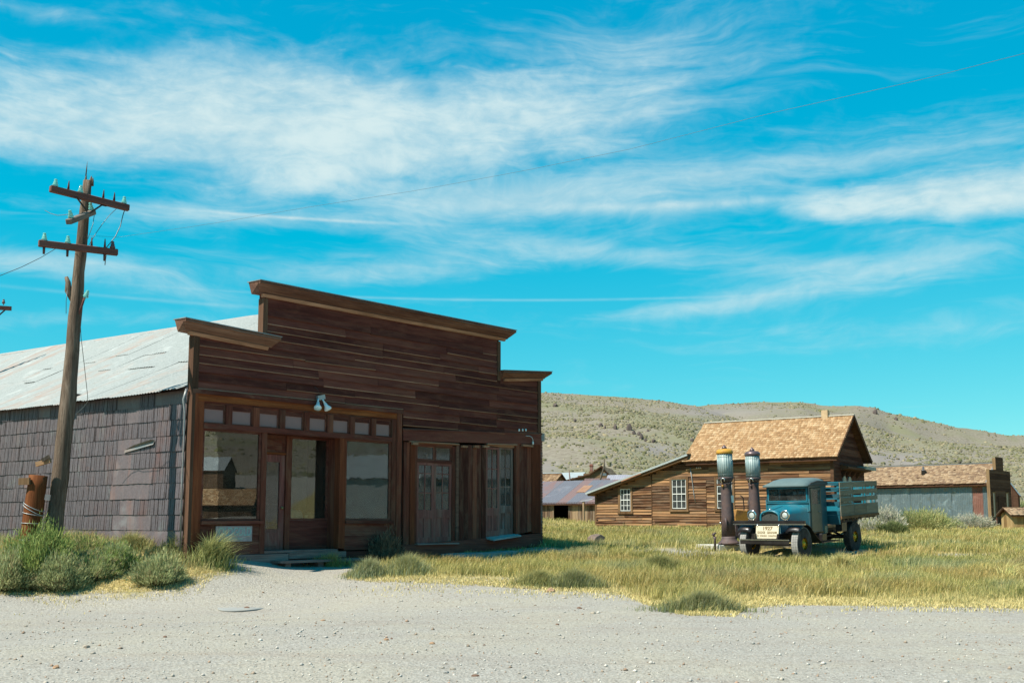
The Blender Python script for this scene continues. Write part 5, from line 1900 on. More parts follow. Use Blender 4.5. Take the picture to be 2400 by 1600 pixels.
W_BARN = wood('barn_boards', (0.10, 0.062, 0.038), (0.22, 0.145, 0.09), (0.38, 0.27, 0.165), 'z', 1.0, (0.26, 0.23, 0.19), 0.6, fine=.6)
W_FAR = wood('far_boards', (0.10, 0.06, 0.035), (0.20, 0.125, 0.07), (0.33, 0.22, 0.13), 'x', 0.7, fine=.5)
TINPUR = tin('purple_roof_tin', (0.165, 0.165, 0.195), (0.185, 0.115, 0.110), (0.21, 0.215, 0.245), 0.45, 0.6, 0.15, 'y', vary=1.1, tscale=.7)
TINPALE = tin('pale_roof_tin', (0.43, 0.48, 0.49), (0.3, 0.25, 0.22), (0.56, 0.60, 0.60), 0.66, 0.5, 0.2, 'y')
TINOR = tin('orange_sheet', (0.33, 0.19, 0.12), (0.25, 0.12, 0.07), (0.4, 0.26, 0.18), 0.5, 0.8, 0)
bp = at(1395, 1217, 62)
barn = gable_house('barn', 'low barn with a rusted purple tin roof and an open dark doorway beside the lean-to', 'barn', (bp.x, bp.y, 0), -34, 6.6, 6.2, 0.4, 2.12, 3.50, W_BARN, TINPUR, over=.28, bw=.22, wall_open=(-2.85, -1.80, 2.02))
MB().box(-6.8, .2, -.20, -.05, 1.98, 2.12).build('eave_board', W_EAVE, barn)  # dark board standing in for the shadow under the eave
MB().box(-2.9, -1.75, -.07, .0, 2.0, 2.10).build('lintel', W_PALE, barn)
MB().box(-2.96, -2.84, -.06, .0, .4, 2.0).build('door_post', W_BARN, barn)
MB().box(-1.81, -1.72, -.06, .0, .4, 2.0).build('door_post', W_BARN, barn)
k_ = (3.50 - 2.12) / 3.1
m = MB()
V = []
for yy in (1.25, 2.25):
    for j in range(7):
        V.append((-2.05 + .65 * j / 6 + (0 if yy < 2 else -.0), yy, 2.12 + k_ * yy + .075 + (.012 if j % 2 else 0)))
m.add(V, [(j, j + 1, 8 + j, 7 + j) for j in range(6)])
m.build('patch_sheet', TINOR, barn, False)
q = at(1395, 1175, 61.0)
o = thing('shed_canopy', 'small tilted tin canopy between the barn and the lean-to', 'canopy', (q.x, q.y, 2.2), (0, 0, R(-34)))
MB().hexa([(-.7, -.5, -.06), (.1, -.5, .05), (.1, .3, .15), (-.7, .3, .02), (-.7, -.5, -.03), (.1, -.5, .08), (.1, .3, .18), (-.7, .3, .05)]).build('canopy_sheet', TINPALE, o)
MB().box(-.6, -.5, -.45, -.35, -1.8, -.06).build('post', W_BARN, o)

# house with the brick chimney: its gable faces the camera
q = at(1461, 1150, 87)
h2 = gable_house('gabled_house', 'tan house with a steep gable and a brick chimney behind the purple-roofed barn', 'house', (q.x - .15, q.y, 0), 18, 0.1, 3, 1.5, 3, 3.1, W_FAR, TINPALE) if False else None
t = thing('gabled_house', 'tan house with a steep gable and brick chimney behind the purple-roofed barn', 'house', at(1410, 1150, 88) * 1.0, (0, 0, R(-14)))
t.location.z = 0
t['category'] = 'house'
gx = t.location.x


def gp(px, py):
    p = at(px, py, 88)
    return (p.x - gx) / math.cos(R(14)), p.z


apex, lft, rgt = gp(1410, 1091), gp(1311, 1128), gp(1436, 1121)
Dg = 5.5
MB().prism([(lft[0] + .15, 1.2), (rgt[0] - .1, 1.2), (rgt[0] - .1, rgt[1] - .25), (apex[0], apex[1] - .15), (apex[0] - 1.0, apex[1] - .75), (lft[0] + .15, lft[1] - .2)], 0, Dg, 'xz').build('wall', W_FAR, t)
z = 3.4
while z < apex[1] - .3:
    f = (z - lft[1]) / (apex[1] - lft[1])
    xa = lft[0] + (apex[0] - lft[0]) * max(0, f) ** .8 + .35
    xb = rgt[0] + (apex[0] - rgt[0]) * max(0, (z - rgt[1]) / (apex[1] - rgt[1])) - .15
    if xb - xa > .2:
        MB().box(xa, xb, -.04, -.003, z, z + .16).build('gable_board', W_FAR, t)
    z += .175
MB().box(apex[0] - .1, apex[0] + .42, -.07, -.045, apex[1] - .83, apex[1] - .62).build('window', plain('loft_pane', (0.12, 0.15, 0.17), .3, 0, .1, 4), t)
for (p0, p1, nm) in [((apex[0] - 1.0, apex[1] - .68), apex, 'roof'), (lft, (apex[0] - 1.0, apex[1] - .68), 'roof'), (apex, (rgt[0] + .12, rgt[1] - .12), 'roof')]:
    m = MB()
    m.hexa([(p0[0], -.25, p0[1] - .10), (p1[0], -.25, p1[1] - .10), (p1[0], Dg, p1[1] - .10), (p0[0], Dg, p0[1] - .10), (p0[0], -.25, p0[1]), (p1[0], -.25, p1[1]), (p1[0], Dg, p1[1]), (p0[0], Dg, p0[1])])
    m.build(nm, W_EAVE, t)
# shingles on the right-hand slope
V, F, C = [], [], []
for r in range(9):
    f0, f1 = r / 9, (r + 1.2) / 9
    y = -.25
    while y < Dg:
        w = random.uniform(.15, .35)
        xa, za = apex[0] + (rgt[0] + .15 - apex[0]) * (1 - f0), apex[1] + (rgt[1] - .14 - apex[1]) * (1 - f0)
        xb, zb2 = apex[0] + (rgt[0] + .15 - apex[0]) * max(0, 1 - f1), apex[1] + (rgt[1] - .14 - apex[1]) * max(0, 1 - f1)
        k = len(V)
        V += [(xa, y, za + .045), (xa, y + w - .01, za + .045), (xb, y + w - .01, zb2 + .015), (xb, y, zb2 + .015)]
        F += [(k, k + 1, k + 2), (k, k + 2, k + 3)]
        C += [np.array(random.choice(PAL_BROWN)) * random.uniform(.8, 1.2)] * 4
        y += w
tag(raw_mesh('shingles', V, F, SHINGLE, np.array(C), t), kind='stuff')
cx_, cz_ = gp(1386, 1105)
c = MB().box(cx_ - .50, cx_ - .24, 2.2, 2.46, 3.8, cz_ + .78).build('chimney', BRICK_M, t)
MB().box(cx_ - .54, cx_ - .20, 2.16, 2.50, cz_ + .60, cz_ + .68).build('chimney_cap', BRICK_M, c)

q = at(1349, 1120, 105)
gable_house('white_roofed_house', 'far house with a pale blue-white tin roof behind the left end of the barn', 'house', (q.x, q.y, 0), -24, 5.2, 4.2, 1.5, 4.7, 5.85, W_FAR, TINPALE, over=.25, bw=.4)
q = at(1296, 1128, 82)
gable_house('brown_roofed_shed', 'small shed with a mossy brown shingle roof at the corner of the big store', 'shed', (q.x, q.y, 0), -30, 3.4, 2.2, 1.2, 3.98, 4.68, W_FAR, None, over=.22, bw=.3, roof='shingle', pal=PAL_DARK)
q = at(1422, 1128, 74)
gable_house('maroon_roofed_shed', 'little shed with a dark maroon tin roof in front of the gabled house', 'shed', (q.x, q.y, 0), -10, 1.5, 1.6, 1.2, 3.45, 3.98, W_FAR, tin('maroon_tin', (0.145, 0.105, 0.11), (0.15, 0.08, 0.07), (0.2, 0.17, 0.18), 0.5, .7, .1, 'y'), over=.15, bw=.25)
q = at(1478, 1130, 80)
gable_house('lilac_roofed_shed', 'shed with a lilac tin roof half hidden by the rising lean-to roof', 'shed', (q.x, q.y, 0), -20, 1.9, 2.0, 1.2, 3.85, 4.5, W_FAR, tin('lilac_tin', (0.33, 0.325, 0.38), (0.28, 0.2, 0.2), (0.42, 0.42, 0.47), 0.62, .55, .15, 'y'), over=.15, bw=.3)
q0, q1 = at(1404, 1132, 70), at(1417, 1075, 70)
o = MB().tube([(q0.x - .3, q0.y, .8), tuple(q0), (q1.x - .06, q1.y, q1.z - .6), tuple(q1)], [.085, .075, .055, .035], 7).build('leaning_pole', wood('grey_pole', (.12, .095, .07), (.2, .16, .12), (.3, .25, .19), 'z'), None)
tag(o, 'tall bare pole leaning to the right in front of the steep gable', 'pole')
q0, q1 = at(1336, 1124, 71), at(1333.5, 1100, 71)
o = MB().tube([(q0.x + .05, q0.y, .8), tuple(q0), tuple(q1)], [.06, .05, .03], 7).build('stove_pipe', plain('rusty_pipe', (.16, .10, .085), .7, .3), None)
tag(o, 'thin upright pipe in front of the pale tin roof left of the chimney', 'pipe')
# right edge
q = at(2381, 1195, 75)
gable_house('dark_gabled_shed', 'dark narrow gabled shed with a grey roof behind the stepped false front', 'shed', (q.x + .3, q.y, 0), 62, 2.2, 1.5, 0.6, 2.9, 4.08, W_FF, TINPALE, over=.12, bw=.25)
W_YEL = wood('yellow_planks', (0.19, 0.115, 0.05), (0.36, 0.235, 0.105), (0.50, 0.36, 0.18), 'z', 0.9, fine=.6)
q = at(2364, 1236, 57)
t = gable_house('plank_hut', 'low hut of yellow planks under a ragged shingle roof at the right edge', 'hut', (q.x + 3.35, q.y, 0), 0, 3.1, 1.3, 0.4, 1.42, 1.74, W_YEL, None, over=.2, bw=.26, roof='shingle', pal=PAL_BROWN)

# buildings across the road to the right, which the shop windows mirror
W_MIR = wood('plank_cabin', (0.07, 0.042, 0.026), (0.14, 0.088, 0.055), (0.23, 0.15, 0.1), 'z', .6, fine=.5)
gable_house('tin_roofed_cabin', 'plank cabin with pale tin roof out of frame right, mirrored in the shop window', 'cabin', (112, 4.5, 5.0), 100, 6.0, 4.6, -1.0, 2.3, 4.0, W_MIR, TINPALE, over=.2, bw=.3)
mc = gable_house('white_windowed_house', 'purple-brown house with white windows out of frame right, mirrored in the shop window', 'house', (118, -2.5, 5.2), 96, 8.5, 5.6, -1.0, 3.3, 5.8, W_MIR, tin('mirror_tin', (.16, .13, .14), (.15, .09, .08), (.2, .18, .2), .5, .7, 0, 'y'), over=.25, bw=.3)
for x in (-2.2, -3.9):
    sash_window(mc, x, x + .9, 1.3, 2.7, -.06, 2, 2, .08, WSASH)
gable_house('tin_warehouse', 'long pale tin warehouse out of frame right, mirrored in the right shop window', 'warehouse', (50, 21.0, 0), 270, 13, 6, -0.4, 4.2, 6.0, tin('warehouse_tin', (.40, .45, .46), (.3, .27, .25), (.5, .54, .54), .62, .6, .1), TINPALE, over=.3, bw=.9, wall_open=None)
gable_house('straw_roofed_shed', 'low straw-coloured shed out of frame to the right, mirrored in the shop window', 'shed', (70, 13.0, 1.2), 98, 6.0, 4.0, -0.8, 1.3, 2.6, W_MIR, None, over=.3, bw=.3, roof='shingle', pal=PAL_GOLD)


# ================================================================== utility pole
def pole_mat(name):
    m, nt = new_mat(name)
    b = NB(nt)
    tc = b.n('ShaderNodeTexCoord').outputs['Object']
    g = b.noise(b.mapping(tc, (9, 9, 0.8)), 1.0, 8, .7, .8)
    f = b.noise(b.mapping(tc, (30, 30, 2.0)), 1.0, 5, .7)
    c = b.ramp(g, [(.3, (.055, .037, .027)), (.5, (.125, .090, .066)), (.72, (.25, .195, .15))])
    c = b.mix(b.maprange(f, .5, .7, 0, .7, True), c, (.05, .03, .02))
    b.principled(c, .9, 0, b.bump(b.math('ADD', g, f), .9, .03), .1)
    return m


POLE = pole_mat('split_pole_wood')
STUB = wood('orange_stub', (.08, .025, .010), (.165, .058, .022), (.29, .12, .05), 'z', .2, None, 0, bump=.8)
ARM = wood('red_crossarm', (.075, .03, .026), (.15, .068, .058), (.22, .115, .095), 'x', .5)
ARMG = wood('grey_crossarm', (.12, .095, .08), (.22, .185, .155), (.33, .29, .25), 'x', .3)
IRON = plain('black_iron', (.035, .032, .035), .5, .6, .3, 12, .2)
WIRE = plain('old_wire', (.13, .15, .16), .45, .5, .2, 10)
AQUA, nt_ = new_mat('aqua_glass')
b_ = NB(nt_)
p_ = b_.principled((.25, .62, .55), .05, 0, None, .6)
p_.inputs['Transmission Weight'].default_value = .55
p_.inputs['IOR'].default_value = 1.5
BROWNG = plain('brown_porcelain', (.12, .06, .055), .2, 0, .1, 8)


def frame_from(a, b, up=Vector((0, 0, 1))):
    x = (b - a).normalized()
    y = up.cross(x).normalized()
    z = x.cross(y)
    return Matrix((x, y, z)).transposed().to_4x4()


def insulator(parent, p, upv, mat, pin=True):
    d = upv.normalized()
    prof = [(.018, .0), (.018, .05), (.052, .055), (.058, .085), (.040, .105), (.045, .125), (.036, .15), (.026, .16), (.034, .175), (.028, .20), (.0, .21)]
    m = MB().lathe(prof, 12)
    q = d.to_track_quat('Z', 'Y').to_matrix()
    m.v = [tuple(p + q @ Vector(v) * 0.95) for v in m.v]
    return m.build('insulator', mat, parent)


def atp(px, py, d):
    return at(px, py, d + 0.20)


PB = atp(118, 1262, 19.4)
PB.z = 0.05
PT = atp(209, 424, 19.75)
pole = thing('utility_pole', 'leaning weathered pole with crossarms and glass insulators beside the tin wall', 'utility pole', PB)


def L(v):
    return Vector(v) - PB


pts, rad = [], []
for i in range(26):
    t = i / 25
    p = (PT - PB) * t
    p = p + Vector((.03 * math.sin(t * 5), .0, 0)) + Vector((random.uniform(-.006, .006), random.uniform(-.006, .006), 0))
    pts.append(p)
    rad.append(float(np.interp(t, [0, .45, 1], [.162, .140, .082])) * random.uniform(.95, 1.05))
m = MB().tube(pts, rad, 16)
po = m.build('pole', POLE, pole)
ax_ = (PT - PB).normalized()
m = MB()
for (dx, h0, h1, r) in [(-.07, -.12, .16, .030), (-.075, .1, .40, .013), (.035, -.1, .10, .045), (.07, -.1, .07, .03)]:
    p = PT - PB + Vector((dx, 0, 0))
    m.tube([p + ax_ * h0, p + ax_ * (h0 + h1) * .5, p + ax_ * h1], [r, r * .8, r * .15], 5)
m.build('splinter', POLE, pole)
for (px_, py_, sx, nm) in [(163, 663, -1, 0), (190, 697, 1, 1)]:
    t = (1262 - py_) / (1262 - 424)
    c = (PT - PB) * t
    r0 = float(np.interp(t, [0, .45, 1], [.162, .140, .082]))
    if nm == 0:
        MB().tube([c + Vector((-r0 * .8, -.05, -.25)), c + Vector((-r0 - .05, -.06, -.05)), c + Vector((-r0 - .06, -.06, .12)), c + Vector((-r0 - .10, -.06, .22))], [.03, .065, .05, .035], 7).build('branch_stub', POLE, pole)
    else:
        s = MB().tube([c + Vector((r0 * .6, -.06, -.22)), c + Vector((r0 + .03, -.07, .0)), c + Vector((r0 + .06, -.07, .12))], [.02, .022, .02], 7).build('side_pin', ARM, pole)
        insulator(pole, c + Vector((r0 + .06, -.07, .08)), Vector((.35, 0, 1)), AQUA)


def crossarm(a, b, w, h, mat, pins, label=None):
    """a, b: world ends; pins: (share of the length, 'aqua' | 'brown' | 'peg', stub below)"""
    a, b = L(a), L(b)
    M4 = frame_from(a, b)
    m = MB().box(0, (b - a).length, -w / 2, w / 2, -h / 2, h / 2)
    o = m.build('crossarm', mat, pole, True, .012)
    o.matrix_local = Matrix.Translation(a) @ M4
    upv = M4.to_3x3() @ Vector((0, 0, 1))
    for t, k, below in pins:
        p = a + (b - a) * t + upv * h / 2
        if k == 'peg':
            MB().tube([p, p + upv * .07, p + upv * .18], [.026, .02, .008], 8).build('peg', ARM, pole)
        else:
            insulator(pole, p - upv * .045, upv, AQUA if k == 'aqua' else BROWNG)
        if below:
            q = p - upv * h
            MB().tube([q, q - upv * .13], [.026, .022], 8).build('peg', ARM, pole)
    return o


d0 = 19.25
crossarm(atp(117, 442, 18.95), atp(302, 488, 20.0), .10, .125, ARM, [(.06, 'aqua', 0), (.22, 'peg', 0), (.37, 'aqua', 0), (.66, 'peg', 0), (.80, 'peg', 0), (.93, 'aqua', 0)])
crossarm(atp(90, 570, 19.0), atp(276, 592, 19.75), .10, .125, ARM, [(.07, 'aqua', 1), (.36, 'aqua', 1), (.66, 'peg', 0), (.83, 'peg', 1), (.93, 'brown', 0)])
crossarm(atp(160, 520, 18.75), atp(219, 497, 19.75), .11, .10, ARMG, [(.12, 'aqua', 0), (.93, 'aqua', 0)])
for (p0, p1, p2) in [((168, 461, 19.22), (180, 463, 19.25), (204, 496, 19.45)), ((249, 483, 19.7), (238, 481, 19.62), (212, 498, 19.45))]:
    MB().tube([L(atp(*p0)), L(atp(*p1)), L(atp(*p2))], .018, 4, True, False).build('brace', IRON, pole)
for pl, nm in [([(105, 493, 19.3), (118, 500, 19.2), (135, 505, 19.1), (150, 504, 19), (167, 501, 18.95)], 0), ([(294, 486, 20), (288, 505, 19.95), (282, 530, 19.9), (270, 555, 19.8), (258, 570, 19.75), (248, 582, 19.7)], 1),
               ([(273, 489, 19.9), (256, 505, 19.8), (240, 525, 19.7), (224, 548, 19.6), (207, 577, 19.5)], 0), ([(222, 496, 19.8), (218, 525, 19.7), (206, 560, 19.5)], 0), ([(249, 597, 19.7), (247, 610, 19.7), (246, 621, 19.68)], 1),
               ([(158, 680, 19.4), (155, 705, 19.4), (155, 735, 19.4)], 0), ([(187, 730, 19.7), (190, 790, 19.8), (198, 860, 20.2), (205, 925, 20.8), (206, 940, 21), (195, 955, 21.2), (172, 975, 21.4)], 0)]:
    MB().tube([L(atp(*p)) for p in pl], .006 if not nm else .009, 5).build('hanging_wire', WIRE, pole)
for h, rr in [(.815, .108)]:
    c = (PT - PB) * h
    MB().lathe([(rr - .006, -.008), (rr + .004, -.008), (rr + .004, .008), (rr - .006, .008)], 16, tuple(c)).build('wire_band', WSASH, pole)
# short boards nailed low on the pole
a, b = L(atp(85, 1088, 19.2)), L(atp(118, 1078, 19.15))
MB().beam(a, b, .05, .085).build('nailed_board', W_LOG, pole)
a, b = L(atp(98, 1079, 19.1)), L(atp(116, 1068, 19.15))
MB().beam(a, b, .06, .06).build('nailed_board', POLE, pole)

# stub post strapped to the pole
SB = atp(62, 1262, 19.05)
SB.z = 0.05
ST = atp(90, 1114, 19.15)
stub = thing('stub_post', 'thick orange-brown stub post wired to the foot of the utility pole', 'post', SB)
pts = [(ST - SB) * (i / 8) for i in range(9)]
MB().tube(pts, [.178 - .002 * i + random.uniform(-.005, .005) for i in range(9)], 16).build('post', STUB, stub)
a, b = atp(45, 1128, 18.98) - SB, atp(70, 1127, 18.95) - SB
MB().beam(a, b, .05, .125).build('cleat', W_FRAME, stub)
for t, tilt in [(.66, .35), (.69, .30), (.62, .12), (.53, .03), (.38, -.08), (.365, .02)]:
    c = (ST - SB) * t
    m = MB()
    ring = []
    for k in range(25):
        aa = 2 * math.pi * k / 24
        ring.append(c + Vector((math.cos(aa) * .180, math.sin(aa) * .180, -math.cos(aa) * tilt * .3)))
    m.tube(ring, .006, 5, False)
    m.build('wire_wrap', plain('pale_wire', (.42, .44, .44), .45, .4), stub)
p = atp(112, 1165, 18.93) - SB
MB().rbox(p, (.10, .03, .10), (0, R(8), 0)).build('iron_plate', plain('iron_plate', (.18, .17, .17), .5, .5), stub)

# wires and the distant pole
a, b, c = at(276, 592, 19.75), at(1300, 395, 14.0), at(2420, 120, 8.5)
a = at(205, 552, 19.7)
WP = [(276, 556), (480, 527), (714, 487), (980, 446), (1225, 401), (1480, 349), (1796, 268), (2143, 191), (2400, 126), (2560, 78)]
pts = [a]
for i in range(41):
    px_ = 276 + (2560 - 276) * i / 40
    pts.append(at(px_, float(np.interp(px_, [w[0] for w in WP], [w[1] for w in WP])), 19.95 + (9.5 - 19.95) * i / 40))
o = MB().tube(pts, .0024, 5).build('overhead_wire', WIRE, None)
tag(o, 'thin wire running from the pole across the sky to the upper right', 'wire')
pts = [at(130, 583, 19.5), at(95, 604, 19.15), at(50, 626, 18.5), at(0, 646, 18.0), at(-60, 668, 17.4)]
o = MB().tube(pts, .006, 5).build('overhead_wire', WIRE, None)
tag(o, 'short wire running from the lower crossarm out of the left edge', 'wire')
P2 = at(-90, 1180, 34)
pole2 = thing('utility_pole', 'second distant pole of which only a crossarm end shows at the left edge', 'utility pole', (P2.x, P2.y, 1.0))
top = at(-62, 690, 34) - pole2.location
MB().tube([(0, 0, -.5), tuple(top * .5), tuple(top)], [.18, .15, .11], 12).build('pole', POLE, pole2)
a, b = at(-150, 712, 33.6) - pole2.location, at(27, 723, 34.4) - pole2.location
MB().beam(a, b, .11, .13).build('crossarm', ARM, pole2)
for px_ in (-130, 8):
    p = at(px_, 716, 34) - pole2.location
    insulator(pole2, p + Vector((0, 0, .02)), Vector((0, 0, 1)), BROWNG)
a, b = at(12, 726, 34.2) - pole2.location, at(-62, 790, 34) - pole2.location
MB().tube([a, b], .025, 6).build('brace', IRON, pole2)

# ================================================================== fuel pumps
PUMPM = plain('rust_purple_iron', (.092, .064, .064), .65, .1, .25, 7, .25, .4, (.16, .085, .06), .45)
PUMPTOP = plain('yellow_rust_cap', (.52, .27, .035), .6, 0, .2, 8, .2, .3, (.24, .095, .04), .85)
PUMPCAP = plain('purple_iron_cap', (.13, .088, .092), .4, .35, .15, 6, .1, .5)
CYL = plain('cloudy_cylinder_glass', (.25, .33, .33), .4, 0, .12, 5, .05, .6, (.36, .46, .45), .5)
MESHW = plain('guard_wire', (.36, .44, .44), .45, .5, .2, 10)
CHROME = plain('nickel', (.55, .56, .56), .2, .9, .1, 9)
CONC = plain('pale_concrete', (.50, .49, .44), .9, 0, .15, 4, .3, .1, (.32, .28, .22), .4)


def pump(label, base, lean, cap_m, scale=1.0, handle=True):
    t = thing('fuel_pump', label, 'fuel pump', base, lean, 'old fuel pumps beside the truck')
    MB().lathe([(.30, 0), (.31, .03), (.30, .055), (.235, .10), (.205, .17), (.200, .22), (.0, .22)], 24).build('base_flange', PUMPM, t)
    for k in range(6):
        a = k * math.pi / 3 + .4
        MB().lathe([(.016, 0), (.016, .02), (.0, .024)], 6, (.265 * math.cos(a), .265 * math.sin(a), .065)).build('bolt', PUMPM, t)
    MB().lathe([(.200, .215), (.178, .80), (.155, 1.45), (.15, 1.65), (.165, 1.685), (.158, 1.70), (.16, 1.72), (.0, 1.72)], 24).build('column', PUMPM, t)
    MB().lathe([(.15, 1.721), (.19, 1.80), (.222, 1.845), (.222, 1.875), (.0, 1.875)], 24).build('collar', PUMPM, t)
    c = MB().lathe([(.0, 1.876), (.205, 1.876), (.205, 2.53), (.0, 2.53)], 28).build('glass_cylinder', CYL, t)
    g = MB()
    for k in range(22):
        a = 2 * math.pi * k / 22
        g.tube([(.214 * math.cos(a), .214 * math.sin(a), 1.877), (.214 * math.cos(a), .214 * math.sin(a), 2.528)], .0045, 4)
    for z in (1.95, 2.46):
        g.tube([(.216 * math.cos(a), .216 * math.sin(a), z) for a in np.linspace(0, 2 * math.pi, 25)], .003, 4, False)
    g.build('guard_cage', MESHW, t)
    MB().lathe([(.215, 2.531), (.232, 2.545), (.236, 2.585), (.22, 2.635), (.17, 2.668), (.09, 2.680), (.0, 2.682)], 28).build('cap', cap_m, t)
    MB().lathe([(.075, 2.682), (.07, 2.72), (.055, 2.745), (.03, 2.765), (.015, 2.79), (.0, 2.80)], 14).build('finial', PUMPCAP, t)
    # hose spout, valve rod, lever
    MB().tube([(-.10, -.13, 1.70), (-.13, -.18, 1.80), (-.10, -.21, 1.85), (-.04, -.22, 1.83), (-.035, -.215, 1.76)], [.022, .024, .024, .022, .018], 8).build('spout', CHROME, t)
    MB().lathe([(.03, 0), (.03, .06), (.0, .07)], 10, (-.095, -.15, 1.60)).build('valve', PUMPTOP if cap_m is PUMPTOP else PUMPM, t)
    MB().tube([(-.205, -.07, .62), (-.20, -.08, 1.0), (-.185, -.08, 1.20)], .012, 6).build('valve_rod', IRON, t)
    MB().lathe([(.0, -.03), (.03, -.02), (.03, .02), (.0, .03)], 10, (-.205, -.07, .60)).build('knob', CHROME, t)
    if handle:
        MB().tube([(-.06, -.17, .70), (-.06, -.235, .70)], .032, 10).build('crank_hub', CHROME, t)
        MB().tube([(-.06, -.235, .72), (-.05, -.25, .62), (-.035, -.25, .40)], [.03, .026, .03], 8).build('crank_handle', PUMPM, t)
        MB().tube([(-.10, -.20, 1.69), (.14, -.20, 1.70), (.22, -.14, 1.71)], .009, 6).build('cross_rod', IRON, t)
        for x in (.10, .17):
            MB().lathe([(.0, -.022), (.022, -.012), (.022, .012), (.0, .022)], 8, (x, -.20, 1.70)).build('knob', IRON, t)
        MB().rbox((.14, -.07, 1.26), (.09, .05, .20), (0, 0, .4)).build('tag_plate', plain('teal_tag', (.2, .32, .34), .5), t)
    return t


q1 = at(1709, 1275, 29.6)
q2 = at(1772, 1266, 31.6)
pump('rusty fuel pump with a yellow cap, on the concrete island left of the other pump', (q1.x, q1.y, q1.z), (0, R(-1.6), R(-12)), PUMPTOP)
pump('fuel pump with a purple-brown cap, half hidden behind the truck headlight', (q2.x, q2.y, q2.z), (0, R(-1.0), R(-8)), PUMPCAP, 1.0, False)
ii = thing('pump_island', 'pale concrete slab under the two fuel pumps', 'slab', (q1.x + .55, q1.y + .55, q1.z - .01), (0, 0, R(24)))
MB().box(-1.15, 1.9, -.40, .75, -.30, .0).build('slab', CONC, ii, True, .02)
MB().box(.35, .95, -.42, -.05, .002, .10).build('footing', CONC, ii, True, .01)
q = at(1676, 1284, 29.3)
t = thing('standpipe', 'short rusty pipe with a valve sticking up at the left end of the concrete slab', 'pipe', (q.x, q.y, q.z - .02))
MB().tube([(0, 0, -.1), (0, 0, .26), (.0, 0, .34)], [.035, .033, .05], 10).build('pipe', PUMPM, t)
MB().tube([(-.01, 0, .33), (-.05, -.02, .40), (.03, -.01, .45)], [.03, .045, .02], 8).build('valve', PUMPM, t)
q = at(1731, 1262, 30.6)
OR_ = plain('orange_rust_paint', (.40, .20, .035), .65, 0, .25, 6, .2, .3, (.13, .06, .04), .8)
t = thing('oil_cart', 'rusty orange oil cart with a hose between the pumps and the truck', 'oil cart', (q.x, q.y, q.z - .05), (0, 0, R(20)))
MB().prism([(-.2, .48), (.24, .48), (.26, .72), (.22, .86), (-.16, .90), (-.22, .7)], -.18, .18).build('tank', OR_, t, True, .02)
MB().prism([(-.18, .12), (.12, .18), (.22, .477), (-.18, .477)], -.15, .15).build('cabinet', PUMPM, t)
MB().tube([(.16, 0, .48), (.20, -.02, .95), (.17, -.02, 1.25), (.08, -.02, 1.30)], .016, 6).build('push_handle', IRON, t)
MB().tube([(.2, -.1, .5), (.32, -.14, .34), (.38, -.15, .18), (.30, -.16, .03)], .017, 7).build('hose', IRON, t)
MB().tube([(.18, -.12, .48), (.40, -.18, .30), (.46, -.2, .1)], .015, 7).build('hose', IRON, t)
for y in (-.17, .17):
    MB().lathe([(.0, -.025), (.12, -.025), (.13, .0), (.12, .025), (.0, .025)], 16, (-.02, y * 1.2, .13), 'y').build('wheel', IRON, t)

# ================================================================== the stake-bed truck
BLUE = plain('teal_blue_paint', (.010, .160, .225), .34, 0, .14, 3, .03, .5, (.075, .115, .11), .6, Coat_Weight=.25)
BLUED = plain('shaded_blue_paint', (.012, .085, .12), .32, 0, .15, 3, .03, .5, (.05, .06, .055), .5)  # darker copy of the blue, shade painted in for cab and front rack
BLACK = plain('black_paint', (.014, .011, .012), .32, 0, .2, 5, .05, .5, (.03, .025, .022), .3)
ROOFC = plain('roof_canvas', (.105, .155, .16), .75, 0, .1, 5, .15, .2)
TYRE = plain('old_rubber', (.045, .04, .04), .85, 0, .2, 9, .4, .15, (.16, .15, .14), .5)
TREAD = plain('chalky_tread', (.33, .325, .31), .95, 0, .2, 14, .6, .1, (.16, .15, .14), .5)
YELLOW = plain('yellow_rim', (.85, .43, .010), .5, 0, .15, 8, .05, .4, (.16, .10, .03), .5)
W_BED = wood('grey_stake_boards', (.15, .135, .10), (.235, .215, .165), (.31, .29, .23), 'y', .5, (.2, .19, .16), .4, knots=False)
W_BEDF = wood('bed_floor', (.16, .11, .09), (.30, .23, .19), (.42, .35, .3), 'y', .4)
MIRR = plain('reflector', (.75, .78, .76), .12, .9, .06, 9, .05)
GLASST = glass_mat('truck_glass', (.80, .84, .83), .02, 2, .10, (.30, .30, .28))
LENS = plain('ribbed_lens', (.62, .66, .64), .12, .25, .12, 30, .2, .8)
CORE = plain('radiator_core', (.075, .08, .075), .5, .4, .3, 40, .6, .3)
SEATM = plain('worn_seat', (.05, .035, .03), .8, 0, .3, 8)

tq = Vector((7.0, 28.0, 0.055))
yaw = -R(40.7)
truck = thing('stake_bed_truck', 'vintage blue stake-bed truck with round headlights parked in the grass by the pumps', 'truck', tq, Euler((R(2.6), 0, yaw), 'XYZ'))
AXZ = .42
WB = 3.28


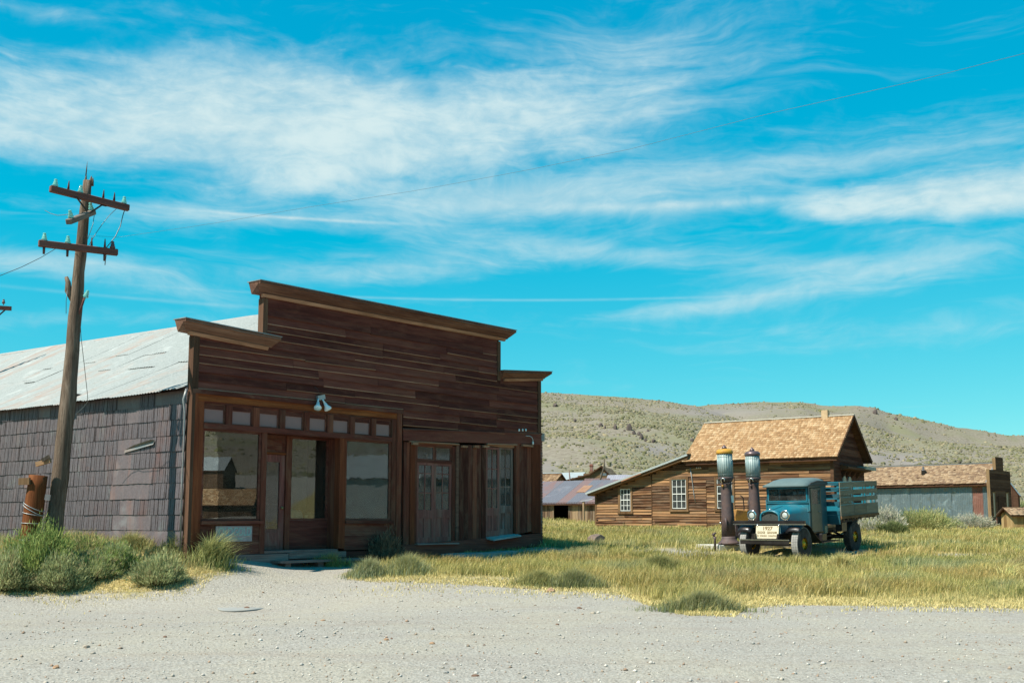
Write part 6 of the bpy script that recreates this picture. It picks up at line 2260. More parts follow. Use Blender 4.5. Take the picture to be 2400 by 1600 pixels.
def wheel(x, y, rear=False):
    s = 1 if x > 0 else -1
    # tyre, rim, hub as children of the wheel
    w = MB().lathe([(.16, -.095), (.27, -.095), (.30, -.088), (.385, -.102), (.412, -.085), (.42, -.03), (.42, .03), (.412, .085), (.385, .102), (.30, .088), (.27, .095), (.16, .095)], 36, (0, 0, 0), 'x', True, False).build('wheel', TYRE, truck)
    w.location = (x, y, AXZ)
    tr = MB()
    n = 40
    for k in range(n):
        a0, a1 = 2 * math.pi * k / n, 2 * math.pi * (k + .93) / n
        for (xa, xb) in ((-.085, -.030), (-.025, .025), (.030, .085)):
            P = []
            for r in (.410, .427):
                P += [(xa, math.cos(a0) * r, math.sin(a0) * r), (xb, math.cos(a0) * r, math.sin(a0) * r), (xb, math.cos(a1) * r, math.sin(a1) * r), (xa, math.cos(a1) * r, math.sin(a1) * r)]
            tr.hexa(P)
    tr.build('tread', TREAD if not rear else TYRE, w)
    MB().lathe([(.262, -.05), (.272, -.05), (.275, .03), (.272, .05), (.262, .05), (.25, .0)], 30, (0, 0, 0), 'x', True, False).build('rim', YELLOW, w)
    sp = MB()
    for k in range(10):
        a = 2 * math.pi * k / 10
        d = Vector((0, math.cos(a), math.sin(a)))
        sp.tube([d * .07 + Vector((.02 * s, 0, 0)), d * .16 + Vector((.02 * s, 0, 0)), d * .262 + Vector((.015 * s, 0, 0))], [.030, .022, .026], 7)
    sp.build('spokes', YELLOW, w)
    MB().lathe([(.0, -.04), (.085, -.04), (.09, .03), (.06, .06), (.045, .10), (.0, .105)] if s > 0 else [(.0, -.105), (.045, -.10), (.06, -.06), (.09, -.03), (.085, .04), (.0, .04)], 18, (.0, 0, 0), 'x').build('hub', YELLOW, w)
    MB().lathe([(.0, -.01), (.11, -.01), (.11, .01), (.0, .01)], 20, (-.07 * s, 0, 0), 'x').build('brake_drum', BLACK, w)
    return w


for x in (-.74, .74):
    wheel(x, 0)
    wheel(x, WB, True)
# chassis
for x in (-.36, .36):
    MB().box(x - .03, x + .03, -.55, 4.7, .56, .70).build('frame_rail', BLACK, truck)
    MB().tube([(x, -.52, .60), (x, -.2, .52), (x, .0, .49), (x, .3, .53), (x, .6, .60)], .03, 6).build('leaf_spring', BLACK, truck)
    MB().tube([(x * 1.1, WB - .55, .60), (x * 1.1, WB, .46), (x * 1.1, WB + .55, .60)], .035, 6).build('leaf_spring', BLACK, truck)
MB().tube([(-.70, 0, AXZ), (-.4, 0, AXZ - .03), (.4, 0, AXZ - .03), (.70, 0, AXZ)], .035, 8).build('front_axle', BLACK, truck)
MB().tube([(-.66, WB, AXZ), (-.15, WB, AXZ), (0, WB, AXZ), (.15, WB, AXZ), (.66, WB, AXZ)], [.05, .06, .15, .06, .05], 10).build('rear_axle', BLACK, truck)
MB().tube([(0, .9, .52), (0, WB, AXZ)], .035, 8).build('drive_shaft', BLACK, truck)
MB().box(-.24, .24, -.08, .85, .42, .70).build('engine', BLACK, truck, True, .03)
MB().tube([(.25, .8, .5), (.32, 1.6, .46), (.32, 3.0, .48)], .03, 7).build('exhaust', PUMPM, truck)
# bumpers
b1 = MB().box(-.69, .69, -.64, -.60, .44, .535).build('bumper', BLACK, truck)
MB().box(-.69, .69, -.652, -.598, .537, .562).build('bumper_edge', CHROME, b1)
for x in (-.36, .36):
    MB().box(x - .025, x + .025, -.60, -.5, .46, .62).build('bumper_bracket', BLACK, truck)
b1 = MB().box(-1.03, 1.03, -.36, -.30, .955, 1.03).build('cross_bar', BLACK, truck)
MB().box(-1.03, 1.03, -.370, -.295, .925, .952).build('bar_edge', CHROME, b1)
for x in (-.31, .31):
    MB().box(x - .025, x + .025, -.345, -.315, .55, .93).build('bar_post', plain('grey_blue_steel', (.16, .26, .28), .4, .2), truck)
    MB().lathe([(.0, -.012), (.022, -.01), (.022, .008), (.0, .012)], 8, (x, -.368, .925), 'y').build('bolt', CHROME, truck)
# radiator
sh = [(-.285, .62), (-.285, 1.12), (-.265, 1.20), (-.20, 1.265), (-.10, 1.30), (0, 1.308), (.10, 1.30), (.20, 1.265), (.265, 1.20), (.285, 1.12), (.285, .62)]
inn = [(x * .84, .62 if z < .7 else (z - .055 if abs(x) < .25 else z - .02)) for x, z in sh]
m = MB()
n = len(sh)
V = [(x, -.26, z) for x, z in sh] + [(x, -.285, (z + iz) / 2) for (x, z), (ix, iz) in zip(sh, inn)] + [(x, -.24, z) for x, z in inn] + [(x * 1.0, -.10, z) for x, z in sh]
for i in range(n):
    V[n + i] = ((sh[i][0] + inn[i][0]) / 2, -.285, (sh[i][1] + inn[i][1]) / 2)
F = []
for i in range(n - 1):
    F += [(i, i + 1, n + i + 1, n + i), (n + i, n + i + 1, 2 * n + i + 1, 2 * n + i), (3 * n + i, 3 * n + i + 1, i + 1, i)]
m.add(V, F, True)
rad = m.build('radiator_shell', BLUE, truck)
MB().prism(inn, -.235, -.19).build('radiator_core', CORE, rad)
MB().lathe([(.0, 0), (.045, 0), (.045, .03), (.03, .04), (.0, .045)], 12, (0, -.19, 1.302)).build('filler_cap', CHROME, rad)
MB().prism([(-.022, 1.25), (.022, 1.25), (.0, 1.225)], -.292, -.284).build('badge', BLACK, rad)
# bonnet: from the radiator back to the cowl
Vb, Fb = [], []
st = []
for j in range(9):
    t = j / 8
    y = -.10 + .96 * t
    hw = .285 + (.59 - .285) * (t ** 1.6)
    hz = 1.30 + (1.44 - 1.30) * t ** 1.1
    shz = 1.12 + .10 * t
    ring = []
    for k in range(13):
        a = math.pi * k / 12
        cx = -math.cos(a)
        sx = math.copysign(abs(cx) ** .72, cx)
        ring.append((hw * sx, y, shz + (hz - shz) * (math.sin(a) ** .75)))
    ring = [(-hw, y, .72)] + ring + [(hw, y, .72)]
    st.append(ring)
    Vb += ring
nn = len(st[0])
for j in range(8):
    for k in range(nn - 1):
        Fb.append((j * nn + k, j * nn + k + 1, (j + 1) * nn + k + 1, (j + 1) * nn + k))
m = MB().add(Vb, Fb, True)
bon = m.build('bonnet', BLUE, truck)
MB().beam((0, -.08, 1.305), (0, .52, 1.385), .02, .014).build('bonnet_hinge', BLUED, bon)
for s in (-1, 1):
    MB().box(s * .30 - .012, s * .30 + .012, .10, .13, .95, 1.19).build('bonnet_catch', BLACK, bon)
    for k in range(9):
        y = .16 + .055 * k
        hw = .285 + (.59 - .285) * (((y + .10) / .96) ** 1.6)
        MB().box(s * (hw + .004) - .006, s * (hw + .004) + .006, y, y + .018, .84, 1.05).build('louvre', BLUED, bon)
# headlights
for s in (-1, 1):
    x, y, z = s * .475, -.33, 1.175
    h = MB().lathe([(.02, .20), (.06, .16), (.095, .09), (.115, .02), (.12, .0)], 24, (x, y, z), 'y', True, False).build('headlight', CHROME, truck)
    MB().lathe([(.100, -.012), (.130, -.016), (.136, .008), (.12, .022), (.100, .01)], 24, (x, y, z), 'y', True, False).build('headlight_rim', MIRR, h)
    MB().lathe([(.096, -.002), (.07, .05), (.03, .085), (.0, .09)], 20, (x, y, z), 'y', True, False).build('reflector', MIRR, h)
    MB().lathe([(.0, -.022), (.04, -.018), (.072, -.006)], 20, (x, y, z), 'y', True, False).build('lens', LENS, h)
    MB().lathe([(.0, .02), (.018, .03), (.018, .07), (.0, .08)], 10, (x, y, z), 'y').build('bulb', WSASH, h)
    MB().tube([(x, y + .08, z - .10), (x, y + .06, 1.03)], .018, 8).build('lamp_post', BLACK, truck)
# front wings
for s in (-1, 1):
    V, F = [], []
    n = 15
    for i in range(n):
        t = i / (n - 1)
        if t < .62:
            a = R(140) - R(90) * t / .62
            z = .40 + math.sin(a) * .56
            y = -math.cos(R(180) - a) * -.54 if False else math.cos(a) * .54
        else:
            u = (t - .62) / .38
            a = R(50)
            y0, z0 = math.cos(a) * .54, .40 + math.sin(a) * .56
            y, z = y0 + (1.02 - y0) * u, z0 + (.40 - z0) * (u ** .8)
        wi, wo = .50, .90
        crown = .045 * math.sin(math.pi * min(1, t * 1.3))
        V += [(s * wi, y, z - .05), (s * (wi + .10), y, z + crown * .7), (s * (wi + .22), y, z + crown), (s * (wo - .05), y, z + crown * .4), (s * wo, y, z - .05)]
    for i in range(n - 1):
        for k in range(4):
            F.append((i * 5 + k, i * 5 + k + 1, (i + 1) * 5 + k + 1, (i + 1) * 5 + k))
    w = MB().add(V, F, True).build('front_wing', BLACK, truck)
    md = w.modifiers.new('thick', 'SOLIDIFY')
    md.thickness = .012
    MB().box(s * .50 if s > 0 else -.90, s * .90 if s > 0 else -.50, 1.02, 2.05, .375, .405).build('running_board', BLACK, truck)
    MB().box(s * .50 - .01, s * .50 + .01, 1.0, 2.0, .41, .66).build('splash_apron', BLACK, truck)
MB().box(.56, .80, 1.15, 1.45, .41, .62).build('tool_box', BLACK, truck, True, .015)
# cab
cy0, cy1 = .84, 1.95
cw = .615
MB().box(-cw, cw, cy0 - .02, cy0 + .10, 1.20, 1.475).build('cowl', BLUE, truck, True, .02)
MB().tube([(-cw, cy0 - .035, 1.46), (cw, cy0 - .035, 1.46)], .016, 8).build('cowl_moulding', BLUE, truck)
cab = MB()
for s in (-1, 1):
    xa, xb = (s * cw - .035, s * cw) if s > 0 else (-cw, -cw + .035)
    cab.box(xa, xb, cy0, cy1, .66, 1.20)                    # lower side
    cab.box(xa, xb, cy0 + .10, cy1, 1.20, 1.42)
    cab.box(xa, xb, cy0, cy0 + .07, 1.475, 1.93)            # front post
    cab.box(xa, xb, cy1 - .35, cy1, 1.42, 1.93)             # rear quarter
    cab.box(xa, xb, cy0 + .07, cy1 - .35, 1.86, 1.93)
cab.box(-cw + .035, cw - .035, cy1 - .035, cy1, .66, 1.45)
cab.box(-cw + .035, -.36, cy1 - .035, cy1, 1.45, 1.93)
cab.box(.36, cw - .035, cy1 - .035, cy1, 1.45, 1.93)
cab.box(-.36, .36, cy1 - .035, cy1, 1.82, 1.93)
cab.box(-cw + .035, cw - .035, cy0 + .1, cy1 - .035, .66, .69)
cab.box(-cw + .035, cw - .035, cy0, cy0 + .05, 1.87, 1.93)
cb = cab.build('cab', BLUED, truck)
MB().box(-.355, .355, cy1 - .02, cy1 - .014, 1.455, 1.815).build('rear_window', GLASST, cb)
wf = MB()
wf.box(-.575, -.545, cy0 - .012, cy0 + .02, 1.49, 1.868)
wf.box(.545, .575, cy0 - .012, cy0 + .02, 1.49, 1.868)
wf.box(-.545, .545, cy0 - .012, cy0 + .02, 1.49, 1.52)
wf.box(-.545, .545, cy0 - .012, cy0 + .02, 1.84, 1.868)
wf = wf.build('windscreen_frame', BLUE, truck)
MB().box(-.55, .55, cy0, cy0 + .005, 1.515, 1.845).build('windscreen', GLASST, wf)
for s in (-1, 1):
    MB().box(s * (cw + .012) - .014, s * (cw + .012) + .014, cy0 - .02, cy0 + .02, 1.25, 1.56).build('hinge_post', BLUE, truck)
    xa = s * (cw + .004)
    d = MB()
    for (a, b, c, e) in [(cy0 + .10, cy1 - .38, .70, 1.41), (cy0 + .10, cy0 + .15, 1.41, 1.84), (cy1 - .43, cy1 - .38, 1.41, 1.84), (cy0 + .15, cy1 - .43, 1.80, 1.84)]:
        d.box(xa - .012, xa + .012, a, b, c, e)
    d = d.build('door', plain('reflection_tinted_door', (.085, .10, .085), .35, 0, .2, 4, .05, .5, (.05, .06, .06), .5) if s > 0 else BLUED, truck)  # grey-green reflection on the shaded cab side painted into this door
    MB().box(xa - .004, xa + .004, cy0 + .15, cy1 - .43, 1.41, 1.80).build('door_window', GLASST, d)
    MB().tube([(xa + s * .02, cy1 - .52, 1.20), (xa + s * .05, cy1 - .52, 1.20), (xa + s * .05, cy1 - .62, 1.20)], .010, 7).build('handle', CHROME, d)
    MB().box(s * cw - .02, s * cw + .03 if s > 0 else s * cw + .02, cy1 - .25, cy1 - .1, .60, .80).build('step_plate', plain('khaki_plate', (.22, .22, .16), .6), truck)
# roof with rounded visor front
V, F = [], []
prof = [(cy0 - .16, 1.90), (cy0 - .13, 1.95), (cy0 - .02, 2.02), (cy0 + .20, 2.085), (cy0 + .55, 2.125), (cy1 - .20, 2.12), (cy1 + .04, 2.08)]
nx2 = 9
for (y, z) in prof:
    for k in range(nx2):
        u = -1 + 2 * k / (nx2 - 1)
        edge = abs(u) ** 7
        zz = z - edge * (z - 1.915) * (.75 if z > 1.95 else .3)
        V.append((u * (cw + .045), y + .02 * edge, zz))
for j in range(len(prof) - 1):
    for k in range(nx2 - 1):
        F.append((j * nx2 + k, j * nx2 + k + 1, (j + 1) * nx2 + k + 1, (j + 1) * nx2 + k))
rfm = MB().add(V, F, True).build('roof', ROOFC, truck)
md = rfm.modifiers.new('thick', 'SOLIDIFY')
md.thickness = .03
# side valances under the roof
for s in (-1, 1):
    MB().prism([(cy0 - .10, 1.90), (cy0 + .1, 1.985), (cy0 + .5, 2.04), (cy1 + .03, 2.02), (cy1 + .03, 1.90)], s * (cw + .028) - .012, s * (cw + .028) + .012, 'yz').build('roof_side', plain('dark_valance', (.06, .055, .055), .7), truck)
MB().box(-.5, .5, cy0 + .45, cy1 - .12, .70, 1.08).build('seat', SEATM, truck, True, .03)
MB().box(-.5, .5, cy1 - .22, cy1 - .08, 1.08, 1.48).build('seat_back', SEATM, truck, True, .03)
MB().tube([(.30 + .19 * math.cos(a), cy0 + .36 + .07 * math.sin(a), 1.46 + .17 * math.sin(a)) for a in np.linspace(0, 2 * math.pi, 25)], .014, 6, False).build('steering_wheel', BLACK, truck)
MB().tube([(.30, cy0 + .36, 1.46), (.28, cy0 + .1, 1.1)], .018, 6).build('steering_column', BLACK, truck)
# stake bed
by0, by1, bw2, bz = 2.08, 4.74, .95, 1.02
for i in range(12):
    a = -bw2 + .02 + i * (2 * bw2 - .04) / 12
    MB().box(a + .004, a + (2 * bw2 - .04) / 12 - .004, by0, by1, bz, bz + .035).build('deck_board', W_BEDF, truck)
for y in np.linspace(by0 + .1, by1 - .1, 6):
    MB().box(-bw2 + .05, bw2 - .05, y - .04, y + .04, bz - .10, bz - .002).build('cross_sill', BLACK, truck)
for s in (-1, 1):
    MB().box(s * bw2 - .012 if s > 0 else -bw2 - .028, s * bw2 + .028 if s > 0 else -bw2 + .012, by0, by1, bz - .055, bz + .02).build('rub_rail', W_FASCIA, truck)
    for y in np.linspace(by0 + .15, by1 - .15, 9):
        MB().box(s * (bw2 + .02) - .01, s * (bw2 + .02) + .01, y - .012, y + .012, bz - .14, bz - .057).build('stake_pocket', W_FASCIA, truck)
    xi, xo = (s * bw2 - .015, s * bw2 + .010) if s > 0 else (-bw2 - .010, -bw2 + .015)
    splits = [by0, by0 + .92, by0 + 1.80, by1]
    rowsz = [(bz + .022, bz + .325), (bz + .405, bz + .53), (bz + .61, bz + .73), (bz + .80, bz + .95)]
    for i in range(3):
        for (z0, z1) in rowsz:
            MB().box(xi, xo, splits[i] + .008, splits[i + 1] - .008, z0 + random.uniform(-.005, .005), z1 + random.uniform(-.005, .005)).build('side_board', W_BED if s > 0 else BLUE, truck)
    for (z0, z1) in [(bz + .33, bz + .40), (bz + .535, bz + .605), (bz + .735, bz + .795)]:
        MB().box(xi, xo, splits[0] + .008, splits[1] - .15, z0 + .003, z1 - .003).build('filler_board', W_BED if s > 0 else BLUE, truck)
    for y in (by0 + .06, splits[1] - .10, splits[1] + .06, splits[2] - .10, splits[2] + .10, by1 - .34, by1 - .08):
        MB().box(s * (bw2 - .06) - .022 - (0), s * (bw2 - .06) + .022, y - .035, y + .035, bz + .036, bz + .93).build('stake', BLUE, truck)
    if s < 0:
        MB().box(-bw2 - .02, -bw2 + .02, by0, by1, bz + .955, bz + .985).build('top_rail', plain('pale_rail', (.45, .47, .46), .6), truck)
for x in (-.9, -.3, .3, .9):
    MB().box(x - .035, x + .035, by0 + .004, by0 + .05, bz + .036, bz + .97).build('stake', BLUE, truck)
for (z0, z1) in [(bz + .06, bz + .17), (bz + .30, bz + .42), (bz + .52, bz + .63), (bz + .72, bz + .80), (bz + .88, bz + .95)]:
    MB().box(-.93, .93, by0 - .018, by0 + .002, z0, z1).build('front_rack_board', BLUED, truck)
MB().box(-.93, .93, by0 - .02, by0 + .0, bz - .20, bz + .05).build('headboard', BLUED, truck)
for (z0, z1) in [(bz + .04, bz + .30), (bz + .42, bz + .54), (bz + .66, bz + .78), (bz + .84, bz + .95)]:
    MB().box(-.93, .93, by1 - .02, by1 + .0, z0, z1).build('tail_board', BLUE, truck)
MB().box(.74, .92, 2.18, 2.5, .62, .86).build('fuel_can_box', BLACK, truck)

# sign hung on the front
SG = plain('cream_board', (.66, .60, .46), .8, 0, .08, 6, .1, .2, (.5, .42, .28), .4)
SGL = plain('brown_letters', (.20, .13, .045), .8, 0, .2, 12)
rot_t = Euler((R(2.6), 0, yaw)).to_matrix()
sp_ = tq + rot_t @ Vector((-.02, -.385, .735))
sg = thing('truck_sign', 'cream wooden board with routed brown lettering hung below the truck cross bar', 'sign', sp_, Euler((R(2.6) + R(-6), R(0), yaw)))
m = MB().hexa([(-.335, -.012, -.165), (.315, -.012, -.165), (.315, .012, -.165), (-.335, .012, -.165), (-.315, -.012, .165), (.335, -.012, .165), (.335, .012, .165), (-.315, .012, .165)])
m.build('board', SG, sg)
text_mesh('lettering', '1927', .125, SGL, sg, (.01, -.0135, .095), (R(90), 0, 0), .001, .27, .004)
text_mesh('lettering', 'DODGE', .085, SGL, sg, (-.165, -.0135, -.012), (R(90), 0, 0), .001, .215, .0025)
text_mesh('lettering', 'GRAHAM', .085, SGL, sg, (.135, -.0135, -.012), (R(90), 0, 0), .001, .28, .0025)
for w_, x_, l_ in [('IN', -.265, .04), ('WORKING', -.11, .20), ('CONDITION', .155, .25)]:
    text_mesh('lettering', w_, .058, SGL, sg, (x_, -.0135, -.098), (R(90), 0, 0), .001, l_, .0015)
for x in (-.28, .30):
    MB().lathe([(.0, -.006), (.010, -.004), (.010, .004), (.0, .004)], 8, (x, -.014, .145), 'y').build('screw', SGL, sg)


# ================================================================== grass
K_LEAF = 1.02
BLADE = attr_mat('grass_blade', rough=.8, trans=.32, spec=.1)
HOUSE_BOXES = []     # (origin, x axis, y axis, x0, x1, y0, y1)


def _fr(o, ang, x0, x1, y0, y1):
    a = R(ang)
    HOUSE_BOXES.append((o.x, o.y, math.cos(a), math.sin(a), x0, x1, y0, y1))


_fr(STORE_O, math.degrees(store_rot[2]), -.02, 10.85, -.05, 24)
_fr(hp, -34, -12, 0.02, 0, HD)
_fr(tp, -42.4, -10.5, .1, 0, TD)
_fr(bp, -34, -6.6, 0, 0.1, 6.2)
_fr(ii.location, 24, -1.15, 1.9, -.55, .75)


def blocked(x, y):
    m = np.zeros(x.shape, bool)
    for ox, oy, c, s, x0, x1, y0, y1 in HOUSE_BOXES:
        u = (x - ox) * c + (y - oy) * s
        v = -(x - ox) * s + (y - oy) * c
        m |= (u > x0) & (u < x1) & (v > y0) & (v < y1)
    return m


def truck_uv(x, y):
    c, s = math.cos(yaw), math.sin(yaw)
    dx, dy = x - tq.x, y - tq.y
    return dx * c + dy * s, -dx * s + dy * c


G_GREEN = np.array((0.197, 0.228, 0.068))
G_OLIVE = np.array((0.307, 0.292, 0.098))
G_GOLD = np.array((0.442, 0.360, 0.137))
G_STRAW = np.array((0.62, 0.52, 0.25))
G_RUST = np.array((0.36, 0.2, 0.075))
G_BLUE = np.array((0.192, 0.249, 0.163))
G_DARK = np.array((0.101, 0.133, 0.058))


def blades(name, x, y, h, w, col_base, col_tip, lean=.35, parent=None, wind=(.35, -.05), z=None):
    n = len(x)
    z = gz(x, y) if z is None else z
    a = rng.uniform(0, math.pi, n)
    dx, dy = np.cos(a) * w / 2, np.sin(a) * w / 2
    th = rng.uniform(0, 2 * math.pi, n)
    L_ = rng.random(n) ** .7 * lean * h
    lx, ly = np.cos(th) * L_ + wind[0] * h * .5, np.sin(th) * L_ + wind[1] * h * .5
    V = np.zeros((n, 5, 3))
    V[:, 0] = np.stack([x - dx, y - dy, z - .02], 1)
    V[:, 1] = np.stack([x + dx, y + dy, z - .02], 1)
    V[:, 2] = np.stack([x + dx * .75 + lx * .3, y + dy * .75 + ly * .3, z + h * .58], 1)
    V[:, 3] = np.stack([x - dx * .75 + lx * .3, y - dy * .75 + ly * .3, z + h * .58], 1)
    V[:, 4] = np.stack([x + lx, y + ly, z + h * np.sqrt(np.clip(1 - (L_ / np.maximum(h, 1e-3)) ** 2 * .6, .2, 1))], 1)
    F = np.array([(0, 1, 2), (0, 2, 3), (3, 2, 4)])[None] + (np.arange(n) * 5)[:, None, None]
    C = np.zeros((n, 5, 3))
    C[:, 0] = C[:, 1] = col_base
    C[:, 2] = C[:, 3] = (col_base * .5 + col_tip * .5)
    C[:, 4] = col_tip
    return raw_mesh(name, V.reshape(-1, 3), F.reshape(-1, 3), BLADE, C.reshape(-1, 3), parent)


def mixc(a, b, t):
    t = np.clip(t, 0, 1)[:, None]
    return a * (1 - t) + b * t


def field(n, y0, y1, wscale, hscale):
    # sample with the perspective: more blades near
    yy = y0 + (y1 - y0) * rng.random(n) ** 1.25
    lo, hi = -.53 * yy, .53 * yy + 1.5
    xx = lo + (hi - lo) * rng.random(n)
    e = edge_y(xx) + (fbm(xx * 1.1, yy * 1.1, 3, 13) - .5) * 1.0
    d = yy - e
    u = (xx - STORE_O.x) * STORE_U.x + (yy - STORE_O.y) * STORE_U.y
    wv = (xx - STORE_O.x) * STORE_W.x + (yy - STORE_O.y) * STORE_W.y
    behind = (u > -.2) & (u < 11) & (wv > .1)
    left = u < -.1
    b = bareness(xx, yy)
    clump = fbm(xx * .55, yy * .75, 4, 17)
    clump2 = fbm(xx * 1.9, yy * 2.4, 3, 19)
    grow = sstep(.1, 1.9, d + (clump - .5) * 2.2)
    p = (.22 + .80 * sstep(.34, .62, clump2)) * (1 - .95 * b) * (.55 + .6 * sstep(.3, .6, clump))
    # shade strip before the store stays nearly bare
    strip = (wv > -1.7) & (wv < .05) & (u > .5) & (u < 10.6)
    p = np.where(strip, .10 + .18 * (clump2 > .55), p)
    tu, tv = truck_uv(xx, yy)
    under = (np.abs(tu) < .9) & (tv > -.5) & (tv < 4.8)
    p = np.where(under, p * .35, p)
    ok = (d > -.25) & ~behind & ~blocked(xx, yy) & (rng.random(n) < p) & ~(left & (d < .1))
    tuft_gap = (rng.random(n) < .35) | (d > .5)
    ok &= tuft_gap
    xx, yy, d, grow, clump, clump2, u, wv, b, left, under = [q[ok] for q in (xx, yy, d, grow, clump, clump2, u, wv, b, left, under)]
    m = len(xx)
    mound = fbm(xx * .33, yy * .42, 3, 23)
    h = (.04 + (.07 + .30 * clump2 ** 1.4 * (.35 + 1.0 * mound)) * grow) * rng.uniform(.65, 1.25, m) * (1 - .6 * b) * hscale
    h = np.where(left, h * .95, h)
    strip = (wv > -1.7) & (wv < .05) & (u > .5) & (u < 10.6)
    h = np.where(strip, h * .6, h)
    h = np.where(under, h * .5, h)
    w = rng.uniform(.006, .013, m) * wscale
    g1 = fbm(xx * .28 + 3, yy * .5, 4, 27)
    g2 = fbm(xx * .7, yy * 1.1 + 7, 3, 29)
    base = mixc(G_OLIVE[None], G_GREEN[None], sstep(.42, .66, g1))
    base = base + (G_GOLD - base) * sstep(.50, .68, g2)[:, None] * .65
    blu = sstep(.58, .72, fbm(xx * .5 + 11, yy * .6, 3, 33))
    base = base + (G_BLUE - base) * blu[:, None] * .7
    base = base + (G_STRAW - base) * (1 - grow)[:, None] * .95
    base = base * (.72 + .6 * fbm(xx * .22 + 1, yy * .35 + 4, 3, 47))[:, None]
    rust = sstep(.50, .66, fbm(xx * .35 + 5, yy * .5 + 2, 3, 37)) * grow
    tip = base + (G_GOLD - base) * .42
    tip = tip + (G_RUST - tip) * (rust * .6)[:, None]
    pick = rng.random(m)
    dead = pick < .11
    base[dead] = G_STRAW
    tip[dead] = G_STRAW * 1.05
    dk = pick > .90
    base[dk] = G_DARK
    tip[dk] = G_GREEN
    j = rng.uniform(.72, 1.28, m)[:, None]
    return xx, yy, h, w, base * j, tip * j


parts = [field(430000, 15, 27, .95, 1.0), field(230000, 26, 40, 1.5, .9), field(150000, 38, 66, 2.6, .8)]
cat = [np.concatenate([p[i] for p in parts]) for i in range(6)]
tag(blades('grass', *cat, lean=.55), kind='stuff')

# pale dry thatch along the gravel edge
n = 60000
xx = rng.uniform(-9.5, 11, n)
yy = edge_y(xx) + rng.normal(.05, .75, n)
wv = (xx - STORE_O.x) * STORE_W.x + (yy - STORE_O.y) * STORE_W.y
u = (xx - STORE_O.x) * STORE_U.x + (yy - STORE_O.y) * STORE_U.y
dd = yy - edge_y(xx)
ok = ~((wv > -1.9) & (u > .2)) & ~blocked(xx, yy) & (rng.random(n) < np.where(dd < -.3, .25 * (fbm(xx * .7, yy * 1.2, 3, 43) > .5), .9)) & ~((xx > -5.6) & (xx < -3.2))
xx, yy = xx[ok], yy[ok]
m = len(xx)
c = np.where((rng.random(m) < .75)[:, None], G_STRAW, G_GOLD) * rng.uniform(.75, 1.2, m)[:, None]
tag(blades('dry_thatch_grass', xx, yy, rng.uniform(.02, .075, m), rng.uniform(.008, .016, m), c, c * 1.05, lean=1.3), kind='stuff')


# ------------------------------------------------------------------ tufts and bushes, one thing each
def tuft(label, px, py, rx, ry, n, h, cols, lean=.7, w=(.006, .012), cat='grass tuft', name='grass_tuft', group=None, wind=(.2, -.1)):
    q = ground_at(px, py)
    r = np.abs(rng.normal(0, .52, n))
    a = rng.uniform(0, 2 * math.pi, n)
    r = r * (.7 + .6 * fbm(np.cos(a) * 2 + px, np.sin(a) * 2, 3, 9))
    X, Y = q.x + np.cos(a) * r * rx, q.y + np.sin(a) * r * ry
    hh = h * np.clip(1.08 - .6 * r, .25, 1.1) * rng.uniform(.55, 1.2, n)
    ci = rng.integers(0, len(cols), n)
    c = np.array(cols)[ci] * rng.uniform(.7, 1.3, n)[:, None]
    t = thing(name, label, cat, q, group=group)
    z = gz(X, Y) - q.z
    bl = blades('blades', X - q.x, Y - q.y, hh, rng.uniform(*w, n), c, c * .6 + np.array(G_STRAW) * .4, lean, t, wind, z)
    tag(bl, kind='stuff')
    return t


GT = 'tufts of long grass by the gravel'
tuft('dark bluish rush tuft standing out alone on the gravel edge below the fuel pumps', 1645, 1432, .75, .32, 3600, .30, [G_DARK, G_BLUE * .8, G_GREEN * .8, G_DARK * 1.2], group=GT)
tuft('bluish green tuft at the gravel edge, right of the step in front of the store', 862, 1350, .42, .40, 2600, .36, [G_BLUE, G_BLUE * 1.15, G_GREEN, G_BLUE * .8], group=GT)
tuft('bushy green tuft before the left end of the silver-grey plank', 955, 1345, .55, .45, 3200, .40, [G_BLUE, G_GREEN * 1.1, G_OLIVE, G_BLUE * 1.2], group=GT)
tuft('dark green tuft behind the biggest orange stone at the gravel edge', 1345, 1376, .7, .40, 3200, .34, [G_DARK, G_GREEN, G_BLUE * .8], group=GT)
tuft('green tuft at the gravel edge to the left of the biggest orange stone', 1262, 1372, .6, .35, 2400, .30, [G_GREEN, G_OLIVE, G_DARK], group=GT)
tuft('dark green clump with long shadow in the meadow between boulder and rush tuft', 1545, 1338, .9, .5, 3600, .36, [G_DARK, G_GREEN * .8, G_GREEN], group=GT)
tuft('long arching pale green blades at the left foot of the store front', 492, 1322, .50, .35, 900, .62, [(.24, .28, .10), (.30, .33, .13), (.17, .21, .07)], 1.0, (.012, .022), group=GT, wind=(.7, -.1))
tuft('tangle of dark green long grass along the end of the tin wall', 425, 1298, .55, .45, 1300, .46, [(.14, .18, .06), (.20, .24, .09), (.10, .13, .05)], 1.1, (.010, .02), group=GT, wind=(.4, -.1))
tuft('green grass clump against the tin wall behind the small left bush', 305, 1288, .7, .4, 1300, .36, [(.17, .20, .07), (.24, .26, .10), (.30, .26, .10)], 1.0, (.010, .018), group=GT)
tuft('sparse dark weeds growing at the step before the shop door', 775, 1326, .8, .25, 700, .30, [G_OLIVE, G_GREEN, G_GOLD * .8], .8, group=GT)
tuft('loose straw-coloured blades bent over in the meadow right of the truck', 1968, 1332, .5, .3, 500, .45, [(.42, .40, .16), (.5, .44, .2)], 1.2, (.01, .018), group=GT)
tuft('few long yellow blades sticking up near the right edge of the meadow', 2355, 1368, .25, .2, 90, .55, [(.55, .5, .2), (.45, .45, .17)], 1.1, (.012, .02), group=GT, wind=(.9, 0))

K_LEAF = 1.2
LEAF = attr_mat('sage_leaf', rough=.9, trans=.40)


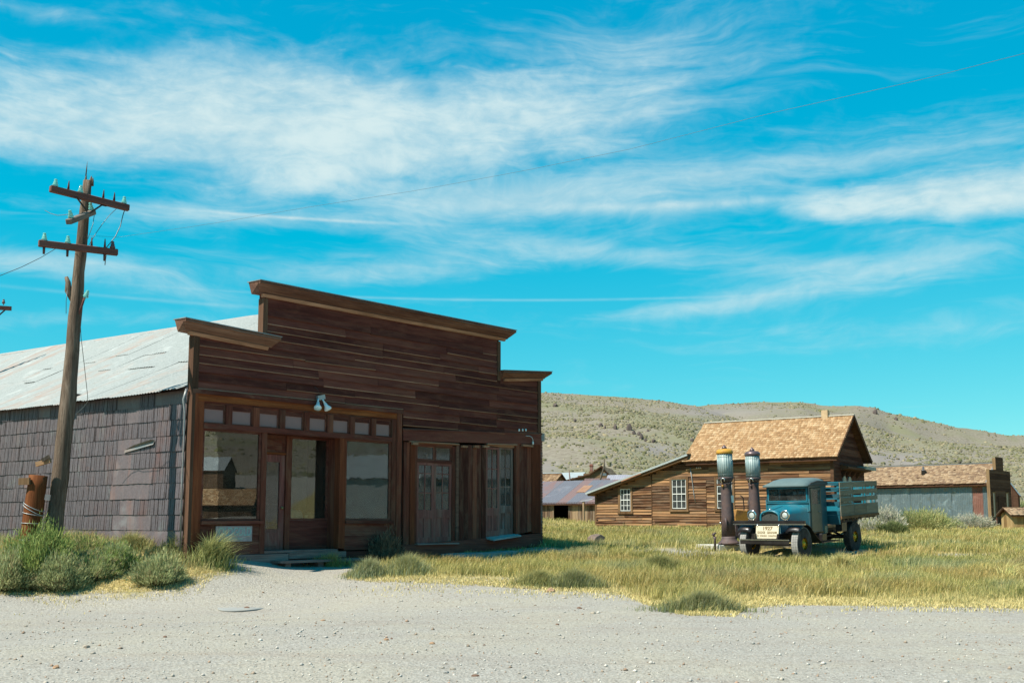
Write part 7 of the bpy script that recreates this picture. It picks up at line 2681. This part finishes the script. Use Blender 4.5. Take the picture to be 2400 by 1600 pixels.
def bush(label, px, py, rx, rz, n_stem, cols, leaf=.03, up=.8, name='sagebrush', group='sagebrush and shrubs around the buildings', cat='bush', seed=1, depth_r=None, stemc=(.16, .11, .07), dead=0.0, drop=0.0):
    """many stems fanning from the base, each with small leaf faces along its upper part"""
    q = ground_at(px, py)
    r_ = np.random.default_rng(seed)
    ry = depth_r or rx * .8
    th = r_.uniform(0, 2 * math.pi, n_stem)
    rr = np.sqrt(r_.random(n_stem))
    lump = .45 + 1.1 * fbm(np.cos(th) * 2.3 + seed, np.sin(th) * 2.3 + rr * 1.5, 3, seed % 40)
    tip = np.stack([np.cos(th) * rr * rx * lump, np.sin(th) * rr * ry * lump, rz * np.sqrt(np.clip(1.05 - rr ** 2 * (up + .18), .03, 1)) * r_.uniform(.62, 1.18, n_stem) * lump], 1)
    base = np.stack([np.cos(th) * rr * rx * .35, np.sin(th) * rr * ry * .35, np.full(n_stem, -.03)], 1)
    t = thing(name, label, cat, (q.x, q.y, q.z - drop), group=group)
    # stems
    d = tip - base
    side = np.stack([-d[:, 1], d[:, 0], np.zeros(n_stem)], 1)
    side /= np.maximum(np.linalg.norm(side, axis=1, keepdims=True), 1e-4)
    w = .007
    SV = np.stack([base - side * w, base + side * w, tip], 1).reshape(-1, 3)
    SF = np.arange(n_stem * 3).reshape(-1, 3)
    tag(raw_mesh('stems', SV, SF, LEAF, np.tile(np.array(stemc), (n_stem * 3, 1)), t), kind='stuff')
    # leaves
    per = 14
    k = np.repeat(np.arange(n_stem), per)
    s = r_.uniform(.12, 1.0, n_stem * per) ** .75
    bend = np.stack([r_.normal(0, .03, n_stem * per), r_.normal(0, .035, n_stem * per), r_.normal(0, .025, n_stem * per)], 1) * (rx / .5)
    P = base[k] + d[k] * s[:, None] + bend
    dirn = d[k] / np.linalg.norm(d[k], axis=1, keepdims=True) + r_.normal(0, .30, (len(k), 3)) + np.array((0, 0, .45))
    dirn /= np.linalg.norm(dirn, axis=1, keepdims=True)
    cr = np.cross(dirn, r_.normal(0, 1, (len(k), 3)))
    cr /= np.maximum(np.linalg.norm(cr, axis=1, keepdims=True), 1e-4)
    l = leaf * r_.uniform(.7, 1.6, len(k))[:, None]
    V = np.stack([P - cr * l * .20, P + cr * l * .20, P + dirn * l * 1.9], 1).reshape(-1, 3)
    F = np.arange(len(k) * 3).reshape(-1, 3)
    ci = r_.integers(0, len(cols), n_stem)[k]
    C = np.array(cols)[ci] * r_.uniform(.7, 1.3, len(k))[:, None]
    if dead:
        dm = r_.random(n_stem)[k] < dead
        C[dm] = np.array((.36, .29, .16)) * r_.uniform(.7, 1.2, dm.sum())[:, None]
    o = raw_mesh('leaves', V, F, LEAF, np.repeat(C, 3, 0), t)
    tag(o, kind='stuff')
    return t


S_GREEN = [(0.204, 0.272, 0.08), (0.257, 0.316, 0.1), (0.166, 0.221, 0.067), (0.318, 0.353, 0.12)]
S_GREY = [(0.262, 0.295, 0.143), (0.323, 0.34, 0.166), (0.208, 0.234, 0.109), (0.377, 0.378, 0.189)]
S_OLIVE = [(0.252, 0.252, 0.112), (0.308, 0.294, 0.14), (0.196, 0.203, 0.084), (0.364, 0.322, 0.154)]
S_PALE = [(.40, .38, .31), (.46, .43, .36), (.34, .33, .25), (.30, .31, .21)]
S_WHEAT = [(0.322, 0.322, 0.14), (0.266, 0.301, 0.119), (0.392, 0.364, 0.168)]
bush('big bright green sagebrush growing at the foot of the pole and stub post', 88, 1370, .60, .86, 2600, S_GREEN, .034, .75, seed=3)
bush('grey-green sagebrush at the lower left corner, left of the gravel-edge pair', 14, 1380, .60, .58, 1800, S_GREY + S_OLIVE[:1], .032, .85, seed=4, dead=.08)
bush('grey sagebrush in front of the big green one at the gravel edge', 138, 1380, .46, .50, 1500, S_GREY, .03, .85, seed=5, dead=.06)
bush('olive shrub between the grey sagebrush and the small rounded bush', 182, 1344, .40, .36, 900, S_OLIVE, .03, .85, seed=6, dead=.15)
bush('small low dark green sagebrush in the middle of the yellow grass', 222, 1355, .42, .40, 900, S_GREY[:3] + S_GREEN[:1], .028, .85, seed=7, dead=.05)
bush('sagebrush close under the tin wall, upper of the two right of the pole', 276, 1334, .40, .40, 1200, S_GREY[:2] + S_GREEN[:2], .03, .85, seed=8, dead=.05)
bush('rounded grey-green sagebrush at the gravel edge nearest the store corner', 366, 1366, .46, .43, 1500, S_GREY, .03, .85, seed=9, dead=.05)
bush('low green shrub behind the yellow grass against the tin wall', 205, 1306, .45, .32, 800, S_GREEN[:2] + S_OLIVE, .03, .85, seed=10)
bush('brown dried bush with curved stalks beside the right shop window', 905, 1318, .42, .62, 420, [(.19, .13, .085), (.24, .17, .11), (.15, .10, .065)], .034, .8, 'dried_bush', seed=11, stemc=(.24, .17, .11))
bush('pale dry rabbitbrush beside the truck tail in front of the blue tin wall', 2062, 1246, .95, .80, 1300, S_PALE, .055, .75, 'rabbitbrush', seed=12, depth_r=.7)
bush('small white-tipped shrub left of the pale rabbitbrush by the truck tail', 2040, 1250, .5, .45, 500, S_PALE[:2] + S_WHEAT[:1], .05, .8, 'rabbitbrush', seed=16, depth_r=.5)
bush('round yellow-green rabbitbrush in the middle of the row by the tin wall', 2160, 1243, 1.35, .82, 1600, S_WHEAT, .055, .85, 'rabbitbrush', seed=13, depth_r=.9)
bush('low greenish brush between the round green bush and the dry one right of it', 2218, 1240, .9, .48, 800, S_PALE[2:] + S_WHEAT, .05, .85, 'rabbitbrush', seed=14, depth_r=.7)
bush('pale feathery brush before the rusted sheet of the tin wall', 2272, 1240, 1.2, .66, 1200, S_PALE, .05, .75, 'rabbitbrush', seed=15, depth_r=.7)
bush('small dark green bush below the pale rabbitbrush near the truck tail', 2092, 1252, .6, .4, 600, [(.12, .14, .055), (.16, .175, .07), (.09, .11, .04)], .05, .85, 'rabbitbrush', seed=17, depth_r=.5)
bush('grey brush at the right edge of the picture behind the plank hut', 2395, 1205, 1.2, .9, 700, S_GREY, .09, .85, seed=18, depth_r=.9)

# ------------------------------------------------------------------ stones
PALE_S = stone_mat('pale_stone', (.36, .31, .25))
BROWN_S = stone_mat('brown_stone', (.17, .105, .075))
ORANGE_S = stone_mat('orange_stone', (.38, .24, .15))
GREY_S = stone_mat('grey_stone', (.30, .29, .27))
ST = [(1290, 1386, 23, ORANGE_S, 'largest orange stone, a rounded block lying at the grass edge'), (1322, 1402, 13, PALE_S, 'pale angular stone just right of and below the largest orange stone'), (1358, 1426, 13, BROWN_S, 'reddish brown stone on the gravel between the grass edge and the pale pair'),
      (1390, 1438, 14, PALE_S, 'pale upright stone with a flat top right of the reddish brown one'), (1307, 1464, 12, BROWN_S, 'dark brown flat stone alone in the middle of the gravel'), (906, 1500, 15, ORANGE_S, 'orange-brown low stone with a darker one touching its right side'),
      (918, 1497, 9, BROWN_S, 'small dark stone touching the orange-brown one on the gravel'), (1013, 1509, 14, ORANGE_S, 'flat pinkish stone on the gravel below the silver-grey plank'), (1173, 1496, 9, PALE_S, 'small white upright stone in the middle gravel'),
      (1061, 1569, 18, PALE_S, 'large pale stone, upper of the two at the bottom middle'), (1044, 1578, 20, GREY_S, 'wide grey slab stone touching the large pale one at the bottom'), (1114, 1586, 20, BROWN_S, 'brown lumpy stone at the very bottom middle of the gravel'),
      (202, 1518, 20, PALE_S, 'pale knobbly stone in the left foreground'), (131, 1566, 20, ORANGE_S, 'thin orange-brown stone at the lower left corner'), (61, 1468, 10, PALE_S, 'small pale stone with a dark side near the left edge'),
      (578, 1427, 17, BROWN_S, 'dark brown flat stone lying on the bluish round patch'), (757, 1455, 13, ORANGE_S, 'single orange stone on the gravel in front of the shop door'), (617, 1388, 8, ORANGE_S, 'small orange stone just above the bluish round patch'),
      (2001, 1429, 10, GREY_S, 'rounded grey stone in the straw at the right gravel edge'), (1987, 1483, 8, BROWN_S, 'dark pebble on the open gravel below the grey stone'), (2187, 1545, 8, BROWN_S, 'dark stone on the bare gravel at the lower right'),
      (1257, 1532, 9, BROWN_S, 'dark pointed stone in the middle foreground gravel'), (1135, 1512, 9, BROWN_S, 'brown square stone below the small white upright stone'), (387, 1493, 11, BROWN_S, 'brown stone below the small bushes in the left gravel'),
      (331, 1464, 11, PALE_S, 'pale flat stone left of and above the brown one in the left gravel'), (1839, 1481, 7, ORANGE_S, 'small reddish stone on the gravel straight below the truck'), (1422, 1492, 10, GREY_S, 'bluish white stone on the gravel right of the dark flat one')]
for i, (px_, py_, s_, mt, lab) in enumerate(ST):
    q = ground_at(px_, py_)
    k = s_ * q.length / F_PX / 2
    me = rock_mb(k * 1.05, k * .85, k * random.uniform(.5, .75), 300 + i, 1 if s_ < 10 else 2)
    me.materials.append(mt)
    tag(link_mesh('stone', me, None, (q.x, q.y, q.z + k * .25), (0, 0, random.uniform(0, 6))), lab, 'stone', 'stones lying on the gravel road')
q = ground_at(1398, 1276)
me = rock_mb(.36, .28, .22, 77)
me.materials.append(stone_mat('boulder_stone', (.17, .13, .11)))
tag(link_mesh('boulder', me, None, (q.x, q.y, q.z + .12), (0, 0, .4)), 'brown boulder in the grass at the end of the store shadow', 'boulder')
q = ground_at(572, 1422)
MBo = MB().lathe([(.0, -.03), (.41, -.03), (.42, -.004), (.41, .002), (.0, .005)], 24, (0, 0, 0)).build('ground_plate', plain('bluish_plate', (.27, .28, .275), .8, .0, .12, 3, .1, .2, (.37, .335, .285), .6), None)
MBo.location = (q.x, q.y, q.z + .004)
MBo.scale = (1.0, 1.6, 1)
tag(MBo, 'flat round bluish patch of metal set level in the gravel before the store', 'metal plate')

# loose pebbles over the road
n = 11000
yy = 8.2 + 12.5 * rng.random(n) ** 1.2
xx = (rng.random(n) * 2 - 1) * .55 * yy
ok = (yy < edge_y(xx) + .4) & ~blocked(xx, yy)
xx, yy = xx[ok], yy[ok]
n = len(xx)
zz = gz(xx, yy) + .006
s = rng.lognormal(-4.95, .55, n)
s = np.clip(s, .003, .03)
octv = np.array([(1, 0, 0), (0, 1, 0), (-1, 0, 0), (0, -1, 0), (0, 0, .8), (0, 0, -.5)])
octf = np.array([(0, 1, 4), (1, 2, 4), (2, 3, 4), (3, 0, 4), (1, 0, 5), (2, 1, 5), (3, 2, 5), (0, 3, 5)])
V = octv[None] * s[:, None, None] * rng.uniform(.6, 1.3, (n, 6, 1))
a = rng.uniform(0, 6.28, n)
ca, sa = np.cos(a)[:, None], np.sin(a)[:, None]
V = np.stack([V[..., 0] * ca - V[..., 1] * sa + xx[:, None], V[..., 0] * sa + V[..., 1] * ca + yy[:, None], V[..., 2] + zz[:, None] + s[:, None] * .2], -1)
F = octf[None] + (np.arange(n) * 6)[:, None, None]
pal = np.array([(.34, .33, .30), (.29, .26, .22), (.22, .17, .13), (.27, .26, .24), (.40, .37, .33), (.25, .17, .12)])
C = np.repeat(pal[rng.integers(0, 6, n)] * rng.uniform(.8, 1.2, n)[:, None], 6, 0)
tag(raw_mesh('pebbles', V.reshape(-1, 3), F.reshape(-1, 3), attr_mat('pebble', rough=.95), C), kind='stuff')
